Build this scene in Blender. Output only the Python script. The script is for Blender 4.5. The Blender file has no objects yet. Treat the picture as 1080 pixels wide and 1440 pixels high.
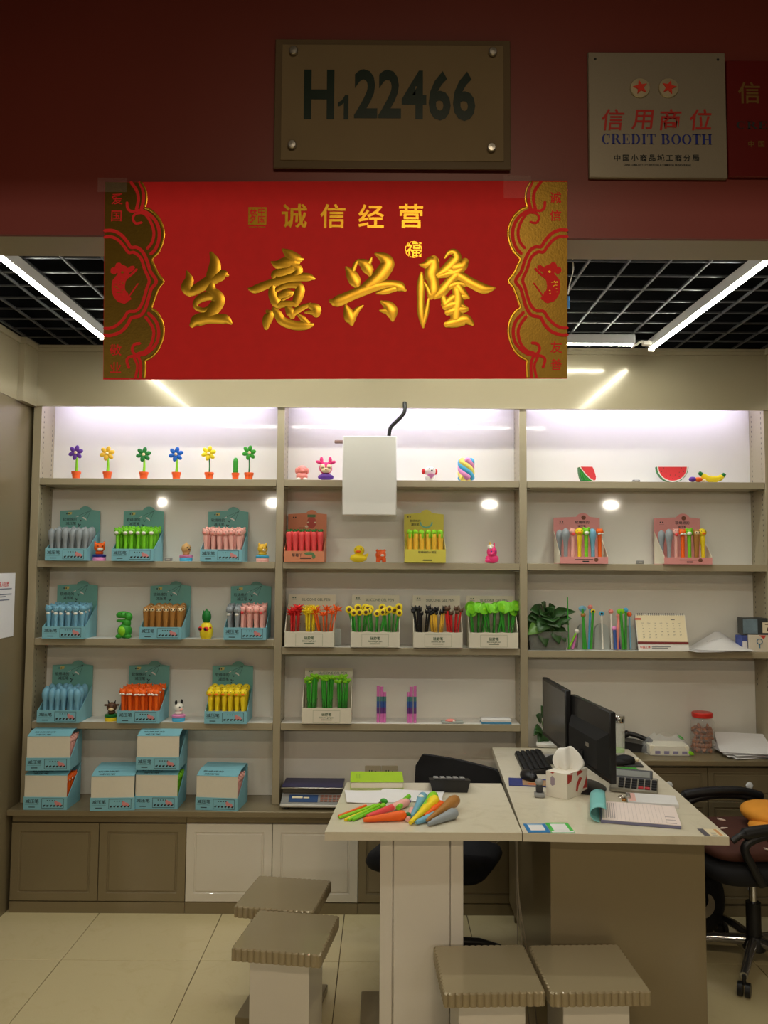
import bpy, math, random
from mathutils import Matrix, Vector
random.seed(7)
PI = math.pi
scene = bpy.context.scene
COL = scene.collection

# ------------------------------------------------------------------ camera
FPX, CAMH, PITCH, ROLL = 1130.0, 1.66, math.radians(3.8), math.radians(0.35)
CAMM = (Matrix.Rotation(PI/2+PITCH, 3, 'X') @ Matrix.Rotation(ROLL, 3, 'Z'))
cam_d = bpy.data.cameras.new('camera')
cam_d.sensor_fit = 'VERTICAL'; cam_d.sensor_height = 24.0; cam_d.lens = 24.0*FPX/1440.0
cam_d.clip_start = 0.05; cam_d.clip_end = 60
cam = bpy.data.objects.new('camera', cam_d); COL.objects.link(cam)
cam.matrix_world = Matrix.Translation((0, 0, CAMH)) @ CAMM.to_4x4()
scene.camera = cam

# ------------------------------------------------------------------ world, lights, exposure
world = bpy.data.worlds.new('hall_air'); scene.world = world
world.use_nodes = True
world.node_tree.nodes['Background'].inputs['Color'].default_value = (1.0, 0.86, 0.66, 1)
world.node_tree.nodes['Background'].inputs['Strength'].default_value = 0.035
vs = scene.view_settings
vs.view_transform = 'Standard'; vs.look = 'None'; vs.exposure = 0.12; vs.gamma = 1.0
try: vs.use_curve_mapping = False
except Exception: pass

TUBE_EMIT = 54.0
OPP_POWER = 11.0
STRIP_EMIT = 30.0
def area(name, loc, size, sizey, power, color, rot):
    d = bpy.data.lights.new(name, 'AREA'); d.shape = 'RECTANGLE'
    d.size = size; d.size_y = sizey; d.energy = power; d.color = color
    o = bpy.data.objects.new(name, d); COL.objects.link(o)
    o.location = loc; o.rotation_euler = rot
    return o
# tube lamps of the booth across the aisle (behind the photographer) and a dim aisle lamp
for ox in (-3.3, -1.62, 0.10, 1.55, 3.33):
    area('opposite_booth_tube', (ox, -3.4, 2.565), 0.15, 0.03, OPP_POWER, (1.0, 0.91, 0.76), (math.radians(75), 0, 0))
area('aisle_ceiling_lamp', (0.3, -0.7, 3.5), 0.9, 0.25, 42, (1.0, 0.80, 0.54), (0, 0, 0))

# ------------------------------------------------------------------ projecting helpers (world positions read off the photograph)
def ray(x, y): return CAMM @ Vector(((x-540)/FPX, -(y-720)/FPX, -1.0))
def at(x, y, Y):
    d = ray(x, y); return Vector((0, 0, CAMH)) + d*(Y/d.y)
def onz(x, y, z):
    d = ray(x, y); return Vector((0, 0, CAMH)) + d*((z-CAMH)/d.z)

# ------------------------------------------------------------------ materials
def srgb(c):
    if isinstance(c, str):
        c = tuple(int(c[i:i+2], 16) for i in (0, 2, 4))
    out = []
    for v in c[:3]:
        v = v/255.0
        out.append(v/12.92 if v <= 0.04045 else ((v+0.055)/1.055)**2.4)
    return tuple(out)+(1.0,)
MATS = {}
def M(name, col, rough=0.5, metal=0.0, vary=0.06, scale=20.0, bump=0.0, bscale=200.0, coat=0.0, trans=0.0, ior=1.45, emit=0.0, alpha=1.0, spec=0.5, sss=0.0, stretch=None):
    if name in MATS: return MATS[name]
    m = bpy.data.materials.new(name); m.use_nodes = True
    nt = m.node_tree; b = nt.nodes['Principled BSDF']
    c = srgb(col)
    b.inputs['Roughness'].default_value = rough; b.inputs['Metallic'].default_value = metal
    b.inputs['Coat Weight'].default_value = coat; b.inputs['Transmission Weight'].default_value = trans
    b.inputs['IOR'].default_value = ior; b.inputs['Alpha'].default_value = alpha
    b.inputs['Specular IOR Level'].default_value = spec
    b.inputs['Coat Roughness'].default_value = 0.06
    tc = nt.nodes.new('ShaderNodeTexCoord')
    mp = nt.nodes.new('ShaderNodeMapping')
    nt.links.new(tc.outputs['Object'], mp.inputs['Vector'])
    if stretch: mp.inputs['Scale'].default_value = stretch
    n = nt.nodes.new('ShaderNodeTexNoise'); n.inputs['Scale'].default_value = scale; n.inputs['Detail'].default_value = 4
    nt.links.new(mp.outputs['Vector'], n.inputs['Vector'])
    mx = nt.nodes.new('ShaderNodeMix'); mx.data_type = 'RGBA'
    mx.inputs[6].default_value = tuple(max(0, v*(1-vary)) for v in c[:3])+(1,)
    mx.inputs[7].default_value = tuple(min(1, v*(1+vary)) for v in c[:3])+(1,)
    nt.links.new(n.outputs['Fac'], mx.inputs[0])
    nt.links.new(mx.outputs[2], b.inputs['Base Color'])
    if emit > 0:
        b.inputs['Emission Color'].default_value = c; b.inputs['Emission Strength'].default_value = emit
    if bump > 0:
        n2 = nt.nodes.new('ShaderNodeTexNoise'); n2.inputs['Scale'].default_value = bscale
        nt.links.new(tc.outputs['Object'], n2.inputs['Vector'])
        bp = nt.nodes.new('ShaderNodeBump'); bp.inputs['Strength'].default_value = bump; bp.inputs['Distance'].default_value = 0.002
        nt.links.new(n2.outputs['Fac'], bp.inputs['Height']); nt.links.new(bp.outputs['Normal'], b.inputs['Normal'])
    MATS[name] = m
    return m
def marble(name, c1, c2, rough):
    m = M(name, c1, rough, vary=0.05, scale=260)
    nt = m.node_tree; b = nt.nodes['Principled BSDF']
    src = b.inputs['Base Color'].links[0].from_socket
    tc = [n for n in nt.nodes if n.type == 'TEX_COORD'][0]
    n = nt.nodes.new('ShaderNodeTexNoise'); n.inputs['Scale'].default_value = 7; n.inputs['Detail'].default_value = 9; n.inputs['Roughness'].default_value = 0.7
    n.inputs['Distortion'].default_value = 1.5
    nt.links.new(tc.outputs['Object'], n.inputs['Vector'])
    r = nt.nodes.new('ShaderNodeValToRGB'); r.color_ramp.elements[0].position = 0.52; r.color_ramp.elements[1].position = 0.72
    nt.links.new(n.outputs['Fac'], r.inputs['Fac'])
    mul = nt.nodes.new('ShaderNodeMath'); mul.operation = 'MULTIPLY'; mul.inputs[1].default_value = 0.35
    nt.links.new(r.outputs['Color'], mul.inputs[0])
    mx = nt.nodes.new('ShaderNodeMix'); mx.data_type = 'RGBA'; mx.inputs[7].default_value = srgb(c2)
    nt.links.new(mul.outputs[0], mx.inputs[0]); nt.links.new(src, mx.inputs[6]); nt.links.new(mx.outputs[2], b.inputs['Base Color'])
    return m

CHAMP = M('champagne_laminate', (168, 157, 131), 0.33, 0.08, 0.05, 900, coat=0.12)
VALM = M('champagne_valance', (164, 153, 126), 0.17, 0.1, 0.05, 900, coat=0.3)
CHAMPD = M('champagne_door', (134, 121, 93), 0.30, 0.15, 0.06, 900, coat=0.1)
BACKP = M('white_gloss_panel', (226, 223, 214), 0.05, 0, 0.02, 8)
WDOOR = M('white_gloss_door', (222, 216, 204), 0.06, 0, 0.02, 6)
WHITE = M('white_paint', (226, 224, 218), 0.35, 0, 0.02, 10)
OFFW = M('off_white_card', (226, 219, 200), 0.6, 0, 0.03, 60)
STONE = marble('beige_quartz', (216, 208, 186), (178, 166, 140), 0.16)
TILE = marble('beige_tile', (206, 192, 150), (186, 168, 122), 0.16)
GROUT = M('tile_grout', (90, 78, 55), 0.8)
REDW = M('dark_red_panel', (122, 52, 44), 0.42, 0, 0.10, 3, bump=0.05)
SOFF = M('soffit_grey', (158, 150, 132), 0.45, 0, 0.03, 5)
GRIDM = M('ceiling_grid_black', (52, 53, 56), 0.4, 0.0, 0.1, 50)
VOID = M('plenum_black', (8, 9, 13), 0.95)
BLACK = M('black_plastic', (24, 24, 26), 0.38, 0, 0.1, 80)
BLACKM = M('black_matte', (18, 18, 20), 0.7, 0, 0.15, 300, bump=0.1)
FABRIC = M('black_mesh_fabric', (20, 20, 23), 0.85, 0, 0.25, 500, bump=0.3, bscale=700)
DGREY = M('dark_grey_plastic', (52, 52, 55), 0.45)
GREY = M('mid_grey_plastic', (140, 140, 138), 0.45)
CHROME = M('chrome', (215, 215, 218), 0.1, 1.0, 0.02)
ALU = M('satin_aluminium', (190, 188, 182), 0.3, 0.9)
INK = M('dark_ink', (40, 46, 48), 0.7)
RED = M('banner_red', (218, 27, 26), 0.75, 0, 0.10, 30, bump=0.12, bscale=900)
REDF = M('red_flock', (224, 34, 34), 0.8, 0, 0.10, 120)
GOLD = M('gold_foil', (190, 144, 34), 0.30, 0.78, 0.12, 40, bump=0.05, bscale=80)
GOLDD = M('gold_foil_brushed', (118, 90, 26), 0.34, 0.80, 0.16, 60, bump=0.1, bscale=200)
TEAL = M('teal_card', (130, 190, 206), 0.5, 0, 0.03, 60)
TEALH = M('teal_header_card', (112, 172, 164), 0.55, 0, 0.03, 60)
SALMON = M('salmon_card', (216, 136, 98), 0.55, 0, 0.03, 60)
YCARD = M('yellow_card', (218, 206, 82), 0.55, 0, 0.03, 60)
PINKC = M('pink_card', (222, 150, 148), 0.55, 0, 0.03, 60)
PAPER = M('white_paper', (228, 226, 226), 0.7, 0, 0.02, 60)
CREAM = M('cream_paper', (240, 226, 190), 0.6, 0, 0.02, 60)
GLASS = M('clear_plastic', (255, 255, 255), 0.03, 0, 0.0, trans=1.0, ior=1.3)
FROST = M('frosted_plastic', (196, 202, 196), 0.35, 0, 0.02, trans=0.3, ior=1.2)
def sil(name, c, rough=0.42): return M('silicone_'+name, c, rough, 0, 0.04, 70, spec=0.4)
S = dict(
 grey=sil('grey', (150, 158, 164)), green=sil('green', (122, 205, 40)), pink=sil('pink', (240, 178, 168)), blue=sil('blue', (120, 176, 204)),
 brown=sil('brown', (172, 120, 58)), orange=sil('orange', (246, 104, 26)), yellow=sil('yellow', (248, 220, 40)), rose=sil('rose', (236, 82, 84)),
 white=sil('white', (240, 236, 226)), dgreen=sil('dark_green', (30, 120, 50)), lime=sil('lime', (142, 214, 40)), red=sil('red', (222, 40, 40)),
 purple=sil('purple', (104, 60, 160)), deepblue=sil('deep_blue', (22, 98, 196)), potor=sil('pot_orange', (238, 98, 40)), black=sil('black', (26, 26, 28)),
 magenta=sil('magenta', (240, 60, 130)), sky=sil('sky', (80, 180, 226)), lilac=sil('lilac', (238, 150, 206)), dbrown=sil('dark_brown', (96, 66, 46)),
 tan=sil('tan', (214, 170, 110)), cream=sil('cream', (250, 226, 180)), gold=sil('gold_yellow', (240, 190, 60)), cherry=sil('cherry', (236, 66, 72)),
 leaf=sil('leaf', (60, 160, 50)), coral=sil('coral', (246, 150, 140)), navy=sil('navy', (44, 52, 150)), pale=sil('pale_yellow', (252, 236, 120)))

# ------------------------------------------------------------------ mesh builder
class MB:
    def __init__(s): s.v = []; s.f = []; s.mi = []; s.cur = 0; s.T = None
    def add(s, vs, fs):
        o = len(s.v)
        for p in vs:
            p = Vector(p)
            if s.T is not None: p = s.T @ p
            s.v.append(tuple(p))
        for f in fs:
            s.f.append(tuple(i+o for i in f)); s.mi.append(s.cur)
        return s
    def box(s, x0, y0, z0, x1, y1, z1):
        vs = [(x, y, z) for z in (z0, z1) for y in (y0, y1) for x in (x0, x1)]
        return s.add(vs, [(0,2,3,1),(4,5,7,6),(0,1,5,4),(1,3,7,5),(3,2,6,7),(2,0,4,6)])
    def rbox(s, x0, y0, z0, x1, y1, z1, r):
        r = min(r, (x1-x0)/2.01, (y1-y0)/2.01, (z1-z0)/2.01)
        X = (x0, x1); Y = (y0, y1); Z = (z0, z1); vs = []; idx = {}
        for i in (0, 1):
            for j in (0, 1):
                for k in (0, 1):
                    x, y, z = X[i], Y[j], Z[k]; dx = r if i == 0 else -r; dy = r if j == 0 else -r; dz = r if k == 0 else -r
                    idx[i,j,k,0] = len(vs); vs.append((x, y+dy, z+dz))
                    idx[i,j,k,1] = len(vs); vs.append((x+dx, y, z+dz))
                    idx[i,j,k,2] = len(vs); vs.append((x+dx, y+dy, z))
        fs = []
        for a in (0, 1):
            fs.append([idx[a,j,k,0] for j, k in ((0,0),(1,0),(1,1),(0,1))]); fs.append([idx[i,a,k,1] for i, k in ((0,0),(1,0),(1,1),(0,1))]); fs.append([idx[i,j,a,2] for i, j in ((0,0),(1,0),(1,1),(0,1))])
        for a in (0, 1):
            for b in (0, 1):
                fs.append([idx[a,b,0,0], idx[a,b,1,0], idx[a,b,1,1], idx[a,b,0,1]])
                fs.append([idx[a,0,b,0], idx[a,1,b,0], idx[a,1,b,2], idx[a,0,b,2]])
                fs.append([idx[0,a,b,1], idx[1,a,b,1], idx[1,a,b,2], idx[0,a,b,2]])
                for c in (0, 1): fs.append([idx[a,b,c,0], idx[a,b,c,1], idx[a,b,c,2]])
        c = Vector(((x0+x1)/2, (y0+y1)/2, (z0+z1)/2)); out = []
        for f in fs:
            p = [Vector(vs[i]) for i in f]; n = (p[1]-p[0]).cross(p[2]-p[0]); m = sum(p, Vector())/len(p)
            out.append(tuple(f) if n.dot(m-c) > 0 else tuple(reversed(f)))
        return s.add(vs, out)
    def lathe(s, prof, n=16, c=(0, 0, 0), sx=1, sy=1):
        vs = []; fs = []
        for r, z in prof:
            for i in range(n):
                a = 2*PI*i/n; vs.append((c[0]+r*sx*math.cos(a), c[1]+r*sy*math.sin(a), c[2]+z))
        for k in range(len(prof)-1):
            for i in range(n):
                j = (i+1) % n; fs.append((k*n+i, k*n+j, (k+1)*n+j, (k+1)*n+i))
        if prof[0][0] > 1e-5: fs.append(tuple(reversed(range(n))))
        if prof[-1][0] > 1e-5: fs.append(tuple(range((len(prof)-1)*n, len(prof)*n)))
        return s.add(vs, fs)
    def ell(s, c, r, nu=12, nv=8, rot=None):
        if isinstance(r, (int, float)): r = (r, r, r)
        vs = []; fs = []
        for k in range(1, nv):
            t = PI*k/nv
            for i in range(nu):
                a = 2*PI*i/nu; vs.append(Vector((r[0]*math.sin(t)*math.cos(a), r[1]*math.sin(t)*math.sin(a), -r[2]*math.cos(t))))
        b = len(vs); vs.append(Vector((0, 0, -r[2]))); vs.append(Vector((0, 0, r[2])))
        for k in range(nv-2):
            for i in range(nu):
                j = (i+1) % nu; fs.append((k*nu+i, k*nu+j, (k+1)*nu+j, (k+1)*nu+i))
        for i in range(nu):
            j = (i+1) % nu; fs.append((b, j, i)); fs.append((b+1, (nv-2)*nu+i, (nv-2)*nu+j))
        if rot is not None: vs = [rot @ v for v in vs]
        return s.add([v+Vector(c) for v in vs], fs)
    def tube(s, pts, rad, n=8, caps=True):
        pts = [Vector(p) for p in pts]
        if isinstance(rad, (int, float)): rad = [rad]*len(pts)
        t = (pts[1]-pts[0]).normalized()
        up = Vector((0, 0, 1)) if abs(t.z) < 0.9 else Vector((1, 0, 0))
        u = t.cross(up).normalized(); vs = []; fs = []
        for i, p in enumerate(pts):
            a = pts[max(0, i-1)]; b = pts[min(len(pts)-1, i+1)]
            t = (b-a)
            t = t.normalized() if t.length > 1e-9 else Vector((0, 0, 1))
            u = (u - t*u.dot(t)); u = u.normalized() if u.length > 1e-9 else t.orthogonal().normalized()
            w = t.cross(u)
            for k in range(n):
                an = 2*PI*k/n; vs.append(p + (u*math.cos(an)+w*math.sin(an))*rad[i])
        for i in range(len(pts)-1):
            for k in range(n):
                j = (k+1) % n; fs.append((i*n+k, i*n+j, (i+1)*n+j, (i+1)*n+k))
        if caps: fs.append(tuple(reversed(range(n)))); fs.append(tuple(range((len(pts)-1)*n, len(pts)*n)))
        return s.add(vs, fs)
    def cyl(s, p0, p1, r0, r1=None, n=16): return s.tube([p0, p1], [r0, r0 if r1 is None else r1], n)
    def prism(s, poly, y0, y1):            # poly in (x,z), counter-clockwise seen from -Y, extruded along Y
        n = len(poly)
        vs = [(x, y0, z) for x, z in poly]+[(x, y1, z) for x, z in poly]
        fs = [tuple(range(n)), tuple(reversed(range(n, 2*n)))]
        for i in range(n):
            j = (i+1) % n; fs.append((i, i+n, j+n, j))
        return s.add(vs, fs)
    def slab(s, poly, z0, z1):             # poly in (x,y), extruded along Z
        n = len(poly)
        ar = sum(poly[i][0]*poly[(i+1) % n][1]-poly[(i+1) % n][0]*poly[i][1] for i in range(n))
        if ar < 0: poly = poly[::-1]
        vs = [(p[0], p[1], z0) for p in poly]+[(p[0], p[1], z1) for p in poly]
        fs = [tuple(reversed(range(n))), tuple(range(n, 2*n))]
        for i in range(n):
            j = (i+1) % n; fs.append((i, j, j+n, i+n))
        return s.add(vs, fs)
    def sheet(s, fn, nu, nv, th=0.0):      # fn(u,v) surface, optional thickness along z
        vs = []; fs = []
        for j in range(nv+1):
            for i in range(nu+1): vs.append(Vector(fn(i/nu, j/nv)))
        w = nu+1
        for j in range(nv):
            for i in range(nu): fs.append((j*w+i, j*w+i+1, (j+1)*w+i+1, (j+1)*w+i))
        if th:
            o = len(vs); vs += [v-Vector((0, 0, th)) for v in vs]
            fs += [tuple(q+o for q in reversed(f)) for f in fs]
            rim = list(range(nu+1))+[j*w+nu for j in range(1, nv+1)]+[nv*w+i for i in range(nu-1, -1, -1)]+[j*w for j in range(nv-1, 0, -1)]
            for a, b in zip(rim, rim[1:]+rim[:1]): fs.append((a, a+o, b+o, b))
        return s.add(vs, fs)
    def ribbon(s, pts, y, bulge=0.0, sub=6, cross=2):   # pts (x,z,width) in the XZ plane at y facing -Y, smoothed, raised in the middle
        P = smooth(pts, sub); L = []
        m = 2*cross+1
        for i, p in enumerate(P):
            a = P[max(0, i-1)]; b = P[min(len(P)-1, i+1)]
            dx, dz = b[0]-a[0], b[1]-a[1]; l = math.hypot(dx, dz) or 1; nx, nz = -dz/l, dx/l
            for k in range(m):
                t = -1+2*k/(m-1); w = p[2]/2*t
                L.append((p[0]+nx*w, y-bulge*p[2]*(1-t*t), p[1]+nz*w))
        fs = []
        for i in range(len(P)-1):
            for k in range(m-1): fs.append((i*m+k, (i+1)*m+k, (i+1)*m+k+1, i*m+k+1))
        # rounded ends
        for e, sgn in ((0, -1), (len(P)-1, 1)):
            q = P[e]; a = P[max(0, e-1)]; b = P[min(len(P)-1, e+1)]
            dx, dz = b[0]-a[0], b[1]-a[1]; l = math.hypot(dx, dz) or 1; dx /= l; dz /= l
            base = len(L); r = q[2]/2; row = [e*m+k for k in range(m)]
            tip = []
            for k in range(m):
                t = -1+2*k/(m-1); h = math.sqrt(max(0, 1-t*t))*r*sgn
                tip.append(len(L)); L.append((q[0]-dz*r*t+dx*h, y, q[1]+dx*r*t+dz*h))
            for k in range(m-1):
                fs.append((row[k], row[k+1], tip[k+1], tip[k]) if sgn < 0 else (row[k+1], row[k], tip[k], tip[k+1]))
        return s.add(L, fs)
    def text(s, body, size, x, y, z, bold=0.0, sx=1.0, plane='XZ', shear=0.0, align='CENTER', spacing=1.0):
        vs, fs = text_data(body, bold, shear, spacing)
        if not vs: return s
        xs = [v[0] for v in vs]; ys = [v[1] for v in vs]
        cx = {'CENTER': (min(xs)+max(xs))/2, 'LEFT': min(xs), 'RIGHT': max(xs)}[align]; cy = (min(ys)+max(ys))/2
        if plane == 'XZ': return s.add([(x+(a-cx)*size*sx, y, z+(b-cy)*size) for a, b in vs], fs)
        return s.add([(x+(a-cx)*size*sx, y+(b-cy)*size, z) for a, b in vs], fs)
    def build(s, name, mats, parent=None, loc=None, rz=None, smooth=38):
        me = bpy.data.meshes.new(name); me.from_pydata(s.v, [], s.f)
        if not isinstance(mats, (list, tuple)): mats = [mats]
        for m in mats: me.materials.append(m)
        if len(mats) > 1: me.polygons.foreach_set('material_index', s.mi)
        if smooth:
            me.polygons.foreach_set('use_smooth', [True]*len(me.polygons))
            me.set_sharp_from_angle(angle=math.radians(smooth))
        me.update()
        o = bpy.data.objects.new(name, me); COL.objects.link(o)
        if parent is not None: o.parent = parent
        if loc is not None: o.location = loc
        if rz is not None: o.rotation_euler = (0, 0, rz)
        return o
def smooth(pts, sub):
    out = []; n = len(pts)
    for i in range(n-1):
        p0 = pts[max(0, i-1)]; p1 = pts[i]; p2 = pts[i+1]; p3 = pts[min(n-1, i+2)]
        for k in range(sub):
            t = k/sub
            out.append(tuple(0.5*((2*b)+(-a+c)*t+(2*a-5*b+4*c-d)*t*t+(-a+3*b-3*c+d)*t**3) for a, b, c, d in zip(p0, p1, p2, p3)))
    out.append(tuple(pts[-1]))
    return out
_TX = {}
def text_data(body, bold, shear, spacing):
    key = (body, bold, shear, spacing)
    if key in _TX: return _TX[key]
    c = bpy.data.curves.new('lettering', 'FONT'); c.body = body; c.size = 1; c.offset = bold; c.shear = shear; c.space_character = spacing; c.resolution_u = 3
    o = bpy.data.objects.new('lettering', c); COL.objects.link(o)
    dg = bpy.context.evaluated_depsgraph_get()
    me = bpy.data.meshes.new_from_object(o.evaluated_get(dg))
    r = ([(v.co.x, v.co.y) for v in me.vertices], [tuple(p.vertices) for p in me.polygons])
    bpy.data.objects.remove(o); bpy.data.curves.remove(c); bpy.data.meshes.remove(me)
    _TX[key] = r
    return r

# ------------------------------------------------------------------ things
def tag(o, label, cat, group=None):
    o['label'] = label; o['category'] = cat
    if group: o['group'] = group
    return o
def thing(name, label, cat, loc=(0, 0, 0), rz=0.0, group=None):
    o = bpy.data.objects.new(name, None); COL.objects.link(o); o.empty_display_size = 0.02
    o.location = loc; o.rotation_euler = (0, 0, rz)
    return tag(o, label, cat, group)
def struct(o): o['kind'] = 'structure'; return o
def dup(o, loc=None, rz=None, label=None, group=None, parent=None):
    c = o.copy(); COL.objects.link(c); c.parent = parent
    if loc is not None: c.location = loc
    if rz is not None: c.rotation_euler = (c.rotation_euler[0], c.rotation_euler[1], rz)
    if label: c['label'] = label
    if group: c['group'] = group
    for ch in list(o.children): dup(ch, parent=c)
    return c
def drop(o):
    for ch in list(o.children): drop(ch)
    bpy.data.objects.remove(o)

# ------------------------------------------------------------------ key dimensions
XL, XR = -1.79, 1.95
YB, YS, YC = 4.185, 4.02, 3.942       # back panel, shelf front, base-cabinet front
ZCEIL, ZVAL = 2.76, 2.452
ZLOW, ZHIGH = 0.486, 0.737
ZDESK = 0.78
ROW1, ROW2, ROW3L, ROW3M, ROW3R, ROW4 = 2.088, 1.674, 1.289, 1.253, 1.243, 0.881
BAYS = [(-1.732, -0.541), (-0.504, 0.680), (0.717, 1.915)]
# ================================================================== THE SETTING
# floor slab with single tiles on it
mb = MB(); mb.box(-4.5, -4.2, -0.10, 4.5, 4.4, -0.006)
floor = struct(mb.build('floor', GROUT, smooth=0))
TS = 0.583
tile_mesh = MB().rbox(-TS/2+0.0015, -TS/2+0.0015, -0.012, TS/2-0.0015, TS/2-0.0015, 0.0, 0.0012).build('tile', TILE, floor)
first = True
for i in range(-5, 5):
    for j in range(-7, 2):
        cx, cy = -0.177+TS*(i+0.5), 3.490+TS*(j+0.5)
        t = tile_mesh if first else dup(tile_mesh, parent=floor)
        first = False
        t.location = (cx, cy, 0); t.rotation_euler = (0, 0, random.choice((0, PI/2, PI, 1.5*PI)))
# walls behind and beside the shelving
struct(MB().box(-4.5, 4.26, 0, 4.5, 4.36, 2.74).build('wall_back', CHAMP, smooth=0))
struct(MB().box(-4.5, 4.06, 2.775, 4.5, 4.36, 3.7).build('wall_plenum_back', VOID, smooth=0))
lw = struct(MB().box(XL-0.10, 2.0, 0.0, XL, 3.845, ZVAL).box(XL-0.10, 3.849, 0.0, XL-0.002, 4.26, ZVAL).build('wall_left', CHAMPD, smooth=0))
rw = struct(MB().box(XR+0.0, 2.0, 0.0, XR+0.10, 4.26, ZVAL).build('wall_right', CHAMP, smooth=0))
# valance above the shelving (with a small cornice) and its returns on the side walls
mb = MB(); mb.box(XL-0.1, YS-0.012, ZVAL, XR+0.1, YS+0.006, ZCEIL-0.006)
mb.box(XL-0.1, YS-0.022, ZCEIL-0.030, XR+0.1, YS-0.012, ZCEIL-0.012).box(XL-0.1, YS-0.030, ZCEIL-0.012, XR+0.1, YS-0.012, ZCEIL)
struct(mb.build('trim_1', VALM, smooth=0))
mb = MB(); mb.box(XL-0.1, 2.14, ZVAL, XL+0.004, YS-0.012, ZCEIL-0.006).box(XL-0.1, 2.14, ZCEIL-0.030, XL+0.016, YS-0.03, ZCEIL)
mb.box(XL+0.004, 3.86, ZVAL-0.004, XL+0.034, YS-0.012, ZCEIL-0.030).box(XL+0.004, 3.85, ZCEIL-0.030, XL+0.044, YS-0.03, ZCEIL)
struct(mb.build('trim_2', VALM, smooth=0))
mb = MB(); mb.box(XR-0.020, 2.14, ZVAL, XR+0.1, YS-0.012, ZCEIL-0.006).box(XR-0.034, 2.14, ZCEIL-0.030, XR-0.018, YS-0.03, ZCEIL)
struct(mb.build('trim_3', VALM, smooth=0))
# open-cell ceiling: black void, grid bars
ceil = struct(MB().box(-4.5, 2.14, 3.30, 4.5, 4.4, 3.40).build('ceiling', VOID, smooth=0))
bl = MB().rbox(-0.005, 2.14, ZCEIL, 0.005, YS-0.01, ZCEIL+0.010, 0.0015).build('grid_bar', GRIDM, ceil)
xs = [0.735+0.1465*k for k in range(-17, 9)]
bl.location.x = xs[0]
for x in xs[1:]:
    c = dup(bl, parent=ceil); c.location.x = x
bc = MB().rbox(XL, -0.0045, ZCEIL+0.002, XR, 0.0045, ZCEIL+0.009, 0.0012).build('cross_bar', GRIDM, ceil)
ys = [2.26+0.1465*k for k in range(12)]
bc.location.y = ys[0]
for y in ys[1:]:
    c = dup(bc, parent=ceil); c.location.y = y
# side boards that close the void above the walls
struct(MB().box(XL-0.14, 2.14, ZCEIL+0.06, XL-0.10, 4.3, 3.3).build('wall_plenum_left', VOID, smooth=0))
struct(MB().box(XR+0.10, 2.14, ZCEIL+0.06, XR+0.14, 4.3, 3.3).build('wall_plenum_right', VOID, smooth=0))
# shop-front fascia beam: dark red face, grey soffit
ZF = 2.497
struct(MB().box(-4.5, 2.0, ZF, 4.5, 2.012, 3.7).build('wall_front_fascia', REDW, smooth=0))
struct(MB().box(-4.5, 2.012, ZF-0.001, 4.5, 2.14, 3.5).build('trim_4', SOFF, smooth=0))
# the aisle behind the photographer: ceiling and the fascia of the booth across
struct(MB().box(-4.5, -4.2, 3.7, 4.5, 2.0, 3.8).build('ceiling_aisle', M('aisle_ceiling', (96, 88, 78), 0.8), smooth=0))
struct(MB().box(-4.5, -2.05, 2.575, 4.5, -2.0, 3.7).build('wall_opposite_fascia', REDW, smooth=0))
struct(MB().box(-4.5, -4.25, 0.0, 4.5, -4.2, 3.7).build('wall_opposite', M('opposite_wall', (150, 140, 120), 0.6), smooth=0))

# ================================================================== SHELVING
sh = thing('display_shelving', 'tall beige wall shelving in three bays with glossy white back panels', 'shelving', (0, YS, ZLOW))
def L(o): return o
def W(x, y, z): return (x, y-YS, z-ZLOW)     # world -> shelving local
def wbox(mb, x0, y0, z0, x1, y1, z1, r=0.0015):
    a = W(x0, y0, z0); b = W(x1, y1, z1); mb.rbox(a[0], a[1], a[2], b[0], b[1], b[2], r); return mb
ups = [(-1.773, -1.732), (-0.541, -0.504), (0.680, 0.717), (1.915, 1.949)]
for i, (a, b) in enumerate(ups):
    z0 = ZLOW+0.001 if i < 2 else (ZHIGH+0.001 if i == 3 else ZLOW+0.001)
    wbox(MB(), a, YS, z0, b, YB-0.001, ZVAL+0.24).build('upright', CHAMP, sh)
for k, (a, b) in enumerate(BAYS):
    z0 = ZLOW+0.001 if k < 2 else ZHIGH+0.001
    wbox(MB(), a-0.001, YB, z0, b+0.001, YB+0.02, ZVAL+0.26, 0.0005).build('back_panel', BACKP, sh)
    rows = {0: (ROW1, ROW2, ROW3L, ROW4), 1: (ROW1, ROW2, ROW3M, ROW4), 2: (ROW1, ROW2, ROW3R)}[k]
    for z in rows:
        o = wbox(MB(), a+0.001, YS+0.001, z-0.034, b-0.001, YB-0.0005, z).build('shelf', [CHAMP, WHITE], sh)
        for p in o.data.polygons:
            if p.normal.z > 0.9: p.material_index = 1
        for x, s in ((a, 1), (b, -1)):   # little metal shelf pegs
            for yy in (YS+0.03, YB-0.03):
                q = W(x, yy, z-0.038); MB().tube([(q[0], q[1], q[2]), (q[0]+0.02*s, q[1], q[2])], 0.004, 8).build('shelf_peg', ALU, o)
# rows of peg holes inside the end uprights and the dividers
hm = MB()
for x, s in ((-1.732, 1), (-0.504, 1), (0.680, -1), (0.717, 1), (1.915, -1), (-0.541, -1)):
    for y in (YS+0.03, YB-0.03):
        z = ZLOW+0.33 if x < 0.7 else ZHIGH+0.33
        while z < ZVAL:
            q = W(x+0.0006*s, y, z); hm.box(min(q[0], q[0]+0.0003*s), q[1]-0.0025, q[2]-0.005, max(q[0], q[0]+0.0003*s), q[1]+0.0025, q[2]+0.005)
            z += 0.026
hm.build('peg_holes', DGREY, sh, smooth=0)['kind'] = 'stuff'
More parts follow.
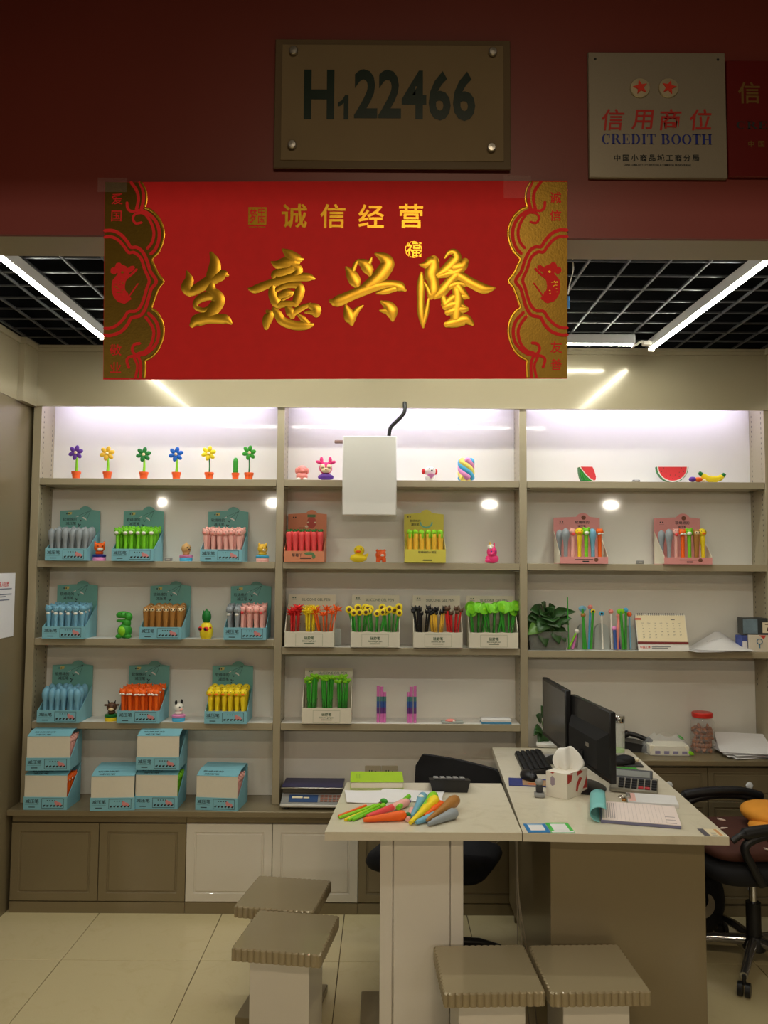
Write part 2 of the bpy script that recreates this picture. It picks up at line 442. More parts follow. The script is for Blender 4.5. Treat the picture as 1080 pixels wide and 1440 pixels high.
# strip lamps behind the valance, one per bay
STRIP = M('led_strip', (222, 217, 255), 0.5, emit=STRIP_EMIT, vary=0)
for k, (a, b) in enumerate(BAYS):
    q0 = W(a+0.05, YS+0.030, ZVAL+0.055); q1 = W(b-0.05, YS+0.046, ZVAL+0.067)
    o = MB().rbox(q0[0], q0[1], q0[2], q1[0], q1[1], q1[2], 0.003).build('led_strip', STRIP, sh)
    q0 = W(a+0.02, YS+0.008, ZVAL+0.067); q1 = W(b-0.02, YS+0.060, ZVAL+0.085)
    MB().rbox(q0[0], q0[1], q0[2], q1[0], q1[1], q1[2], 0.002).build('strip_housing', ALU, sh)

# ================================================================== BASE CABINETS AND WORKTOPS
def door(parent, x0, x1, z0, z1, m, fr=0.038, name='door'):
    """framed door, front at local y=0: flat slab with a routed groove around a raised field"""
    mb = MB(); d = 0.018; g = 0.005; bw = 0.0
    def ring(pa, pb):    # two rectangles (x0,z0,x1,z1,y) joined
        A = [(pa[0], pa[4], pa[1]), (pa[2], pa[4], pa[1]), (pa[2], pa[4], pa[3]), (pa[0], pa[4], pa[3])]
        B = [(pb[0], pb[4], pb[1]), (pb[2], pb[4], pb[1]), (pb[2], pb[4], pb[3]), (pb[0], pb[4], pb[3])]
        mb.add(A+B, [(i, (i+1) % 4, (i+1) % 4+4, i+4) for i in range(4)])
    e = 0.002
    R = lambda k, y: (x0+k, z0+k, x1-k, z1-k, y)
    ring(R(0, d), R(0, e)); ring(R(0, e), R(e, 0)); ring(R(e, 0), R(fr, 0)); ring(R(fr, 0), R(fr+0.004, g)); ring(R(fr+0.004, g), R(fr+0.009, g)); ring(R(fr+0.009, g), R(fr+bw+0.012, 0.0005))
    r = R(fr+bw+0.012, 0.0005)
    mb.add([(r[0], r[4], r[1]), (r[2], r[4], r[1]), (r[2], r[4], r[3]), (r[0], r[4], r[3])], [(0, 1, 2, 3)])
    r = R(0, d); mb.add([(r[0], d, r[1]), (r[0], d, r[3]), (r[2], d, r[3]), (r[2], d, r[1])], [(0, 1, 2, 3)])
    return mb.build(name, m, parent, smooth=20)
def base_cab(x0, x1, splits, m, label):
    c = thing('base_cabinet', label, 'cabinet', (x0, YC, 0))
    w = x1-x0
    MB().box(0.001, 0.020, 0.0, w-0.001, 0.24, ZLOW-0.028).build('carcass', CHAMPD, c, smooth=0)
    MB().box(0.001, 0.002, 0.0, w-0.001, 0.0195, 0.052).build('plinth', CHAMPD, c, smooth=0)
    for a, b in zip(splits, splits[1:]): door(c, a-x0+0.0015, b-x0-0.0015, 0.056, ZLOW-0.068, m)
    MB().box(0.001, 0.008, ZLOW-0.064, w-0.001, 0.0195, ZLOW-0.028).build('top_rail', CHAMPD, c, smooth=0)
    return c
base_cab(-1.776, -0.938, [-1.776, -1.355, -0.938], CHAMPD, 'two-door champagne brown base cabinet at the far left of the shelf wall')
base_cab(-0.938, -0.114, [-0.938, -0.525, -0.114], WDOOR, 'base cabinet with two glossy white panelled doors')
base_cab(-0.114, 0.700, [-0.114, 0.293, 0.700], CHAMPD, 'brown base cabinet mostly hidden behind the white pedestal of the side table')
wt = MB().rbox(XL+0.001, YC-0.030, ZLOW-0.028, 0.716, YB+0.02, ZLOW, 0.003).build('low_worktop', CHAMPD)
tag(wt, 'long low brown worktop under the left and middle shelf bays', 'worktop')
# right-hand drawer units
def drawer_unit(x0, x1, label):
    c = thing('drawer_cabinet', label, 'cabinet', (x0, YC, 0)); w = x1-x0
    MB().box(0.001, 0.020, 0.0, w-0.001, 0.24, ZHIGH-0.026).build('carcass', CHAMPD, c, smooth=0)
    MB().box(0.001, 0.002, 0.0, w-0.001, 0.0195, 0.052).build('plinth', CHAMPD, c, smooth=0)
    zt = ZHIGH-0.040
    for k in range(4):
        z1 = zt-0.160*k; z0 = z1-0.156
        d = door(c, 0.0015, w-0.0015, z0, z1, CHAMPD, 0.026, 'drawer')
        kb = MB(); zc = (z0+z1)/2
        kb.tube([(w/2, 0.0, zc), (w/2, -0.008, zc)], 0.006, 8)
        kb.T = Matrix.Translation((w/2, -0.018, zc)) @ Matrix.Rotation(PI/2, 4, 'X')
        kb.lathe([(0.004, -0.011), (0.016, -0.002), (0.019, 0.003), (0.014, 0.010), (0.006, 0.012)], 8)
        kb.build('crystal_knob', M('cut_crystal', (240, 244, 248), 0.05, 0.15, 0.0, spec=1.0), d, smooth=0)
    return c
drawer_unit(0.718, 1.176, 'drawer cabinet half hidden behind the monitors and desk top')
drawer_unit(1.176, 1.566, 'brown drawer cabinet with a crystal knob below the telephone')
drawer_unit(1.566, 1.946, 'brown drawer cabinet with a crystal knob below the paper stack')
wt = MB().rbox(0.719, YC-0.030, ZHIGH-0.026, XR-0.001, YB+0.02, ZHIGH, 0.003).build('high_worktop', CHAMPD)
tag(wt, 'brown worktop of the right bay carrying the jar and papers', 'worktop')

# ================================================================== CEILING TUBES
TUBE = M('tube_light', (252, 252, 238), 0.4, emit=TUBE_EMIT, vary=0)
def tube_lamp(label, p0, p1):
    p0 = Vector(p0); p1 = Vector(p1); c = (p0+p1)/2; d = p1-p0; ln = d.length; an = math.atan2(d.y, d.x)
    o = thing('tube_lamp', label, 'tube lamp', c, an, 'LED tube lamps under the black grid ceiling')
    MB().rbox(-ln/2, -0.014, 0.012, ln/2, 0.014, ZCEIL-c.z, 0.004).build('housing', M('lamp_housing', (205, 205, 205), 0.4), o)
    pr = [(0.0135*math.cos(t), -0.0045*math.sin(t)) for t in [PI*k/8 for k in range(9)]]; df = MB(); n_ = len(pr)
    df.add([(x, y, z+0.0115) for x in (-ln/2+0.012, ln/2-0.012) for y, z in pr], [(k, k+1, n_+k+1, n_+k) for k in range(n_-1)]+[tuple(reversed(range(n_))), tuple(range(n_, 2*n_))])
    df.build('diffuser_tube', TUBE, o)
    for s in (-1, 1): MB().rbox(min(s*(ln/2-0.012), s*ln/2), -0.0145, 0.001, max(s*(ln/2-0.012), s*ln/2), 0.0145, 0.0119, 0.002).build('end_cap', M('lamp_cap', (235, 232, 225), 0.4), o)
    return o
ZT = 2.700
tl = tube_lamp('long bright tube lamp at the left running towards the shelves', (-1.330, 2.46, ZT), (-1.318, 3.70, ZT))
tr = tube_lamp('long bright tube lamp at the right running towards the shelves', (1.316, 2.60, ZT), (1.288, 3.835, ZT))
tube_lamp('tube lamp crossing behind the right end of the banner', (-0.02, 3.752, ZT), (1.185, 3.752, ZT))
tube_lamp('tube lamp crossing behind the left half of the banner', (-1.26, 3.752, ZT), (-0.06, 3.752, ZT))
tube_lamp('tube lamp crossing close behind the fascia beam on the right', (0.02, 2.30, ZT), (1.24, 2.30, ZT))
tube_lamp('tube lamp crossing close behind the fascia beam on the left', (-1.24, 2.30, ZT), (-0.02, 2.30, ZT))
cc = MB(); cc.tube(smooth([(1.19, 3.752, ZT+0.01), (1.215, 3.74, ZT+0.025), (1.25, 3.76, ZT+0.015), (1.283, 3.80, ZT+0.005)], 5), 0.006, 8)
cc.rbox(1.222, 3.738, ZT+0.008, 1.262, 3.768, ZT+0.030, 0.004)
tag(cc.build('lamp_connector', M('white_cable', (226, 220, 208), 0.5)), 'short white connector cable between two tube lamps', 'cable')
# ================================================================== BANNER
YBN = 1.994
ban = thing('new_year_banner', 'wide red hanging banner with gold calligraphy and gold scroll ends', 'banner', (0, YBN, 2.38))
def bp(x, y):           # photo pixel on the banner plane -> banner local x, z
    p = at(x, y, YBN); return (p.x, p.z-2.38)
def c1(x, y): return bp(240+x/4.909, 340+y/4.909)
def c2(x, y): return bp(450+x/4.154, 340+y/4.157)
PXM = (at(600, 394, YBN)-at(500, 394, YBN)).x/100.0
xa, za = bp(147, 256); xb, zb = bp(798, 254); xc, zc_ = bp(145.5, 534); xd, zd = bp(797.5, 532.5)
NX = 24
def bsheet(u, v):
    x = (xa*(1-u)+xb*u)*(1-v)+(xc*(1-u)+xd*u)*v; z = (za*(1-u)+zb*u)*(1-v)+(zc_*(1-u)+zd*u)*v
    w = max(0, v-0.45)
    return Vector((x, 0.003*math.sin(u*9)*w - 0.004*w, z))
def bent(x, z):         # how far the hanging paper stands off the plane at a spot
    u = (x-xa)/(xb-xa); v = (za-z)/(za-zc_); w = max(0, v-0.45); return 0.003*math.sin(u*9)*w-0.004*w
class BM(MB):           # banner mesh: everything follows the bend of the paper
    off = 0.0
    def fit(s):
        s.v = [(x, y+bent(x, z), z) for x, y, z in s.v]; return s
mb = MB(); vs = []; fs = []; NV = 14
for j in range(NV+1):
    for i in range(NX+1): vs.append(bsheet(i/NX, j/NV))
w = NX+1
n0 = len(vs); vs += [v+Vector((0, 0.0012, 0)) for v in vs]
for j in range(NV):
    for i in range(NX):
        f = (j*w+i, (j+1)*w+i, (j+1)*w+i+1, j*w+i+1); fs.append(f); fs.append(tuple(q+n0 for q in reversed(f)))
for a, b in [(i, i+1) for i in range(NX)]: fs.append((a, b, b+n0, a+n0)); fs.append((NV*w+b, NV*w+a, NV*w+a+n0, NV*w+b+n0))
for j in range(NV): fs.append(((j+1)*w, j*w, j*w+n0, (j+1)*w+n0)); fs.append((j*w+NX, (j+1)*w+NX, (j+1)*w+NX+n0, j*w+NX+n0))
mb.add(vs, fs); mb.build('paper', RED, ban)
# brush characters, stroke by stroke (x, y, width)
CH = {'brush_character_1': (c1, 4.909, [
 [(112,205,6),(128,258,42),(113,312,58),(130,345,50)], [(120,340,44),(150,340,50),(200,315,54),(280,265,58),(340,235,58),(375,228,44),(390,232,16)],
 [(280,80,15),(303,130,46),(303,190,64),(285,240,58),(276,300,44),(285,345,56),(322,385,66),(325,425,66),(285,480,64),(255,525,60)],
 [(325,380,46),(270,372,46),(210,390,42),(174,425,28),(182,458,22),(230,474,24),(285,455,30)], [(152,572,30),(182,545,62),(250,528,60),(320,532,50),(380,538,48),(416,562,14)]]),
 'brush_character_2': (c1, 4.909, [
 [(775,54,8),(812,82,45),(845,112,62),(885,120,46),(908,121,12)], [(697,140,6),(740,158,46),(800,150,66),(860,140,50)],
 [(708,252,12),(722,225,40),(780,205,48),(850,175,46)], [(835,165,46),(878,188,46),(872,222,42),(840,245,30)],
 [(541,325,8),(582,330,40),(660,300,42),(760,270,42),(860,247,42),(950,246,40),(990,256,10)],
 [(702,300,24),(704,360,42),(728,420,48),(748,440,34)], [(722,340,18),(790,305,28),(868,300,34),(892,322,46),(884,372,48),(862,428,36)],
 [(748,378,32),(800,358,44),(836,355,22)], [(770,402,14),(800,385,14),(835,370,10)], [(740,436,36),(800,430,32),(862,430,26)],
 [(668,482,15),(682,502,44),(666,548,46),(660,592,24)], [(714,468,22),(740,500,38),(772,548,44),(850,578,46),(930,580,44),(978,576,16)], [(950,570,24),(915,535,26),(882,506,12)],
 [(806,456,24),(830,490,48),(840,518,26)], [(838,498,34),(900,462,30),(962,436,18)], [(952,440,20),(1000,462,50),(1006,494,44)], [(1000,488,34),(932,488,8)]]),
 'brush_character_3': (c2, 4.155, [
 [(156,154,12),(184,192,46),(206,235,48),(218,262,22)], [(190,178,16),(214,120,14),(240,118,18)], [(228,114,18),(260,132,44),(284,168,42),(294,196,14)], [(275,138,24),(290,118,16),(300,95,5)],
 [(327,72,10),(374,96,46),(394,130,58),(366,180,60),(322,230,58),(268,270,45)],
 [(66,348,18),(100,350,46),(180,316,44),(260,282,46),(340,256,42),(420,250,34),(468,264,42),(496,284,10)], [(332,302,6),(380,290,26),(440,272,26)],
 [(152,380,14),(168,422,44),(180,458,44),(185,480,16)], [(186,442,36),(216,402,22),(249,376,5)], [(362,354,12),(398,376,44),(418,412,54),(424,458,12)], [(352,404,6),(392,406,32)]]),
 'brush_character_4': (c2, 4.155, [
 [(584,135,5),(620,135,34),(652,118,48),(668,114,40)], [(664,108,40),(660,150,56),(650,190,58),(662,240,48),(664,292,48),(650,318,30)], [(646,312,28),(626,268,12),(606,236,7)],
 [(592,186,12),(590,260,34),(588,340,28),(590,420,28),(603,498,8)], [(633,338,8),(622,410,18),(604,478,14)],
 [(730,94,5),(754,64,16),(784,62,28),(796,96,44),(762,140,48),(722,176,40),(672,202,14)], [(780,150,44),(826,140,50),(846,118,32)],
 [(690,202,16),(750,186,34),(800,176,40),(840,140,30)], [(740,162,36),(820,202,40),(880,240,42),(958,276,42),(1016,272,10)], [(800,190,44),(762,230,40),(712,292,44),(674,324,20)],
 [(742,268,28),(800,246,30),(845,252,18)], [(806,258,34),(826,292,38),(864,326,14)], [(722,330,24),(734,372,34)], [(730,368,30),(790,320,28),(850,322,22)],
 [(800,280,40),(806,340,46),(800,400,50),(796,460,50)], [(734,384,26),(790,366,40),(848,386,14)], [(748,416,26),(800,400,44),(850,396,24)], [(742,484,26),(790,472,44),(850,456,44),(888,480,16)]])}
for nm, (fn, sc, strokes) in CH.items():
    mb = BM()
    for k, st in enumerate(strokes):
        mb.ribbon([fn(x, y)+((wd*1.30+6)/sc*PXM,) for x, y, wd in st], -0.0008-0.00006*k, 0.06, 6, 3)
    mb.fit().build(nm, GOLD, ban, smooth=60)
# small gold line of four characters, seal and round emblem
for ch, x in (('诚', 414), ('信', 468), ('经', 522), ('营', 578)):
    mb = BM(); X, Z = bp(x, 304); mb.text(ch, 0.066, X, -0.0008, Z, bold=0.016, sx=1.02); mb.fit().build('small_character', GOLD, ban, smooth=0)
mb = BM(); X, Z = bp(362, 304)
mb.prism([(X-0.023, Z-0.023), (X+0.023, Z-0.023), (X+0.023, Z+0.023), (X-0.023, Z+0.023)], -0.0012, -0.0004)
seal = mb.fit().build('seal', GOLD, ban, smooth=0)
mb = BM(); mb.text('中', 0.022, X+0.011, -0.0016, Z+0.012, bold=0.01); mb.text('国', 0.022, X+0.011, -0.0016, Z-0.010, bold=0.01); mb.text('梦', 0.040, X-0.011, -0.0016, Z, bold=0.012, sx=0.5)
mb.fit().build('seal_lettering', REDF, seal, smooth=0)
mb = BM(); mb.text('CHINESE DREAM', 0.0055, X, -0.0010, Z-0.029, bold=0.01); mb.fit().build('seal_caption', GOLD, ban, smooth=0)
mb = BM(); X, Z = bp(581.5, 351); mb.text('福', 0.042, X, -0.0010, Z, bold=0.012)
R0 = 0.0205
mb.ribbon([(X+R0*math.cos(a), Z+R0*math.sin(a), 0.0022) for a in [2*PI*i/20 for i in range(21)]], -0.0010, 0, 2, 1)
mb.fit().build('round_emblem', GOLD, ban, smooth=0)
# scroll ends: gold foil field with red double lines, mirrored left and right
def q4(x, y): return (140+x/9.6, 250+y/9.6)
def q5(x, y): return (140+x/9.6, 390+y/9.6)
OUT = [q4(*p) for p in [(560,62),(612,150),(632,250),(628,330),(610,405),(680,430),(780,520),(845,640),(868,760),(842,900),(785,1015),(705,1100),(735,1180),(790,1300),(862,1400)]] + \
      [q5(*p) for p in [(800,140),(758,240),(728,330),(702,415),(770,470),(838,580),(864,700),(850,830),(790,980),(700,1080),(612,1130),(618,1200),(606,1362)]]
LIN = [([q4(*p) for p in [(545,64),(590,180),(590,320),(566,425)]], 46), ([q4(*p) for p in [(566,440),(665,490),(760,590),(806,720),(798,860),(745,980),(690,1030)]], 46),
 ([q4(*p) for p in [(425,64),(505,180),(526,300),(500,430)]], 44), ([q4(*p) for p in [(520,470),(610,490),(692,600),(735,740),(712,870),(645,958)]], 40),
 ([q4(*p) for p in [(372,335),(384,420),(440,456),(540,440)]], 38), ([q4(*p) for p in [(580,478),(490,490),(452,550),(490,618),(568,606)]], 34),
 ([q4(*p) for p in [(72,716),(180,716),(290,770),(376,868),(425,940),(500,942),(580,1000),(645,1130),(690,1270),(768,1400)]]+[q5(*p) for p in [(700,160),(668,270),(620,425),(550,520),(432,552),(382,640),(290,738),(160,786),(72,786)]], 46),
 ([q4(*p) for p in [(72,802),(170,802),(262,850),(340,940),(395,1012),(470,1012),(560,1090),(612,1240),(672,1386)]]+[q5(*p) for p in [(640,150),(610,260),(560,390),(490,458),(390,470),(330,560),(240,648),(150,690),(72,692)]], 42),
 ([q5(*p) for p in [(662,486),(760,592),(800,720),(782,868),(702,980),(600,1050)]], 44), ([q5(*p) for p in [(625,540),(702,645),(735,750),(702,900),(622,998),(520,1034)]], 42),
 ([q5(*p) for p in [(600,1050),(480,1040),(445,970),(480,908),(548,896)]], 40), ([q5(*p) for p in [(540,1075),(430,1070),(372,1120),(400,1225)]], 38),
 ([q5(*p) for p in [(530,1080),(560,1180),(556,1360)]], 40), ([q5(*p) for p in [(470,1090),(515,1200),(488,1360)]], 36)]
RAT = [([q4(*p) for p in [(300,1240),(330,1290),(300,1350),(250,1420)]], 150), ([q4(*p) for p in [(260,1200),(262,1215)]], 110), ([q4(*p) for p in [(190,1255),(195,1265)]], 90), ([q4(*p) for p in [(340,1290),(400,1250),(445,1220)]], 70),
 ([q4(*p) for p in [(360,1360),(430,1310),(500,1240)]], 34), ([q4(*p) for p in [(265,1400),(255,1480),(270,1560),(320,1620)]], 180), ([q5(*p) for p in [(320,290),(400,290)]], 60), ([q5(*p) for p in [(395,270),(450,190),(520,92)]], 20)]
for mir in (False, True):
    def pm(p): return bp(945-p[0], p[1]-0.8) if mir else bp(*p)
    mb = BM(); edge = [pm(p) for p in OUT]; side = [pm((147.6, 256.6)), pm((146.2, 533.2))]
    out = smooth(edge, 4)
    # gold field as strips between the paper's edge and the scalloped outline
    vs = []; fs = []
    for i, (x, z) in enumerate(out):
        t = (za-z)/(za-zc_); ex = (xa*(1-t)+xc*t if not mir else xb*(1-t)+xd*t) + (0.0008 if not mir else -0.0008)
        for k in range(4): vs.append((ex*(1-k/3)+x*k/3, -0.0006, z))
    for i in range(len(out)-1):
        for k in range(3):
            f = (i*4+k, (i+1)*4+k, (i+1)*4+k+1, i*4+k+1); fs.append(f if not mir else tuple(reversed(f)))
    mb.add(vs, fs)
    field = mb.fit().build('gold_scroll_field', GOLDD, ban)
    mb = BM(); mb.ribbon([pm(p)+(0.006,) for p in OUT], -0.0009, 0.2, 4, 1); mb.fit().build('scroll_rim', GOLD, field, smooth=60)
    mb = BM()
    for k, (pts, wd) in enumerate(LIN): mb.ribbon([pm(p)+(wd/9.6*PXM,) for p in pts], -0.0010-0.00004*k, 0.0, 5, 1)
    mb.fit().build('scroll_lines', REDF, field, smooth=0)
    mb = BM()
    for k, (pts, wd) in enumerate(RAT): mb.ribbon([pm(p)+(wd/9.6*PXM,) for p in pts], -0.0010-0.00004*k, 0.02, 5, 2)
    mb.fit().build('zodiac_rat', REDF, field, smooth=0)
    mb = BM()
    for k in range(16):   # foil specks on the rat's back and eye
        a = random.uniform(-1, 1); b = random.uniform(-1, 1)
        p = pm((167.5+a*6, 405+b*9)); mb.ribbon([(p[0]-0.0012, p[1], 0.0018), (p[0]+0.0012, p[1]+0.0006, 0.0018)], -0.0024, 0, 1, 1)
    p = pm((172.5, 383.5)); mb.ribbon([(p[0]-0.001, p[1], 0.006), (p[0]+0.001, p[1], 0.006)], -0.0026, 0, 1, 1)
    mb.fit().build('rat_specks', GOLD, field, smooth=0)
    ws = [('诚', 781, 278), ('信', 781, 303), ('友', 782, 488.5), ('善', 782, 513)] if mir else [('爱', 165, 280), ('国', 164, 304), ('敬', 163, 492.5), ('业', 163, 517)]
    for ch, x, y in ws:
        mb = BM(); X, Z = bp(x, y); mb.text(ch, 0.031, X, -0.0011, Z, bold=0.012); mb.fit().build('motto_character', REDF, field, smooth=0)
# bits of clear tape on the top corners
tp = M('clear_tape', (250, 245, 240), 0.12, 0, 0, alpha=0.03)
mb = MB(); mb.box(-0.735, -0.0052, 0.225, -0.66, -0.0048, 0.262); mb.build('tape', tp, ban, smooth=0)
mb = MB(); mb.box(0.30, -0.0052, 0.215, 0.37, -0.0048, 0.275); mb.build('tape', tp, ban, smooth=0)

# ================================================================== NUMBER SIGN
YP = 2.0
ns = thing('booth_number_sign', 'smoked acrylic booth number sign reading H122466 with four metal studs', 'sign', (0.0155, YP, 2.841))
MB().rbox(-0.303, -0.014, -0.172, 0.303, -0.008, 0.172, 0.002).build('acrylic_plate', M('smoked_acrylic', (112, 98, 78), 0.14, 0, 0.08, 6, coat=0.4), ns)
MB().rbox(-0.285, -0.0165, -0.152, 0.285, -0.0142, 0.156, 0.001).build('face_plate', M('bronze_face', (152, 136, 108), 0.10, 0.2, 0.10, 5, coat=0.5), ns)
mb = MB()
def sp(x, y): p = at(380+x/3.176, 50+y/3.176, YP-0.017); return p.x-0.0155, p.z-2.841
def glyph(ch, x0, x1, y0, y1, bold):
    a = sp(x0, y0); b = sp(x1, y1)
    vs, fs = text_data(ch, bold, 0, 1)
    xs = [v[0] for v in vs]; ys = [v[1] for v in vs]
    ax, bx, ay, by = min(xs), max(xs), min(ys), max(ys)
    mb.add([(a[0]+(v[0]-ax)/(bx-ax)*(b[0]-a[0]), -0.0172, b[1]+(v[1]-ay)/(by-ay)*(a[1]-b[1])) for v in vs], fs)
a_, b_ = sp(302, 374), sp(350, 266); W_, H_ = b_[0]-a_[0], b_[1]-a_[1]
mb.add([(a_[0]+u*W_, -0.0172, a_[1]+v*H_) for u, v in ((0.55, 0), (1, 0), (1, 1), (0.66, 1), (0.36, 0.78), (0.0, 0.70), (0.0, 0.52), (0.30, 0.57), (0.55, 0.68))], [tuple(range(9))])
for ch, x0, x1, y0, y1 in (('H', 152, 285, 152, 374), ('2', 376, 478, 150, 370), ('2', 484, 584, 152, 370), ('4', 588, 697, 156, 374), ('6', 708, 806, 158, 380), ('6', 816, 916, 160, 382)):
    glyph(ch, x0, x1, y0, y1, 0.03)
mb.build('sign_lettering', M('sign_green', (14, 40, 30), 0.3), ns, smooth=0)
for x, y in ((106, 74), (993, 79), (99, 493), (987, 506)):
    X, Z = sp(x, y); s = MB(); s.T = Matrix.Translation((X, 0, Z)) @ Matrix.Rotation(PI/2, 4, 'X')
    s.lathe([(0.007, 0.0), (0.007, 0.018), (0.011, 0.019), (0.011, 0.026), (0.009, 0.028), (0.0, 0.0285)], 16); s.build('stud', ALU, ns)

# ================================================================== CREDIT BOOTH PLATE
cp = thing('credit_booth_plate', 'silver plate reading CREDIT BOOTH with two round red star badges', 'sign', (0.695, YP, 2.817))
MB().rbox(-0.177, -0.012, -0.167, 0.177, -0.0005, 0.167, 0.002).build('plate', M('silver_plate', (154, 147, 132), 0.4, 0.3, 0.06, 300), cp)
def cq(x, y): p = at(800+x/3.857, 60+y/3.857, YP-0.012); return p.x-0.695, p.z-2.817
kai = M('plate_red', (190, 40, 34), 0.5)
for ch, x in (('信', 240), ('用', 400), ('商', 552), ('位', 715)):
    X, Z = cq(x, 418); MB().text(ch, 0.060, X, -0.0126, Z, bold=0.012, shear=0.12).build('red_character', kai, cp, smooth=0)
# serif capitals built from stems and hairlines
mb = MB(); blue = M('plate_blue', (24, 42, 140), 0.5)
def serif(word, x0, x1, z0, h):
    # unit letters: list of boxes/arcs in a 0..w by 0..1 cell
    def R(a, b, c, d): return ('r', a, b, c, d)
    s, t, v = 0.2, 0.07, 0.11
    G = {'C': (0.78, [('a', 0.4, 0.5, 0.38, 0.5, 50, 310), R(0.66, 0.62, 0.72, 0.98)]), 'R': (0.86, [R(0.08,0,0.28,1), R(0,0,0.38,t), R(0,1-t,0.4,1), ('a', 0.36, 0.75, 0.30, 0.25, -90, 90), R(0.28,0.47,0.42,0.54), ('p', [(0.36,0.5),(0.54,0.5),(0.86,0),(0.64,0)])]),
     'E': (0.74, [R(0.08,0,0.28,1), R(0,0,0.68,t), R(0,1-t,0.66,1), R(0.28,0.47,0.5,0.53), R(0.62,0,0.68,0.28), R(0.60,0.74,0.66,1), R(0.46,0.36,0.51,0.64)]), 'D': (0.84, [R(0.08,0,0.28,1), R(0,0,0.4,t), R(0,1-t,0.4,1), ('a', 0.34, 0.5, 0.44, 0.5, -90, 90)]),
     'I': (0.40, [R(0.1,0,0.3,1), R(0,0,0.4,t), R(0,1-t,0.4,1)]), 'T': (0.74, [R(0.27,0,0.47,1), R(0.16,0,0.58,t), R(0,1-t,0.74,1), R(0,0.72,0.05,1), R(0.69,0.72,0.74,1)]),
     'B': (0.80, [R(0.08,0,0.28,1), R(0,0,0.4,t), R(0,1-t,0.4,1), R(0.28,0.48,0.44,0.55), ('a', 0.38, 0.76, 0.30, 0.24, -90, 90), ('a', 0.38, 0.27, 0.36, 0.27, -90, 90)]), 'O': (0.86, [('a', 0.43, 0.5, 0.42, 0.5, 0, 360)]),
     'H': (0.90, [R(0.08,0,0.28,1), R(0.62,0,0.82,1), R(0,0,0.36,t), R(0,1-t,0.36,1), R(0.54,0,0.9,t), R(0.54,1-t,0.9,1), R(0.28,0.47,0.62,0.54)]), ' ': (0.35, [])}
    tot = sum(G[c][0]+0.08 for c in word)-0.08; k = (x1-x0)/tot; x = x0
    for c in word:
        w, gl = G[c]
        for g in gl:
            if g[0] == 'r': a = [(g[1],g[2]),(g[3],g[2]),(g[3],g[4]),(g[1],g[4])]
            elif g[0] == 'p': a = g[1][::-1]
            else:
                _, cx, cy, rx, ry, a0, a1 = g; n = 18; vs = []; fs = []
                for i in range(n+1):
                    an = math.radians(a0+(a1-a0)*i/n); c_, s_ = math.cos(an), math.sin(an); ix = max(0.02, rx-0.19); iy = max(0.02, ry-0.05)
                    vs += [(x+(cx+rx*c_)*k, -0.0126, z0+(cy+ry*s_)*h), (x+(cx+ix*c_)*k, -0.0126, z0+(cy+iy*s_)*h)]
                for i in range(n): fs.append((2*i, 2*i+2, 2*i+3, 2*i+1))
                mb.add(vs, fs); continue
            mb.add([(x+p[0]*k, -0.0126, z0+p[1]*h) for p in a], [tuple(range(len(a)))])
        x += (w+0.08)*k
xa_, z_ = cq(178, 550); xb_, zt_ = cq(775, 498)
serif('CREDIT BOOTH', xa_, xb_, z_, zt_-z_)
mb.build('blue_lettering', blue, cp, smooth=0)
mb = MB()
for i, ch in enumerate('中国小商品城工商分局'):
    X, Z = cq(262+i*47.3, 626); mb.text(ch, 0.019, X, -0.0126, Z, bold=0.02)
X, Z = cq(480, 664); mb.text('CHINA COMMODITY CITY INDUSTRIAL & COMMERCIAL BRANCH BUREAU', 0.0085, X, -0.0126, Z, bold=0.02, sx=0.60)
o_ = mb.build('small_lettering', INK, cp, smooth=0)
for x, y, r in ((384, 249, 12), (539, 249, -14)):
    X, Z = cq(x, y); b = MB(); b.T = Matrix.Translation((X, -0.011, Z)) @ Matrix.Rotation(PI/2, 4, 'X')
    b.lathe([(0.0, 0.0), (0.025, 0.0), (0.026, 0.003), (0.0245, 0.0055), (0.0, 0.006)], 28); bd = b.build('star_badge', M('badge_silver', (200, 190, 160), 0.35, 0.5), cp)
    st = []
    for i in range(10):
        a = PI/2+PI*i/5+math.radians(r); rr = 0.019 if i % 2 == 0 else 0.008
        st.append((X+rr*math.cos(a), Z+rr*math.sin(a)))
    MB().prism(st, -0.0195, -0.0168).build('star', M('badge_red', (228, 60, 40), 0.4), bd, smooth=0)
for sx in (-1, 1):
    s = MB(); s.T = Matrix.Translation((sx*0.158, -0.011, 0.148)) @ Matrix.Rotation(PI/2, 4, 'X'); s.lathe([(0.0, 0), (0.004, 0), (0.003, 0.002), (0, 0.0022)], 10); s.build('screw', INK, cp)

# red credit plate cut off by the frame
rp = thing('red_award_plate', 'dark red plate with faded gold characters beside the silver plate', 'sign', (1.052, YP, 2.810))
MB().rbox(-0.177, -0.010, -0.155, 0.177, -0.0005, 0.155, 0.002).build('plate', M('plate_darkred', (104, 14, 14), 0.4, 0, 0.05, 30), rp)
fg = M('faded_gold', (120, 90, 40), 0.5)
for i, ch in enumerate('信用商位'): MB().text(ch, 0.060, -0.120+0.08*i, -0.0106, 0.068, bold=0.012).build('gold_character', fg, rp, smooth=0)
mb = MB()
for i, ch in enumerate('中国小商品城工商分局'): mb.text(ch, 0.018, -0.118+0.0262*i, -0.0106, -0.068, bold=0.01)
mb.build('small_gold_lettering', fg, rp, smooth=0)
mb = MB(); serif('CREDIT BOOTH', -0.155, 0.155, -0.028, 0.020); mb.v = [(x, y+0.002, z) for x, y, z in mb.v]; mb.build('dark_lettering', INK, rp, smooth=0)

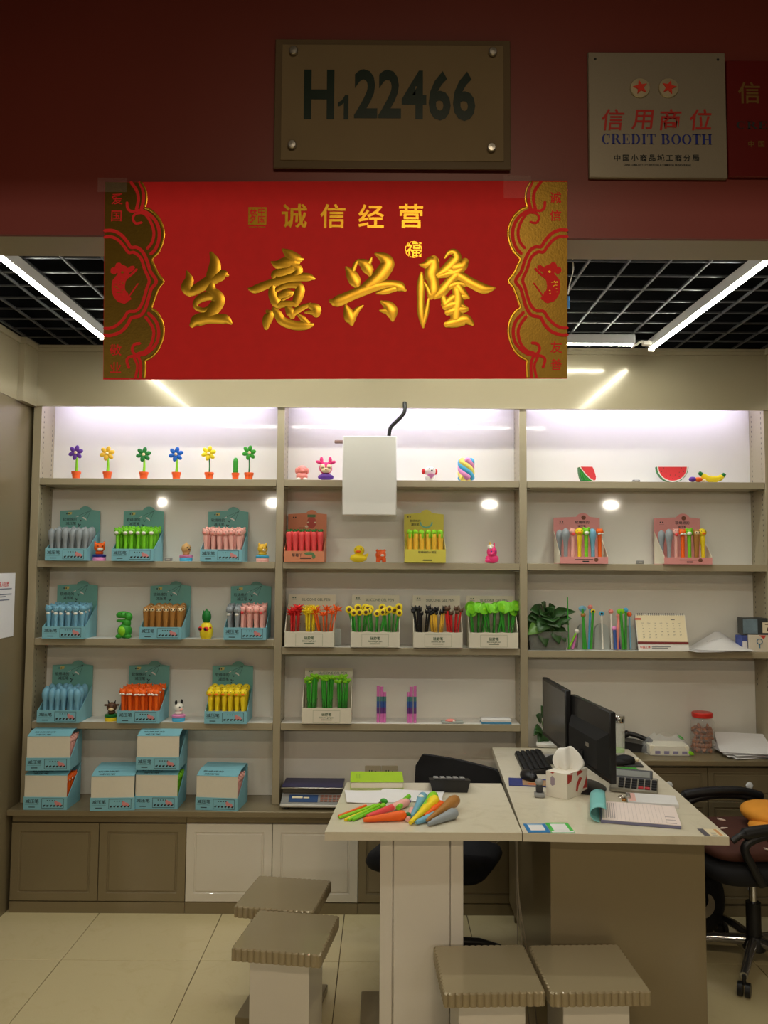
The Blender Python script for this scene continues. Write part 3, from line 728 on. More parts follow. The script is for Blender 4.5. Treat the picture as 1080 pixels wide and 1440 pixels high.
# notice sheet on the left side wall
nt_ = thing('notice_sheet', 'white paper notice taped to the left side wall', 'notice', (XL+0.001, 3.83, 1.46))
MB().rbox(0, -0.13, -0.152, 0.0012, 0.085, 0.152, 0.0004).build('sheet', PAPER, nt_)
mb = MB(); mb.T = Matrix.Translation((0.0018, 0, 0)) @ Matrix.Rotation(PI/2, 4, 'Z')
mb.text('商人招牌', 0.026, -0.03, 0, 0.100, bold=0.012); mb.build('red_heading', M('notice_red', (214, 70, 70), 0.6), nt_, smooth=0)
mb = MB(); mb.T = Matrix.Translation((0.0018, 0, 0)) @ Matrix.Rotation(PI/2, 4, 'Z')
for z, w in ((0.078, 0.15), (0.052, 0.15), (0.042, 0.09), (0.026, 0.13)): mb.box(-0.10, -0.0001, z-0.0025, -0.10+w, 0.0001, z+0.0025)
mb.build('printed_lines', M('notice_grey', (120, 124, 140), 0.7), nt_, smooth=0)
# ================================================================== SIDE TABLE AND DESK
def slab_thing(poly, th, parent, m, name, base):
    cx, cy = base
    mb = MB(); P = [(p[0]-cx, p[1]-cy) for p in poly]
    mb.slab(P, ZDESK-th, ZDESK); return mb.build(name, m, parent, smooth=0)
tb = thing('side_table', 'small pale stone-topped table on a white panelled pedestal', 'table', (0.14, 2.98, 0))
slab_thing([(-0.189, 2.719), (0.463, 2.724), (0.482, 3.326), (-0.144, 3.330)], 0.027, tb, STONE, 'tabletop', (0.14, 2.98))
px0, px1, py0, py1 = -0.006-0.14, 0.272-0.14, 2.765-2.98, 3.06-2.98
MB().box(px0+0.002, py0+0.006, 0.03, px1-0.002, py1, ZDESK-0.0275).build('pedestal', WDOOR, tb, smooth=0)
for xa_, xb_ in ((px0, px0+0.042), (px0+0.0455, px1-0.0455), (px1-0.042, px1)): MB().rbox(xa_, py0-0.010, 0.031, xb_, py0+0.0055, ZDESK-0.0285, 0.0025).build('pedestal_panel', WDOOR, tb)
MB().rbox(-0.215, -0.25, 0.0005, 0.21, 0.22, 0.030, 0.003).build('base_plate', CHAMPD, tb)

dk = thing('reception_desk', 'long pale stone-topped desk with a brown end panel', 'desk', (0.83, 3.34, 0))
DC = [(0.466, 2.722), (1.136, 2.694), (1.190, 3.955), (0.533, 3.976)]
slab_thing(DC, 0.027, dk, STONE, 'desktop', (0.83, 3.34))
MB().rbox(0.565-0.83, 2.765-3.34, 0.0005, 1.083-0.83, 2.795-3.34, ZDESK-0.0275, 0.002).build('end_panel', CHAMPD, dk)
MB().rbox(0.595-0.83, 2.796-3.34, 0.10, 0.615-0.83, 3.86-3.34, ZDESK-0.0275, 0.002).build('modesty_panel', CHAMPD, dk)
MB().rbox(0.62-0.83, 3.86-3.34, 0.0005, 1.12-0.83, 3.885-3.34, ZDESK-0.0275, 0.002).build('rear_panel', CHAMPD, dk)
MB().rbox(0.70-0.83, 2.80-3.34, 0.62, 1.090-0.83, 3.84-3.34, ZDESK-0.0275, 0.002).build('apron_drawer', CHAMPD, dk)
for k, (x0, y0, x1, y1) in enumerate(((0.475, 2.90, 0.52, 2.88), (0.488, 3.0, 0.55, 2.92), (0.50, 3.1, 0.52, 3.02))):
    wc = MB(); wc.tube(smooth([(x0, y0, ZDESK-0.03), (x0+0.004, y0-0.01, 0.5), (x1-0.02, y1, 0.2), (x1, y1, 0.006)], 5), 0.0022, 6)
    tag(wc.build('hanging_cord', M('white_cord', (150, 140, 120), 0.5)), ['nearest', 'middle', 'farthest'][k]+' of three thin pale cords hanging beside the brown desk panel', 'cord', 'cords hanging beside the desk panel')
wc = MB(); wc.tube(smooth([(0.40, 3.90, 0.40), (0.46, 3.85, 0.34), (0.54, 3.88, 0.36), (0.62, 3.90, 0.42)], 6), 0.0025, 6)
tag(wc.build('loose_cable', M('white_cord', (200, 194, 180), 0.5), loc=(0, 0, 0)), 'white cable looping under the table in front of the brown cabinet', 'cable')

# ================================================================== STOOLS
def stool():
    t = thing('fluted_stool', '', 'stool')
    H = 0.42; hw = 0.150
    mb = MB(); n = 13; pts = []; r = 0.014
    for side in range(4):                 # fluted rim outline
        for i in range(n):
            for q in (0.0, 0.12, 0.3, 0.5, 0.7, 0.88):
                off = 0.0055*(math.sin(PI*q)**0.6 if q > 0 else 0)-0.0055
                u = -hw+r + (2*hw-2*r)*((i+q)/n); a = (u, -(hw+off))
                c, s_ = [(1, 0), (0, 1), (-1, 0), (0, -1)][side]
                pts.append((a[0]*c-a[1]*s_, a[0]*s_+a[1]*c))
        for k in (0.25, 0.5, 0.75):
            an = -PI/2+k*PI/2; a = (hw-r+r*math.cos(an), -(hw-r)+r*math.sin(an)); c, s_ = [(1, 0), (0, 1), (-1, 0), (0, -1)][side]
            pts.append((a[0]*c-a[1]*s_, a[0]*s_+a[1]*c))
    N = len(pts); vs = []; fs = []
    lay = [(H-0.040, 1.0), (H-0.004, 1.0), (H, 0.975)]
    for z, k in lay: vs += [(p[0]*k, p[1]*k, z) for p in pts]
    for l in range(2):
        for i in range(N):
            j = (i+1) % N; fs.append((l*N+i, l*N+j, (l+1)*N+j, (l+1)*N+i))
    fs.append(tuple(range(2*N, 3*N))); fs.append(tuple(reversed(range(N))))
    mb.add(vs, fs); mb.build('seat', M('stool_champagne', (160, 146, 116), 0.22, 0.2, 0.08, 700, coat=0.3), t, smooth=30)
    MB().rbox(-0.100, -0.100, 0.028, 0.100, 0.100, H-0.0405, 0.002).build('column', WDOOR, t)
    MB().rbox(-0.140, -0.140, 0.0005, 0.140, 0.140, 0.028, 0.003).build('base_plate', CHAMPD, t)
    return t
st = stool()
for i, (c, a, lab) in enumerate([((-0.368, 3.135), -9.0, 'square brown stool with white column, the farther of the two at left'),
        ((-0.318, 2.815), -8.5, 'square brown fluted stool nearer the camera of the left pair'),
        ((0.325, 2.575), 2.5, 'square brown fluted stool in front of the white table pedestal'), ((0.637, 2.582), 2.2, 'square brown fluted stool in front of the brown desk panel')]):
    o = st if i == 0 else dup(st)
    o.location = (c[0], c[1], 0); o.rotation_euler = (0, 0, math.radians(a)); o['label'] = lab; o['group'] = 'fluted square stools before the desk'

# ================================================================== OFFICE CHAIRS
def chair_base(t, seatz, legmat, leg0, R=0.285):
    MB().tube([(0, 0, 0.10), (0, 0, 0.26)], 0.030, 14).build('gas_lift_sleeve', BLACK, t)
    MB().tube([(0, 0, 0.26), (0, 0, seatz-0.05)], 0.016, 12).build('gas_lift', CHROME, t)
    MB().lathe([(0.0, 0.07), (0.045, 0.07), (0.048, 0.10), (0.035, 0.125), (0.0, 0.13)], 16).build('hub', BLACK, t)
    for k in range(5):
        a = leg0+2*PI*k/5; c, s_ = math.cos(a), math.sin(a)
        lg = MB(); lg.tube([(0.03*c, 0.03*s_, 0.105), (0.15*c, 0.15*s_, 0.10), (R*c, R*s_, 0.078)], [0.022, 0.019, 0.015], 10)
        leg = lg.build('leg', legmat, t)
        ca = MB(); x, y = R*c, R*s_
        ca.tube([(x, y, 0.045), (x, y, 0.080)], 0.008, 8)
        for o in (-0.014, 0.014):
            cx, cy = x-s_*o, y+c*o
            ca.tube([(cx+s_*0.009, cy-c*0.009, 0.027), (cx-s_*0.009, cy+c*0.009, 0.027)], 0.0265, 18)
        cst = ca.build('caster', BLACK, leg)
# chair at the right, turned to the desk (local +X is the sitter's forward)
rc = thing('office_armchair', 'black office armchair at the right of the desk with loop armrests', 'office chair', (1.560, 3.475, 0), math.radians(184))
chair_base(rc, 0.44, M('chair_leg_chrome', (170, 170, 172), 0.12, 0.9), math.radians(54))
def soft(name, w, d, h, z, m, parent, r=0.03, dz=0.0, loc=(0, 0)):
    mb = MB(); N = 12
    def f(u, v):
        return None
    vs = []; fs = []
    for k, (t, zz) in enumerate(((0.86, 0.0), (0.97, 0.18), (1.0, 0.5), (0.97, 0.82), (0.86, 1.0), (0.45, 1.0+dz), (0.0, 1.0+dz*1.3))):
        for i in range(32):
            a = 2*PI*i/32; c, s_ = math.cos(a), math.sin(a); p = 2/5.0
            vs.append((loc[0]+w/2*t*math.copysign(abs(c)**p, c), loc[1]+d/2*t*math.copysign(abs(s_)**p, s_), z+h*zz))
    for k in range(6):
        for i in range(32):
            j = (i+1) % 32; fs.append((k*32+i, k*32+j, (k+1)*32+j, (k+1)*32+i))
    fs.append(tuple(reversed(range(32))))
    mb.add(vs, fs); return mb.build(name, m, parent, smooth=60)
soft('seat', 0.50, 0.50, 0.085, 0.405, FABRIC, rc, loc=(0.02, 0))
mb = MB(); mb.rbox(-0.13, -0.12, 0.378, 0.13, 0.12, 0.404, 0.01); mb.build('seat_plate', BLACK, rc)
for s in (-1, 1):   # loop armrests
    y = s*0.265
    lp = MB(); lp.tube(smooth([(0.10, y, 0.43), (0.14, y, 0.50), (0.17, y, 0.575), (0.10, y, 0.615), (-0.05, y, 0.625), (-0.16, y, 0.60), (-0.20, y, 0.54), (-0.15, y, 0.46), (-0.12, y, 0.43)], 6), 0.017, 10)
    ar = lp.build('armrest', BLACK, rc)
    pd = MB(); pd.tube(smooth([(0.22, y, 0.600), (0.17, y, 0.626), (0.05, y, 0.640), (-0.10, y, 0.640), (-0.20, y, 0.615)], 6), [0.012]*6+[0.023]*12+[0.020]*6+[0.012], 12); pd.build('armrest_pad', BLACK, ar)
    br = MB(); br.rbox(-0.06, y-0.035*s-0.02, 0.30, 0.02, y-0.035*s+0.02, 0.52, 0.012); br.build('arm_bracket', M('grey_bracket', (120, 118, 112), 0.4), rc)
bk = MB()
def backf(u, v):
    z = 0.50+v*0.52; x = -0.235-0.05*v-0.05*(1-(2*u-1)**2)
    return (x, (u-0.5)*(0.46-0.06*v), z)
vs_ = []
for t, off in ((0, 0.0), (1, -0.02)):
    for j in range(11):
        for i in range(11):
            p = Vector(backf(i/10, j/10)); p.x += off; vs_.append(p)
fs_ = []
for j in range(10):
    for i in range(10):
        f = (j*11+i, j*11+i+1, (j+1)*11+i+1, (j+1)*11+i); fs_.append(f); fs_.append(tuple(q+121 for q in reversed(f)))
rim = list(range(11))+[j*11+10 for j in range(1, 11)]+[110+i for i in range(9, -1, -1)]+[j*11 for j in range(9, 0, -1)]
for a, b in zip(rim, rim[1:]+rim[:1]): fs_.append((a, a+121, b+121, b))
bk.add(vs_, fs_); bk.build('backrest', FABRIC, rc)
mb = MB(); mb.tube(smooth([(-0.10, 0, 0.39), (-0.22, 0, 0.39), (-0.29, 0, 0.46), (-0.30, 0, 0.62)], 5), 0.02, 8); mb.build('back_support', BLACK, rc)
# brown patterned seat cushion and the yellow jacket-like cushion
cu = thing('brown_cushion', 'dark brown seat cushion with pale leaf print on the right office chair', 'cushion', (1.530, 3.475, 0.494), math.radians(184))
soft('cover', 0.47, 0.46, 0.055, 0.0, M('brown_cloth', (74, 38, 26), 0.8, 0, 0.15, 60), cu, dz=0.12)
pt = M('print_cream', (226, 206, 190), 0.8)
for x, y, a, l in ((0.10, 0.19, 0.5, 0.040), (0.02, 0.215, 2.0, 0.034), (-0.06, 0.20, 0.0, 0.05), (0.16, 0.10, 1.2, 0.04), (-0.02, 0.10, 2.6, 0.045), (0.08, -0.02, 0.3, 0.05), (-0.10, 0.02, 1.1, 0.04), (0.03, -0.14, 2.2, 0.04)):
    zt = 0.062 if y < 0.16 else 0.056
    mb = MB(); c, s_ = math.cos(a), math.sin(a)
    mb.slab([(x-l/2*c, y-l/2*s_), (x+s_*l*0.25, y-c*l*0.25), (x+l/2*c, y+l/2*s_), (x-s_*l*0.12, y+c*l*0.12)], zt-0.004, zt+0.0015); mb.build('printed_leaf', pt, cu, smooth=0)
YCL = M('yellow_cloth', (226, 150, 44), 0.8, 0, 0.08, 30, bump=0.2, bscale=60)
yl = thing('yellow_jacket', 'orange-yellow jacket with a dark green band lying on the right office chair', 'jacket', (1.69, 3.49, 0.548), math.radians(184))
mb = MB(); mb.ell((0.0, -0.02, 0.050), (0.150, 0.15, 0.058), 24, 12, Matrix.Rotation(-0.16, 3, 'Y')); mb.ell((0.06, 0.06, 0.030), (0.10, 0.11, 0.036), 20, 10); mb.v = [(x, y, max(0.001, z)) for x, y, z in mb.v]; mb.build('yellow_cloth', YCL, yl, smooth=60)
mb = MB(); mb.ell((-0.085, 0.0, 0.055), (0.095, 0.165, 0.068), 20, 12, Matrix.Rotation(-0.16, 3, 'Y')); mb.v = [(x, y, max(0.001, z)) for x, y, z in mb.v]; mb.build('green_band', M('green_cloth', (52, 66, 40), 0.85, 0, 0.2, 60), yl, smooth=60)
mb = MB(); mb.tube(smooth([(0.10, 0.08, 0.030), (0.12, 0.15, 0.026), (0.08, 0.20, 0.020), (0.0, 0.215, 0.018)], 5), [0.026]*15+[0.016], 12); mb.build('sleeve', YCL, yl, smooth=60)
bg = thing('black_bag', 'black bag with a pale crescent print under the right office chair', 'bag', (1.36, 3.70, 0.0))
mb = MB()
for k in range(3): mb.ell((0.05*k-0.04, 0.02*k, 0.17), (0.13, 0.08, 0.17), 16, 12)
mb.v = [(x, y, max(0.0005, z)) for x, y, z in mb.v]; mb.build('bag_body', BLACKM, bg, smooth=60)
mb = MB(); mb.ribbon([(0.02+0.06*math.cos(a), 0.20+0.055*math.sin(a), 0.036*math.sin((i+1)/12*PI)+0.003) for i, a in enumerate([-2.3+2.9*k/10 for k in range(11)])], -0.088, 0, 3, 1); mb.build('crescent_print', M('print_taupe', (140, 128, 104), 0.8), bg, smooth=0)
# task chair behind the side table (forward is towards the camera)
tc_ = thing('task_chair', 'black fabric task chair behind the side table', 'office chair', (0.255, 3.445, 0), math.radians(-113))
chair_base(tc_, 0.47, BLACK, math.radians(113), 0.24)
soft('seat', 0.44, 0.50, 0.055, 0.455, FABRIC, tc_, loc=(0.10, 0))
mb = MB(); mb.rbox(-0.05, -0.12, 0.43, 0.22, 0.12, 0.452, 0.01); mb.build('seat_plate', BLACK, tc_)
bk = MB(); vs_ = []
for off in (0.0, -0.025):
    for j in range(11):
        for i in range(13):
            u, v = i/12, j/10; taper = 0.40*(1-0.14*max(0, v-0.8)/0.2)
            vs_.append(Vector((-0.17-0.04*v-0.03*(1-(2*u-1)**2)+off, (u-0.5)*taper, 0.56+v*(0.245-0.035*u*v))))
fs_ = []
for j in range(10):
    for i in range(12):
        f = (j*13+i, j*13+i+1, (j+1)*13+i+1, (j+1)*13+i); fs_.append(f); fs_.append(tuple(q+143 for q in reversed(f)))
rim = list(range(13))+[j*13+12 for j in range(1, 11)]+[130+i for i in range(11, -1, -1)]+[j*13 for j in range(9, 0, -1)]
for a, b in zip(rim, rim[1:]+rim[:1]): fs_.append((a, a+143, b+143, b))
bk.add(vs_, fs_); bk.build('backrest', FABRIC, tc_)
mb = MB(); mb.tube(smooth([(0.0, 0, 0.44), (-0.12, 0, 0.44), (-0.205, 0, 0.50), (-0.225, 0, 0.66)], 5), 0.018, 8); mb.build('back_support', BLACK, tc_)
# ================================================================== MERCHANDISE
def prims(mb, ps):
    for p in ps:
        k = p[0]
        if k == 'e':
            rot = None
            if len(p) > 3: rot = Matrix.Rotation(p[3][0], 3, 'X') @ Matrix.Rotation(p[3][1], 3, 'Y') @ Matrix.Rotation(p[3][2], 3, 'Z')
            mb.ell(p[1], p[2], 14, 10, rot)
        elif k == 's': mb.ell(p[1], p[2], 8, 6)
        elif k == 'c': mb.tube([p[1], p[2]], [p[3], p[4]], 10)
        elif k == 'l': mb.lathe(p[1], 18, p[2] if len(p) > 2 else (0, 0, 0))
        elif k == 't': mb.tube(smooth(p[1], 4), p[2], 8)
        elif k == 'b': mb.rbox(*p[1:])
    return mb
def figure(name, label, cat, loc, rz, specs, group=None):
    t = thing(name, label, cat, loc, rz, group)
    for part, m, ps in specs: prims(MB(), ps).build(part, S[m] if isinstance(m, str) else m, t, smooth=60)
    return t
def sx(px, py, Y): return at(px, py, Y).x

# ---- pens with animal heads: root mesh is the silicone body, features are its parts
PROTO = {}
def proto(kind, bodymat, body, parts):
    r = prims(MB(), body).build('silicone_pen', S[bodymat], None, smooth=60)
    for nm, m, ps in parts: prims(MB(), ps).build(nm, S[m], r, smooth=60)
    PROTO[kind] = r
eyes = lambda x, y, z, r=0.0022: [('s', (-x, -y, z), r), ('s', (x, -y, z), r)]
stem = lambda rt=0.0095: ('l', [(0.006, 0.0), (0.0085, 0.02), (0.0085, 0.06), (rt, 0.11), (rt, 0.122)])
def hippo(c): proto('hippo_'+c, c, [('l', [(0.006, 0.0), (0.009, 0.02), (0.0095, 0.07), (0.0120, 0.095), (0.0172, 0.115), (0.0180, 0.128), (0.0145, 0.146), (0.006, 0.154), (0.0, 0.156)])],
      [('eyes', 'black', [('c', (-0.0085, -0.0128, 0.137), (0.0, -0.0152, 0.1365), 0.0008, 0.0008), ('c', (0.001, -0.0155, 0.132), (0.010, -0.0128, 0.132), 0.0008, 0.0008)])])
hippo('grey'); hippo('blue')
proto('seal_blue', 'blue', [('l', [(0.006, 0.0), (0.0085, 0.02), (0.009, 0.07), (0.0125, 0.108), (0.012, 0.118), (0.0105, 0.124)]), ('e', (0, 0, 0.138), (0.0185, 0.0165, 0.0170)), ('s', (-0.011, 0, 0.152), 0.005), ('s', (0.011, 0, 0.152), 0.005)],
      [('muzzle', 'white', [('e', (0, -0.0085, 0.116), (0.0100, 0.0075, 0.0070))]), ('eyes', 'black', eyes(0.006, 0.0142, 0.142, 0.0016))])
proto('frog', 'green', [stem(), ('e', (0, 0, 0.138), (0.0200, 0.0170, 0.0185)), ('s', (-0.011, 0, 0.155), 0.0065), ('s', (0.011, 0, 0.155), 0.0065)],
      [('muzzle', 'white', [('e', (0, -0.0115, 0.134), (0.0115, 0.0085, 0.0090))]), ('eyes', 'black', eyes(0.0105, 0.0145, 0.1445, 0.0020))])
proto('bear_pink', 'pink', [('l', [(0.006, 0.0), (0.0085, 0.02), (0.009, 0.07), (0.0122, 0.105), (0.0118, 0.116), (0.0105, 0.122)]), ('e', (0, 0, 0.138), (0.0195, 0.0170, 0.0185)), ('s', (-0.013, 0, 0.154), 0.006), ('s', (0.013, 0, 0.154), 0.006)],
      [('muzzle', 'coral', [('e', (0, -0.0130, 0.134), (0.008, 0.006, 0.0065))]), ('eyes', 'black', eyes(0.009, 0.0148, 0.1435, 0.0018))])
proto('pig_pink', 'pink', [stem(), ('e', (0, 0, 0.140), (0.0145, 0.0140, 0.0165)), ('s', (-0.010, 0, 0.154), 0.0045), ('s', (0.010, 0, 0.154), 0.0045)],
      [('muzzle', 'rose', [('e', (0, -0.0095, 0.128), (0.008, 0.006, 0.0085))]), ('eyes', 'black', eyes(0.007, 0.0125, 0.1445, 0.0013))])
proto('sloth', 'brown', [('l', [(0.006, 0.0), (0.0095, 0.02), (0.0115, 0.07), (0.0160, 0.125), (0.0165, 0.138), (0.0125, 0.150), (0.0, 0.155)])],
      [('face', 'cream', [('e', (0, -0.0110, 0.136), (0.0140, 0.0075, 0.0090))]), ('eyes', 'black', eyes(0.0072, 0.0166, 0.1375, 0.0038)+[('s', (0, -0.0165, 0.1305), 0.0022)])])
proto('fox', 'orange', [stem(), ('e', (0, 0, 0.138), (0.0192, 0.0165, 0.0168)), ('c', (-0.010, 0, 0.146), (-0.0145, 0, 0.159), 0.006, 0.001), ('c', (0.010, 0, 0.146), (0.0145, 0, 0.159), 0.006, 0.001)],
      [('cheeks', 'white', [('e', (-0.0070, -0.0125, 0.1300), (0.0095, 0.006, 0.0046), (0, -0.25, 0)), ('e', (0.0070, -0.0125, 0.1300), (0.0095, 0.006, 0.0046), (0, 0.25, 0))]), ('eyes', 'black', eyes(0.008, 0.0132, 0.1405, 0.0014)+[('s', (0, -0.0158, 0.1335), 0.0018)])])
proto('duck_yellow', 'yellow', [('l', [(0.006, 0.0), (0.0085, 0.02), (0.0085, 0.07), (0.0115, 0.095), (0.0130, 0.108), (0.0115, 0.119), (0.0100, 0.123)]), ('e', (0, 0, 0.139), (0.0200, 0.0180, 0.0190))],
      [('beak', 'orange', [('e', (0, -0.0185, 0.1335), (0.0085, 0.0060, 0.0038))]), ('eyes', 'black', eyes(0.0095, 0.0150, 0.1445, 0.0020))])
proto('carrot', 'rose', [('l', [(0.006, 0.0), (0.0095, 0.02), (0.0110, 0.07), (0.0150, 0.125), (0.0155, 0.136), (0.0120, 0.146), (0.0, 0.149)])],
      [('leaves', 'dgreen', [('e', (-0.005, -0.003, 0.150), (0.0095, 0.005, 0.0042), (0, 0.5, 0)), ('e', (0.007, -0.002, 0.151), (0.0095, 0.005, 0.0042), (0, -0.5, 0)), ('c', (0, 0, 0.146), (0.002, 0, 0.158), 0.003, 0.002)])])
proto('corn', 'gold', [('l', [(0.006, 0.0), (0.0100, 0.02), (0.0110, 0.06), (0.0122, 0.120), (0.0115, 0.135), (0.0, 0.142)])],
      [('husk', 'lime', [('e', (0, 0, 0.140), (0.0140, 0.0135, 0.0120)), ('e', (-0.004, -0.0075, 0.124), (0.0085, 0.006, 0.0170))])])
def flower_pen(kind, stemmat, headparts):
    r = prims(MB(), [('c', (0, 0, 0), (0, 0, 0.190), 0.0050, 0.0046)]).build('stem_pen', S[stemmat], None, smooth=60)
    for nm, m, ps in headparts: prims(MB(), ps).build(nm, S[m], r, smooth=60)
    PROTO[kind] = r
def spiky(c):
    ps = []
    for k in range(12):
        a = 2*PI*k/12; ps.append(('c', (0, 0, 0.182), (0.027*math.cos(a), 0.027*math.sin(a), 0.184+0.020*(k % 2)), 0.0060, 0.0016))
    ps.append(('s', (0, 0, 0.188), 0.011)); return ps
for c in ('red', 'yellow', 'orange'): flower_pen('spiky_'+c, c, [('petals', c, spiky(c))])
flower_pen('sunflower', 'leaf', [('petals', 'yellow', [('e', (0, -0.005, 0.196), (0.0200, 0.0045, 0.0200))]), ('seed_disc', 'dbrown', [('e', (0, -0.0085, 0.196), (0.0100, 0.0030, 0.0100))])])
for c in ('black', 'gold', 'red'):
    flower_pen('cat_'+c, c, [('head', 'black' if c != 'red' else 'dbrown', [('e', (0, 0, 0.192), (0.0135, 0.011, 0.0105)), ('c', (-0.008, 0, 0.198), (-0.0115, 0, 0.210), 0.005, 0.0008), ('c', (0.008, 0, 0.198), (0.0115, 0, 0.210), 0.005, 0.0008)]),
        ('eyes', 'yellow' if c != 'red' else 'red', eyes(0.004, 0.0082, 0.193, 0.0016))])
flower_pen('lotus', 'leaf', [('leaf', 'green', [('e', (0, -0.006, 0.200), (0.0330, 0.0035, 0.0280), (-0.35, 0, 0))]), ('leaf_dimple', 'lime', [('e', (0, -0.0088, 0.2005), (0.010, 0.002, 0.008), (-0.35, 0, 0))])])
flower_pen('sprout', 'leaf', [('leaves', 'lime', [('e', (-0.008, -0.002, 0.194), (0.0110, 0.005, 0.0070), (0, 0.35, 0)), ('e', (0.008, -0.002, 0.194), (0.0110, 0.005, 0.0070), (0, -0.35, 0)), ('s', (0, 0, 0.190), 0.005)])])
def put_pen(kind, loc, rz=0.0, tilt=(0, 0), label='', group='', scale=1.0):
    o = dup(PROTO[kind]); o.location = loc; o.rotation_euler = (tilt[0], tilt[1], rz); o.scale = (scale,)*3
    return tag(o, label, 'pen', group)

# ---- teal display boxes
BW, BD, LIP = 0.208, 0.172, 0.060
def outline_bump(w, z0, z1, bx, br, bz):
    pts = [(-w/2, z0), (w/2, z0), (w/2, z1)]
    for k in range(13):
        a = math.radians(0+180*k/12); x = bx+br*math.cos(a); z = bz+br*math.sin(a)
        if z > z1: pts.append((x, z))
    pts.append((-w/2, z1)); return pts
def seg(mb, a, b, wd, y): mb.ribbon([a+(wd,), ((a[0]+b[0])/2, (a[1]+b[1])/2, wd), b+(wd,)], y, 0, 1, 1)
def front_print(t, y, w):
    mb = MB()
    mb.text('减压笔', 0.019, -0.062, y, 0.040, bold=0.01, sx=1.15)
    mb.box(-0.096, y-0.0001, 0.0245, -0.030, y, 0.0252); mb.box(-0.078, y-0.0001, 0.011, -0.048, y, 0.0145)
    for a, b in (((-0.016, 0.008), (0.088, 0.008)), ((0.088, 0.008), (0.088, 0.053)), ((0.088, 0.053), (-0.016, 0.053)), ((-0.016, 0.053), (-0.016, 0.008))): seg(mb, a, b, 0.0018, y)
    for k in range(6): mb.ell((-0.006+0.0165*k, y, 0.0185), (0.0045, 0.0003, 0.0045), 8, 5); mb.ell((-0.001+0.0165*k, y, 0.0215), (0.0025, 0.0003, 0.0028), 6, 4)
    for k in range(4): mb.box(0.008+0.012*k, y-0.0001, 0.041, 0.013+0.012*k, y, 0.0455)
    mb.build('front_print', INK, t, smooth=0)
    mb = MB(); mb.ell((0.062, y+0.0004, 0.028), (0.016, 0.0006, 0.009), 12, 6); mb.ell((0.052, y+0.0004, 0.036), (0.008, 0.0006, 0.008), 10, 6); mb.ell((0.074, y+0.0004, 0.022), (0.006, 0.0006, 0.006), 10, 6)
    mb.build('pink_splash', M('print_pink', (214, 140, 140), 0.6), t, smooth=0)
def header_print(t, T):
    def A(mb): mb.T = T; return mb
    mb = A(MB())
    mb.text('软绵绵的', 0.019, -0.053, 0, 0.214, bold=0.006, sx=0.95); mb.text('减压笔', 0.018, -0.046, 0, 0.193, bold=0.006, sx=1.0)
    mb.box(-0.072, -0.0001, 0.240, -0.066, 0, 0.246); mb.box(-0.061, -0.0001, 0.240, -0.055, 0, 0.246)
    q = lambda x, y: ((x-116.5)*0.0037, (788-y)*0.0036)
    for a, b in (((110, 725.5), (131, 715.5)), ((119, 726), (131, 715.5)), ((126, 730), (131, 715.5)), ((116, 728), (118, 731.5)), ((118, 731.5), (120, 728))): seg(mb, q(*a), q(*b), 0.0012, -0.0002)
    for x, y in ((117.5, 730), (114.5, 735.5), (115.5, 737), (117, 736), (114.8, 739.3)): c = q(x, y); mb.ell((c[0], 0, c[1]), (0.0035, 0.0003, 0.0028), 8, 4)
    mb.build('header_print', INK, t, smooth=0)
    mb = A(MB())
    for tri in (((110, 725.5), (114.2, 724.6), (114.5, 723.2)), ((119, 726), (126, 730), (125, 727.4), (121.3, 724.8))): mb.add([(q(*p)[0], -0.0003, q(*p)[1]) for p in tri], [tuple(range(len(tri)))])
    mb.build('paper_plane', WHITE, t, smooth=0)
    mb = A(MB()); mb.add([(-0.064, -0.00004, 0.236), (-0.044, -0.00004, 0.240), (-0.042, -0.00004, 0.252), (-0.062, -0.00004, 0.252)], [(0, 1, 2, 3)]); mb.build('yellow_mark', M('print_yellow', (206, 190, 110), 0.6), t, smooth=0)
def open_box(loc, rz, label):
    t = thing('pen_display_box', label, 'display box', loc, rz, 'teal pen display boxes on the left shelves')
    mb = MB(); w, d, e = BW/2, BD, 0.0022
    mb.box(-w, 0, 0, w, d, e).box(-w, 0, e, w, e, LIP)
    for s in (-1, 1):
        x0, x1 = (s*w-e if s > 0 else -w), (s*w if s > 0 else -w+e)
        P = [(e, e), (d, e), (d, 0.160), (0.012, LIP), (e, LIP)]
        n = len(P); vs = [(x0, a, b) for a, b in P]+[(x1, a, b) for a, b in P]; fs = [tuple(reversed(range(n))), tuple(range(n, 2*n))]
        fs += [(i, (i+1) % n, (i+1) % n+n, i+n) for i in range(n)]; mb.add(vs, fs)
    mb.build('carton', TEAL, t, smooth=0)
    MB().prism(outline_bump(BW, e, 0.258, 0.027, 0.037, 0.246), d-e, d).build('header_card', TEALH, t, smooth=0)
    mb = MB(); mb.box(-w+e+0.0005, e+0.0005, LIP-0.014, w-e-0.0005, d-e-0.0005, LIP-0.010)
    tr_ = mb.build('inner_tray', OFFW, t, smooth=0)
    mb = MB()
    for r in range(3):
        for c in range(6): mb.lathe([(0.0102, 0), (0.0102, 0.0004)], 10, (-w+0.022+(BW-0.044)*c/5, 0.030+0.044*r, LIP-0.0099))
    mb.build('tray_holes', INK, tr_, smooth=0)
    front_print(t, -0.0006, BW); header_print(t, Matrix.Translation((0, d-e-0.0006, 0)))
    return t
ROWW = ['front row', 'middle row', 'rear row']; ORD = ['leftmost', 'second from left', 'third from left', 'fourth from left', 'fifth from left', 'rightmost']
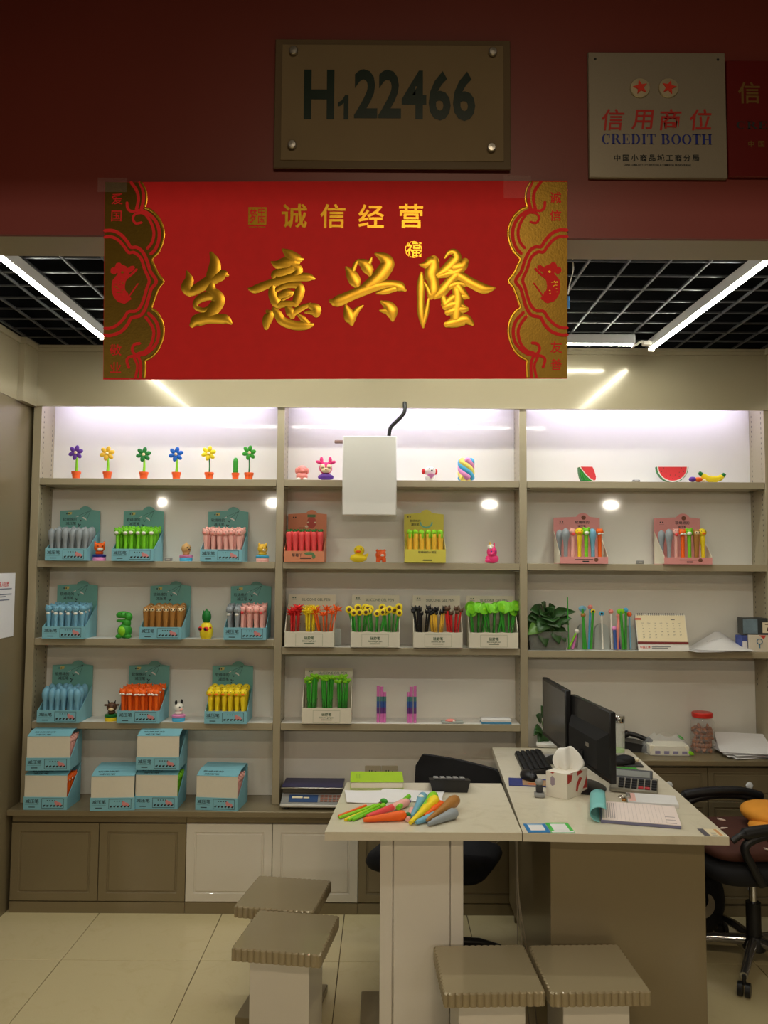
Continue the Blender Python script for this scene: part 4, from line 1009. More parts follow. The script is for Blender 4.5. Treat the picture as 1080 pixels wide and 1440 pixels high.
def fill_box(loc, rz, kinds, label, group, rows=3, gap=None):
    R = Matrix.Rotation(rz, 3, 'Z')
    for r in range(rows):
        for c in range(6):
            k = kinds[c % len(kinds)] if isinstance(kinds, (list, tuple)) else kinds
            if gap and (r, c) in gap: continue
            lx = -BW/2+0.022+(BW-0.044)*c/5+random.uniform(-1, 1)*0.002; ly = 0.030+0.044*r
            p = R @ Vector((lx, ly, 0.004+0.006*r+random.uniform(0, 0.004)))
            put_pen(k, Vector(loc)+p, rz+random.uniform(-0.35, 0.35), (random.uniform(-0.05, 0.03), random.uniform(-0.04, 0.04)), (label if isinstance(label, str) else label[c % len(label)])+', '+ROWW[r]+', '+ORD[c], group)
YF = 3.994
TB = [(64, 121, ROW2, 'hippo_grey', 'grey hippo-headed', 'teal box of grey hippo pens on the second shelf beside the upright', 0),
 (158, 214, ROW2, 'frog', 'green frog-headed', 'teal box of green frog pens on the second shelf', 0), (281, 340, ROW2, 'bear_pink', 'pink bear-headed', 'teal box of pink bear pens on the second shelf', 0),
 (59, 118, ROW3L, 'seal_blue', 'blue white-muzzled', 'teal box of blue white-muzzled pens left of the green dinosaur', 0), (196, 255, ROW3L, 'sloth', 'brown sloth-headed', 'teal box of brown sloth pens on the third shelf', 0),
 (316, 372, ROW3L, ['seal_grey', 'seal_grey', 'pig_pink', 'bear_pink', 'bear_pink', 'pig_pink'], '', 'teal box holding mixed grey and pink pens right of the pineapple', 0),
 (50.5, 112, ROW4, 'hippo_blue', 'blue hippo-headed', 'teal box of blue hippo pens on the fourth shelf', 0), (165, 223, ROW4, 'fox', 'orange fox-headed', 'teal box of orange fox pens on the fourth shelf', 0),
 (289, 345, ROW4, 'duck_yellow', 'yellow duck-headed', 'teal box of yellow duck pens on the fourth shelf', 0)]
g = dup(PROTO['seal_blue']); g.data = g.data.copy(); g.data.materials[0] = S['grey']; PROTO['seal_grey'] = g
tb0 = None
for x0, x1, z, kind, word, lab, rz in TB:
    yb = 788 if z == ROW2 else 897 if z == ROW3L else 1015
    loc = Vector((sx((x0+x1)/2, yb, YF), YF, z+0.0005)); rz = math.radians(rz)
    if tb0 is None: tb0 = open_box(loc, rz, lab)
    else: dup(tb0, loc=loc, rz=rz, label=lab)
    if word: fill_box(loc, rz, kind, word+' silicone pen in its teal box', word+' pens')
    else: fill_box(loc, rz, kind, ['grey white-muzzled pen in the mixed teal box']*2+['pink rose-nosed pen in the mixed teal box', 'plain pink bear pen in the mixed teal box', 'plain pink bear pen in the mixed teal box', 'pink rose-nosed pen in the mixed teal box'], 'pens of the mixed grey and pink box')
# ---- closed teal boxes on the worktop
def closed_box(loc, rz, label, inner):
    t = thing('closed_pen_box', label, 'pen box', loc, rz, 'closed teal pen boxes on the low worktop')
    mb = MB(); w, d, e, HB = BW/2, BD, 0.0022, 0.182
    mb.box(-w, 0, 0, w, d, e).box(-w, 0, e, w, e, LIP).box(-w, d-e, e, w, d, HB)
    for s in (-1, 1):
        x0, x1 = (w-e, w) if s > 0 else (-w, -w+e)
        P = [(e, e), (d-e, e), (d-e, 0.176), (0.012, LIP), (e, LIP)]; n = len(P)
        vs = [(x0, a, b) for a, b in P]+[(x1, a, b) for a, b in P]; mb.add(vs, [tuple(reversed(range(n))), tuple(range(n, 2*n))]+[(i, (i+1) % n, (i+1) % n+n, i+n) for i in range(n)])
    mb.build('carton', TEAL, t, smooth=0)
    MB().box(-w+0.003, 0.003, LIP-0.02, w-0.003, 0.0045, 0.160).build('white_flap', OFFW, t, smooth=0)
    mb = MB(); vs = [(-w+0.003, 0.002, 0.160), (w-0.003, 0.002, 0.160), (w-0.003, 0.060, 0.178), (-w+0.003, 0.060, 0.178), (w-0.003, d-0.002, HB+0.002), (-w+0.003, d-0.002, HB+0.002)]
    mb.add(vs+[(x, y, z+0.002) for x, y, z in vs], [(3, 2, 1, 0), (5, 4, 2, 3), (6, 7, 8, 9), (9, 8, 10, 11), (0, 1, 7, 6), (1, 2, 8, 7), (2, 4, 10, 8), (4, 5, 11, 10), (5, 3, 9, 11), (3, 0, 6, 9)])
    mb.build('folded_lid', TEAL, t, smooth=0)
    front_print(t, -0.0006, BW)
    mb = MB(); mb.T = Matrix.Translation((0, 0.006, 0.1628)) @ Matrix.Rotation(math.atan2(0.018, 0.058), 4, 'X')
    mb.text('减压笔', 0.016, -0.03, 0.010, 0.0006, plane='XY', bold=0.01, sx=1.6); mb.text('软绵绵的', 0.016, -0.03, 0.034, 0.0006, plane='XY', bold=0.01, sx=1.6)
    mb.build('lid_print', INK, t, smooth=0)
    return t
CB = [(33, 93, 1139, 0, 0, 'fox', 'bottom closed teal box of orange pens at the far left of the worktop', 1), (36.5, 96, 1139, 0.184, 3, 'bear_pink', 'top closed teal box of the far-left stack on the worktop', 1),
 (128, 187, 1140, 0, 4, 'bear_pink', 'single closed teal box between the two stacks on the worktop', 0), (190, 248, 1138, 0, 0, 'frog', 'bottom closed teal box of green pens in the right-hand stack', 1), (191.5, 251, 1138, 0.184, 1, 'hippo_grey', 'top closed teal box of the right-hand stack on the worktop', 0),
 (277.5, 331, 1140, 0, -6, 'bear_pink', 'closed teal box of pink pens standing alone at the right of the worktop', 1)]
cb0 = None
for x0, x1, yb, dz, rz, kind, lab, show in CB:
    plab = {'fox': 'orange pen inside the bottom closed box at far left', 'frog': 'green pen inside the bottom box of the right stack', 'bear_pink': 'pink pen inside the top closed box at far left' if dz else 'pink pen inside the closed box standing alone'}.get(kind, '')
    p = onz((x0+x1)/2, yb, ZLOW); loc = Vector((p.x if not dz else p.x-0.004, p.y, ZLOW+0.0005+dz)); rz = math.radians(rz)
    if cb0 is None: cb0 = closed_box(loc, rz, lab, kind)
    else: dup(cb0, loc=loc, rz=rz, label=lab)
    if show:
        R = Matrix.Rotation(rz, 3, 'Z')
        for r in range(4):
            q = R @ Vector((BW/2-0.020, 0.026+0.034*r, 0.003)); put_pen(kind, loc+q, rz, (0, 0), plab, 'pens inside closed boxes', 0.97)
# ---- salmon, yellow and pink boxes
def card_box(name, label, loc, w, d, lip, side, top, bx, br, bz, card, sidem, rz=0.0):
    t = thing(name, label, 'display box', loc, rz); e = 0.0022
    MB().box(-w/2, 0, 0, w/2, d, e).box(-w/2, 0, e, w/2, e, lip).build('carton_front', card, t, smooth=0)
    for s in (-1, 1):
        mb = MB(); x0, x1 = (w/2-e, w/2) if s > 0 else (-w/2, -w/2+e)
        P = [(e, e), (d-e, e), (d-e, side), (e, lip+0.005)]; n = 4
        mb.add([(x0, a, b) for a, b in P]+[(x1, a, b) for a, b in P], [tuple(reversed(range(n))), tuple(range(n, 2*n))]+[(i, (i+1) % n, (i+1) % n+n, i+n) for i in range(n)])
        mb.build('side_panel', sidem, t, smooth=0)
    MB().prism(outline_bump(w, e, top, bx, br, bz), d-e, d).build('header_card', card, t, smooth=0)
    MB().box(-w/2+e, e, lip-0.014, w/2-e, d-e, lip-0.010).build('inner_tray', OFFW, t, smooth=0)
    return t, d-e-0.0006
def pens_row(loc, w, n, kinds, label, group, y0=0.03, rows=1, z=0.004, face=0.35, scale=1.0):
    for r in range(rows):
        for c in range(n):
            k = kinds[c % len(kinds)]
            put_pen(k, Vector(loc)+Vector((-w/2+w*(c+0.5)/n, y0+0.045*r, z+0.006*r)), random.uniform(-face, face), (random.uniform(-0.03, 0.02), random.uniform(-0.02, 0.02)), (label+', '+ROWW[r]+', '+ORD[c]) if isinstance(label, str) else label[c], group, scale)
loc = Vector((sx(427.5, 788, YF+0.01), YF+0.01, ROW2+0.0005))
t, yh = card_box('carrot_pen_box', 'salmon card box of red carrot pens with a strawberry on its header', loc, 0.200, 0.155, 0.055, 0.150, 0.248, 0.022, 0.034, 0.236, SALMON, SALMON)
mb = MB(); mb.ell((0.022, yh, 0.205), (0.024, 0.0006, 0.030), 16, 10); mb.build('strawberry', M('print_berry', (188, 78, 66), 0.6), t)
mb = MB(); mb.box(0.0, yh-0.0016, 0.232, 0.042, yh-0.0006, 0.246); mb.build('berry_leaf', M('print_leafgreen', (92, 128, 84), 0.6), t, smooth=0)
mb = MB()
for x, z, r in ((0.004, 0.205, 0.006), (0.040, 0.205, 0.006), (-0.004, 0.184, 0.009)): mb.ell((x, yh-0.0008, z), (r, 0.0004, r*0.7), 8, 5)
mb.build('cream_dots', CREAM, t)
mb = MB(); mb.text('草莓下', 0.018, -0.035, -0.0006, 0.034, bold=0.01); mb.box(-0.02, -0.0008, 0.016, 0.034, -0.0001, 0.022); mb.box(-0.075, yh-0.0002, 0.228, -0.069, yh, 0.234); mb.box(-0.064, yh-0.0002, 0.228, -0.058, yh, 0.234); mb.box(-0.045, yh-0.0002, 0.174, -0.006, yh, 0.178)
mb.build('dark_print', INK, t, smooth=0)
mb = MB(); mb.ell((0.026, -0.0004, 0.042), (0.026, 0.0006, 0.008), 12, 5); mb.ell((0.048, -0.0004, 0.028), (0.009, 0.0006, 0.012), 10, 5); mb.build('green_print', M('print_leafgreen', (92, 128, 84), 0.6), t)
pens_row(loc, 0.186, 6, ['carrot'], 'red carrot-shaped pen with green leaves in the salmon box', 'carrot pens in the salmon box', 0.028, 2, face=0.6)
loc = Vector((sx(598, 790, YF), YF, ROW2+0.0005))
t, yh = card_box('corn_pen_box', 'yellow card box of golden pens with lime tips', loc, 0.204, 0.150, 0.066, 0.150, 0.250, 0.012, 0.034, 0.240, YCARD, M('pale_yellow_card', (222, 214, 150), 0.6))
mb = MB(); mb.ribbon([(-0.010+0.030*math.cos(a)+0.022, 0.208+0.026*math.sin(a), 0.008) for a in [PI+PI*i/10 for i in range(11)]], yh, 0, 2, 1); mb.build('blue_garland', M('print_aqua', (120, 190, 170), 0.6), t, smooth=0)
mb = MB(); mb.text('软绵绵的', 0.014, -0.045, yh, 0.216, bold=0.006); mb.text('减压笔', 0.014, -0.045, yh, 0.197, bold=0.006); mb.box(-0.085, yh-0.0002, 0.233, -0.079, yh, 0.239); mb.box(-0.074, yh-0.0002, 0.233, -0.068, yh, 0.239); mb.text('软绵绵的小减压', 0.013, 0.01, -0.0006, 0.052, bold=0.01); mb.box(-0.012, -0.0008, 0.010, 0.034, -0.0001, 0.015)
mb.build('dark_print', INK, t, smooth=0)
pens_row(loc, 0.186, 6, ['corn'], 'golden pen with lime husk tip in the yellow box', 'golden pens in the yellow box', 0.028, 2, z=0.010, face=1.2)
for x, lab, kinds in ((821.5, 'pink card box of assorted animal pens nearer the middle upright', ['hippo_grey', 'pig_pink', 'duck_yellow', 'frog', 'hippo_blue', 'fox']), (968, 'pink card box of assorted animal pens nearer the right wall', ['hippo_grey', 'pig_pink', 'fox', 'frog', 'sloth', 'duck_yellow'])):
    loc = Vector((sx(x, 791, YF), YF, ROW2+0.0005))
    t, yh = card_box('pink_pen_box', lab, loc, 0.238, 0.150, 0.034, 0.168, 0.236, 0.032, 0.040, 0.222, PINKC, M('cream_card_side', (226, 216, 196), 0.6))
    mb = MB(); mb.text('软绵绵的', 0.018, 0.028, yh, 0.214, bold=0.012, sx=1.0, spacing=1.1); mb.text('减压笔', 0.013, 0.026, yh, 0.194, bold=0.012, spacing=1.15); mb.box(-0.088, yh-0.0002, 0.212, -0.082, yh, 0.219); mb.box(-0.076, yh-0.0002, 0.212, -0.070, yh, 0.219); mb.box(-0.092, yh-0.0002, 0.204, -0.066, yh, 0.2048)
    mb.box(-0.045, -0.0008, 0.020, 0.045, -0.0001, 0.0225); mb.box(-0.008, -0.0008, 0.008, 0.024, -0.0001, 0.014); mb.build('dark_print', INK, t, smooth=0)
    mb = MB(); mb.ell((0.036, yh, 0.238), (0.012, 0.0006, 0.011), 12, 6); mb.ell((0.060, -0.0004, 0.020), (0.011, 0.0006, 0.010), 12, 6); mb.build('brown_bear_print', M('print_brown', (120, 74, 56), 0.6), t)
    names = {'hippo_grey': 'grey hippo pen', 'pig_pink': 'pink pig pen', 'duck_yellow': 'yellow duck pen', 'frog': 'green frog pen', 'hippo_blue': 'blue hippo pen', 'fox': 'orange fox pen', 'sloth': 'brown sloth pen'}
    side = 'nearer the middle upright' if x < 900 else 'nearer the right wall'
    pens_row(loc, 0.205, 6, kinds, [names[k]+' in the pink box '+side for k in kinds], 'assorted pens in the pink boxes', 0.026, 1, z=0.012, face=0.25, scale=1.06)
    put_pen('hippo_grey', loc+Vector((-0.105, 0.075, 0.016)), 0.3, (0, 0), 'rear grey hippo pen at the left of the pink box '+side, 'assorted pens in the pink boxes')

# ---- white silicone gel pen boxes
def white_box(px, py, z, label, rz=0.0):
    loc = Vector((sx(px, py, YF+0.004), YF+0.004, z+0.0005)); w, d, lip, top, e = 0.242, 0.140, 0.078, 0.254, 0.0025
    t = thing('white_pen_box', label, 'display box', loc, rz, 'white silicone pen boxes')
    mb = MB(); n = 24
    P = [(-w/2, 0), (w/2, 0), (w/2, lip)]+[(w/2-w*i/n, lip+0.003-0.004*abs(math.sin(PI*3*i/n))) for i in range(1, n)]+[(-w/2, lip)]
    mb.prism(P, 0, e); mb.box(-w/2, 0, 0, w/2, d, e); mb.build('carton_front', OFFW, t, smooth=0)
    for s in (-1, 1):
        mb = MB(); x0, x1 = (w/2-e, w/2) if s > 0 else (-w/2, -w/2+e)
        Q = [(e, e), (d-e, e), (d-e, 0.215), (0.05, 0.150), (e, lip)]; m = len(Q)
        mb.add([(x0, a, b) for a, b in Q]+[(x1, a, b) for a, b in Q], [tuple(reversed(range(m))), tuple(range(m, 2*m))]+[(i, (i+1) % m, (i+1) % m+m, i+m) for i in range(m)])
        mb.build('side_panel', OFFW, t, smooth=0)
    MB().box(-w/2, d-e, e, w/2, d, top).build('header_card', M('ivory_card', (226, 220, 196), 0.6), t, smooth=0)
    mb = MB(); mb.text('SILICONE GEL PEN', 0.0185, 0.020, d-e-0.0006, top-0.024, bold=0.0, sx=0.95); mb.text('硅胶笔', 0.0165, 0.0, -0.0006, 0.047, bold=0.016); mb.text('Silicone gel pen', 0.0105, 0.0, -0.0006, 0.0315, bold=0.012, sx=1.05); mb.box(-0.026, -0.0008, 0.0195, 0.026, -0.0001, 0.0225)
    mb.box(-0.100, d-e-0.0008, top-0.018, -0.094, d-e-0.0001, top-0.012); mb.box(-0.088, d-e-0.0008, top-0.018, -0.082, d-e-0.0001, top-0.012); mb.box(-0.104, d-e-0.0008, top-0.025, -0.078, d-e-0.0001, top-0.024)
    mb.build('green_print', M('print_darkgreen', (62, 92, 62), 0.7), t, smooth=0)
    mb = MB()
    for a, b in (((-0.066, 0.008), (0.066, 0.008)), ((0.066, 0.008), (0.066, 0.066)), ((0.066, 0.066), (-0.066, 0.066)), ((-0.066, 0.066), (-0.066, 0.008))): seg(mb, a, b, 0.0012, -0.0006)
    mb.build('frame_print', M('print_sage', (150, 156, 120), 0.7), t, smooth=0)
    for k in (-1, 0, 1):
        MB().lathe([(0.026, 0.003), (0.027, 0.1135), (0.0285, 0.114), (0.0285, 0.116), (0.026, 0.116), (0.025, 0.0045), (0.0, 0.0045)], 20, (k*0.076, 0.050, 0)).build('clear_cup', GLASS, t)
    return loc
def bunch(loc, k, kind, n, spread, label, group, zoff=0.004, lean=0.0, scale=1.0):
    for i in range(n):
        a = 2*PI*i/n+0.4 if i < 7 else 2*PI*(i-7)/max(1, n-7)+0.1; r = 0.017 if i < 7 else 0.008
        x, y = k*0.076+r*math.cos(a), 0.050+r*math.sin(a)
        ty = spread*math.cos(a)*random.uniform(0.6, 1.2)+lean; tx = -spread*0.5*math.sin(a)*random.uniform(0.4, 1.0)+0.03
        put_pen(kind, loc+Vector((x, y, zoff+random.uniform(-0.004, 0.006))), random.uniform(-0.4, 0.4)*(3.0 if kind == 'lotus' else 1.0), (tx*-1 if math.sin(a) < 0 else tx*0.3, ty), label+', '+{-1: 'left', 0: 'middle', 1: 'right'}[k]+' cup', group, scale*random.uniform(0.88, 1.06))
l1 = white_box(434.5, 909.5, ROW3M, 'white gel pen box with red, yellow and orange spiky-topped pens')
for k, c, w in ((-1, 'red', 'red'), (0, 'yellow', 'yellow'), (1, 'orange', 'orange')): bunch(l1, k, 'spiky_'+c, 9 if k < 1 else 6, 0.05 if k < 1 else 0.24, w+' spiky-topped pen in the leftmost white box', 'spiky pens', scale=0.95)
l2 = white_box(527.5, 908.5, ROW3M, 'white gel pen box with sunflower pens')
for k in (-1, 0, 1): bunch(l2, k, 'sunflower', 9 if k else 7, 0.20, 'sunflower pen with green stem in the second white box', 'sunflower pens', scale=0.94)
l3 = white_box(616, 908.5, ROW3M, 'white gel pen box with black, yellow and red cat-topped pens')
for k, c in ((-1, 'black'), (0, 'gold'), (1, 'red')): bunch(l3, k, 'cat_'+c, 10, 0.15, ('yellow' if c == 'gold' else c)+'-stemmed cat-head pen in the third white box', 'cat-head pens', scale=0.95)
l4 = white_box(694.5, 910.5, ROW3M, 'white gel pen box with broad lime leaf pens')
for k in (-1, 0, 1): bunch(l4, k, 'lotus', 7, 0.21, 'lime lotus-leaf pen in the rightmost white box', 'lotus-leaf pens', scale=0.98)
l5 = white_box(459, 1015, ROW4, 'white gel pen box with plain green sprout pens on the lowest middle shelf')
for k in (-1, 0, 1): bunch(l5, k, 'sprout', 12, 0.05, 'thin green sprout pen in the lowest white box', 'sprout pens', scale=1.08)

# ---- potted flower pens on the top shelf
def pot(mb): return mb.lathe([(0.0, 0.0), (0.0175, 0.0), (0.0205, 0.026), (0.0235, 0.026), (0.0240, 0.038), (0.0205, 0.038), (0.0195, 0.033), (0.0, 0.033)], 18)
FL = [(107, 'purple', 0.135, 'lime', 0.0, 'potted purple flower pen on the top shelf', (0.9, 1)), (151, 'gold', 0.132, 'lime', 0.25, 'potted amber flower pen with lime stem on the top shelf', (1, 1)), (202, 'dgreen', 0.128, 'lime', 0.5, 'potted dark green flower pen with lime stem', (0.8, 1)),
 (248, 'deepblue', 0.130, 'lime', 0.1, 'potted blue flower pen on the top shelf', (1, 1)), (294, 'yellow', 0.136, 'dgreen', 0.0, 'potted yellow flower pen with thin dark stem', (1, 1)), (350, 'leaf', 0.140, 'dgreen', 0.9, 'potted green flower pen turned sideways next to the cactus', (0.55, 1))]
for x, c, h, sc_, rz, lab, asp in FL:
    t = thing('potted_flower_pen', lab, 'flower pen', (sx(x, 671, 4.07), 4.07, ROW1+0.0005), rz*0.6, 'potted flower pens on the top shelf')
    pot(MB()).build('pot', S['potor'], t)
    rr = (0.008, 0.0045) if sc_ == 'lime' else (0.0038, 0.0034)
    MB().tube(smooth([(0, 0, 0.033), (0.002, 0, 0.07), (-0.001, -0.002, h-0.006)], 4), [rr[0]+(rr[1]-rr[0])*i/8 for i in range(9)], 10).build('stem', S[sc_], t)
    for k in range(6):
        a = 2*PI*k/6+0.3; cx, cz = 0.0225*math.cos(a), 0.0225*math.sin(a)
        MB().ell((cx-0.003, -0.006, h+cz), (0.0165, 0.0050, 0.0112), 12, 8, Matrix.Rotation(-a, 3, 'Y')).build('petal', S[c], t)
    MB().ell((-0.003, -0.011, h), (0.0075, 0.004, 0.0075), 12, 8).build('flower_centre', S['cream'], t)
t = thing('potted_cactus_pen', 'small ribbed green cactus pen in an orange pot', 'cactus pen', (sx(331, 671, 4.07), 4.07, ROW1+0.0005))
mb = MB(); mb.lathe([(0.0, 0.0), (0.0150, 0.0), (0.0175, 0.026), (0.0195, 0.026), (0.0200, 0.036), (0.0175, 0.036), (0.0, 0.032)], 16); mb.build('pot', S['potor'], t)
mb = MB(); mb.lathe([(0.011, 0.032)]+[(0.0118+0.0022*(i % 2), 0.037+0.0045*i) for i in range(15)]+[(0.0110, 0.106), (0.006, 0.114), (0.0, 0.116)], 14); mb.build('cactus', S['leaf'], t, smooth=60)

# ---- figurines
YFG = 4.06
def base(c1, c2): return [('base', c1, [('l', [(0.031, 0.0), (0.032, 0.006), (0.032, 0.016), (0.030, 0.018)])]), ('base_rim', c2, [('l', [(0.030, 0.018), (0.033, 0.020), (0.033, 0.030), (0.029, 0.032)])])]
def fx(px, py, Y=YFG): return sx(px, py, Y)
figure('fox_figurine', 'orange fox head figurine on a navy and lilac base by the first box', 'figurine', (fx(139.5, 788), YFG, ROW2+0.0005), 0.5, base('lilac', 'navy')+[('head', 'orange', [('e', (0, 0, 0.066), (0.027, 0.024, 0.025)), ('c', (-0.017, 0, 0.080), (-0.024, 0, 0.098), 0.010, 0.002), ('c', (0.017, 0, 0.080), (0.024, 0, 0.098), 0.010, 0.002), ('e', (0, 0, 0.040), (0.020, 0.018, 0.012))]), ('muzzle', 'white', [('e', (0, -0.017, 0.058), (0.015, 0.010, 0.010))]), ('eyes', 'black', eyes(0.011, 0.021, 0.073, 0.003))])
figure('chick_figurine', 'brown round-headed chick figurine on a pink and blue base', 'figurine', (fx(261.5, 788), YFG, ROW2+0.0005), 0.9, base('sky', 'lilac')+[('head', 'tan', [('e', (0, 0, 0.064), (0.025, 0.024, 0.026)), ('c', (0, 0, 0.086), (0.002, 0, 0.096), 0.008, 0.001), ('e', (0, 0, 0.040), (0.018, 0.018, 0.012))]), ('beak', 'dbrown', [('e', (0, -0.024, 0.060), (0.006, 0.006, 0.004))]), ('eyes', 'black', eyes(0.010, 0.021, 0.070, 0.0026))])
figure('cat_figurine', 'yellow cat figurine on a pink and turquoise base by the upright', 'figurine', (fx(369, 788), YFG, ROW2+0.0005), 0.6, base('pink', 'sky')+[('head', 'gold', [('e', (0, 0, 0.066), (0.026, 0.022, 0.024)), ('c', (-0.016, 0, 0.080), (-0.021, 0, 0.095), 0.009, 0.002), ('c', (0.016, 0, 0.080), (0.021, 0, 0.095), 0.009, 0.002), ('e', (0, 0, 0.041), (0.022, 0.018, 0.012))]), ('muzzle', 'cream', [('e', (0, -0.017, 0.059), (0.010, 0.008, 0.007))]), ('stripes', 'dbrown', [('c', (0.010, -0.020, 0.074), (0.018, -0.012, 0.078), 0.002, 0.002), ('s', (0, -0.0245, 0.063), 0.003), ('s', (-0.009, -0.020, 0.070), 0.0028)])])
figure('dinosaur_figurine', 'green open-mouthed dinosaur figurine on the third left shelf', 'figurine', (fx(174, 896, 4.05), 4.05, ROW3L+0.0005), 0.15, [('body', 'leaf', [('e', (0.004, 0, 0.036), (0.036, 0.030, 0.037)), ('e', (0.012, 0, 0.075), (0.022, 0.021, 0.032)), ('e', (-0.006, 0, 0.114), (0.034, 0.024, 0.020)), ('e', (-0.010, 0, 0.086), (0.028, 0.020, 0.008)), ('e', (0.020, 0, 0.105), (0.020, 0.022, 0.024)), ('e', (-0.022, -0.016, 0.010), (0.016, 0.012, 0.011)), ('e', (0.022, -0.016, 0.010), (0.018, 0.012, 0.011))]), ('belly', 'lime', [('e', (-0.004, -0.012, 0.036), (0.023, 0.022, 0.026))]), ('teeth', 'white', [('e', (-0.012, 0, 0.0965), (0.026, 0.021, 0.0050))]), ('eyes', 'black', eyes(0.010, 0.022, 0.122, 0.003))])
figure('pineapple_figurine', 'yellow pineapple figurine wearing red sunglasses', 'figurine', (fx(290, 895, 4.05), 4.05, ROW3L+0.0005), -0.4, [('fruit', 'yellow', [('l', [(0.024, 0.0), (0.031, 0.014), (0.033, 0.036), (0.029, 0.062), (0.020, 0.078), (0.0, 0.084)])]), ('crown', 'dgreen', [('e', (0, 0, 0.108), (0.024, 0.022, 0.034)), ('c', (0, 0, 0.130), (0.0, 0, 0.150), 0.010, 0.001), ('c', (-0.012, 0, 0.122), (-0.022, 0, 0.142), 0.008, 0.001), ('c', (0.012, 0, 0.122), (0.022, 0, 0.140), 0.008, 0.001)]), ('sunglasses', 'red', [('e', (-0.016, -0.026, 0.050), (0.015, 0.009, 0.011)), ('e', (0.016, -0.026, 0.050), (0.015, 0.009, 0.011)), ('c', (-0.034, -0.010, 0.056), (0.034, -0.010, 0.056), 0.004, 0.004)]), ('lenses', 'black', [('e', (-0.016, -0.0315, 0.0495), (0.010, 0.005, 0.007)), ('e', (0.016, -0.0315, 0.0495), (0.010, 0.005, 0.007))])])
figure('cow_figurine', 'brown horned cow figurine on a green and yellow base', 'figurine', (fx(156.5, 1015), YFG, ROW4+0.0005), 0.15, base('yellow', 'dgreen')+[('head', 'dbrown', [('e', (0, 0, 0.066), (0.025, 0.022, 0.024)), ('e', (-0.028, 0, 0.076), (0.010, 0.005, 0.005)), ('e', (0.028, 0, 0.076), (0.010, 0.005, 0.005)), ('e', (0, 0, 0.041), (0.019, 0.017, 0.012))]), ('horns', 'black', [('c', (-0.013, 0, 0.084), (-0.019, 0, 0.100), 0.005, 0.001), ('c', (0.013, 0, 0.084), (0.019, 0, 0.100), 0.005, 0.001)]), ('muzzle', 'cream', [('e', (0, -0.015, 0.058), (0.014, 0.010, 0.009))]), ('eyes', 'black', eyes(0.011, 0.019, 0.074, 0.0028))])
figure('calf_figurine', 'white black-eared calf figurine on a lilac and blue base', 'figurine', (fx(251, 1015), YFG, ROW4+0.0005), 0.9, base('sky', 'lilac')+[('head', 'white', [('e', (0, 0, 0.066), (0.025, 0.023, 0.024)), ('e', (0, 0, 0.041), (0.020, 0.018, 0.012))]), ('ears', 'black', [('e', (-0.017, 0, 0.092), (0.007, 0.005, 0.012)), ('e', (0.017, 0, 0.092), (0.007, 0.005, 0.012)), ('s', (-0.010, -0.020, 0.070), 0.004), ('s', (0.010, -0.020, 0.070), 0.003)]), ('muzzle', 'pink', [('e', (0, -0.018, 0.058), (0.010, 0.008, 0.007))])])
figure('pink_puppy_figurine', 'plain pink floppy-eared figurine on the top middle shelf', 'figurine', (fx(424.5, 671), YFG, ROW1+0.0005), 0.1, [('body', 'coral', [('e', (0, 0, 0.020), (0.030, 0.026, 0.022)), ('e', (0, 0, 0.052), (0.026, 0.024, 0.024)), ('e', (-0.027, 0, 0.048), (0.008, 0.012, 0.016)), ('e', (0.027, 0, 0.048), (0.008, 0.012, 0.016)), ('e', (0, -0.020, 0.046), (0.012, 0.008, 0.009))]), ('feet', 'white', [('e', (-0.016, -0.018, 0.006), (0.011, 0.010, 0.006)), ('e', (0.016, -0.018, 0.006), (0.011, 0.010, 0.006))]), ('eyes', 'rose', eyes(0.010, 0.0215, 0.058, 0.0018))])
figure('reindeer_figurine', 'magenta antlered figurine in a purple coat on the top shelf', 'figurine', (fx(458, 671), YFG, ROW1+0.0005), 0.1, [('coat', 'purple', [('e', (0, 0, 0.018), (0.034, 0.028, 0.020)), ('e', (-0.026, -0.006, 0.016), (0.014, 0.012, 0.012)), ('e', (0.026, -0.006, 0.016), (0.014, 0.012, 0.012))]), ('hood', 'magenta', [('e', (0, 0.004, 0.062), (0.033, 0.028, 0.032)), ('e', (-0.034, 0, 0.092), (0.018, 0.008, 0.009), (0, 0.3, 0)), ('e', (0.034, 0, 0.092), (0.018, 0.008, 0.009), (0, -0.3, 0)), ('e', (-0.022, 0, 0.104), (0.009, 0.007, 0.017)), ('e', (0.022, 0, 0.104), (0.009, 0.007, 0.017)), ('e', (-0.018, 0, 0.088), (0.010, 0.008, 0.012)), ('e', (0.018, 0, 0.088), (0.010, 0.008, 0.012))]), ('face', 'cream', [('e', (-0.015, -0.014, 0.066), (0.014, 0.014, 0.016)), ('e', (0.015, -0.014, 0.066), (0.014, 0.014, 0.016)), ('e', (0, -0.015, 0.050), (0.026, 0.016, 0.014))]), ('lashes', 'dbrown', [('c', (-0.022, -0.0275, 0.062), (-0.008, -0.0285, 0.062), 0.0012, 0.0012), ('c', (0.008, -0.0285, 0.062), (0.022, -0.0275, 0.062), 0.0012, 0.0012)]), ('nose', 'tan', [('s', (0, -0.031, 0.053), 0.0045)])])
figure('puppy_figurine', 'white puppy figurine with red ears and a pink bib', 'figurine', (fx(604.5, 671), YFG, ROW1+0.0005), 0.25, [('body', 'white', [('e', (0, 0, 0.018), (0.027, 0.024, 0.020)), ('e', (0, 0, 0.050), (0.031, 0.026, 0.025))]), ('ears', 'red', [('e', (-0.033, 0.004, 0.048), (0.009, 0.012, 0.015)), ('e', (0.033, 0.004, 0.048), (0.009, 0.012, 0.015))]), ('bib', 'lilac', [('c', (0, -0.020, 0.030), (0, -0.024, 0.012), 0.020, 0.004)]), ('face', 'black', eyes(0.012, 0.0235, 0.060, 0.0028)+[('e', (0.002, -0.027, 0.052), (0.005, 0.004, 0.0035))])])
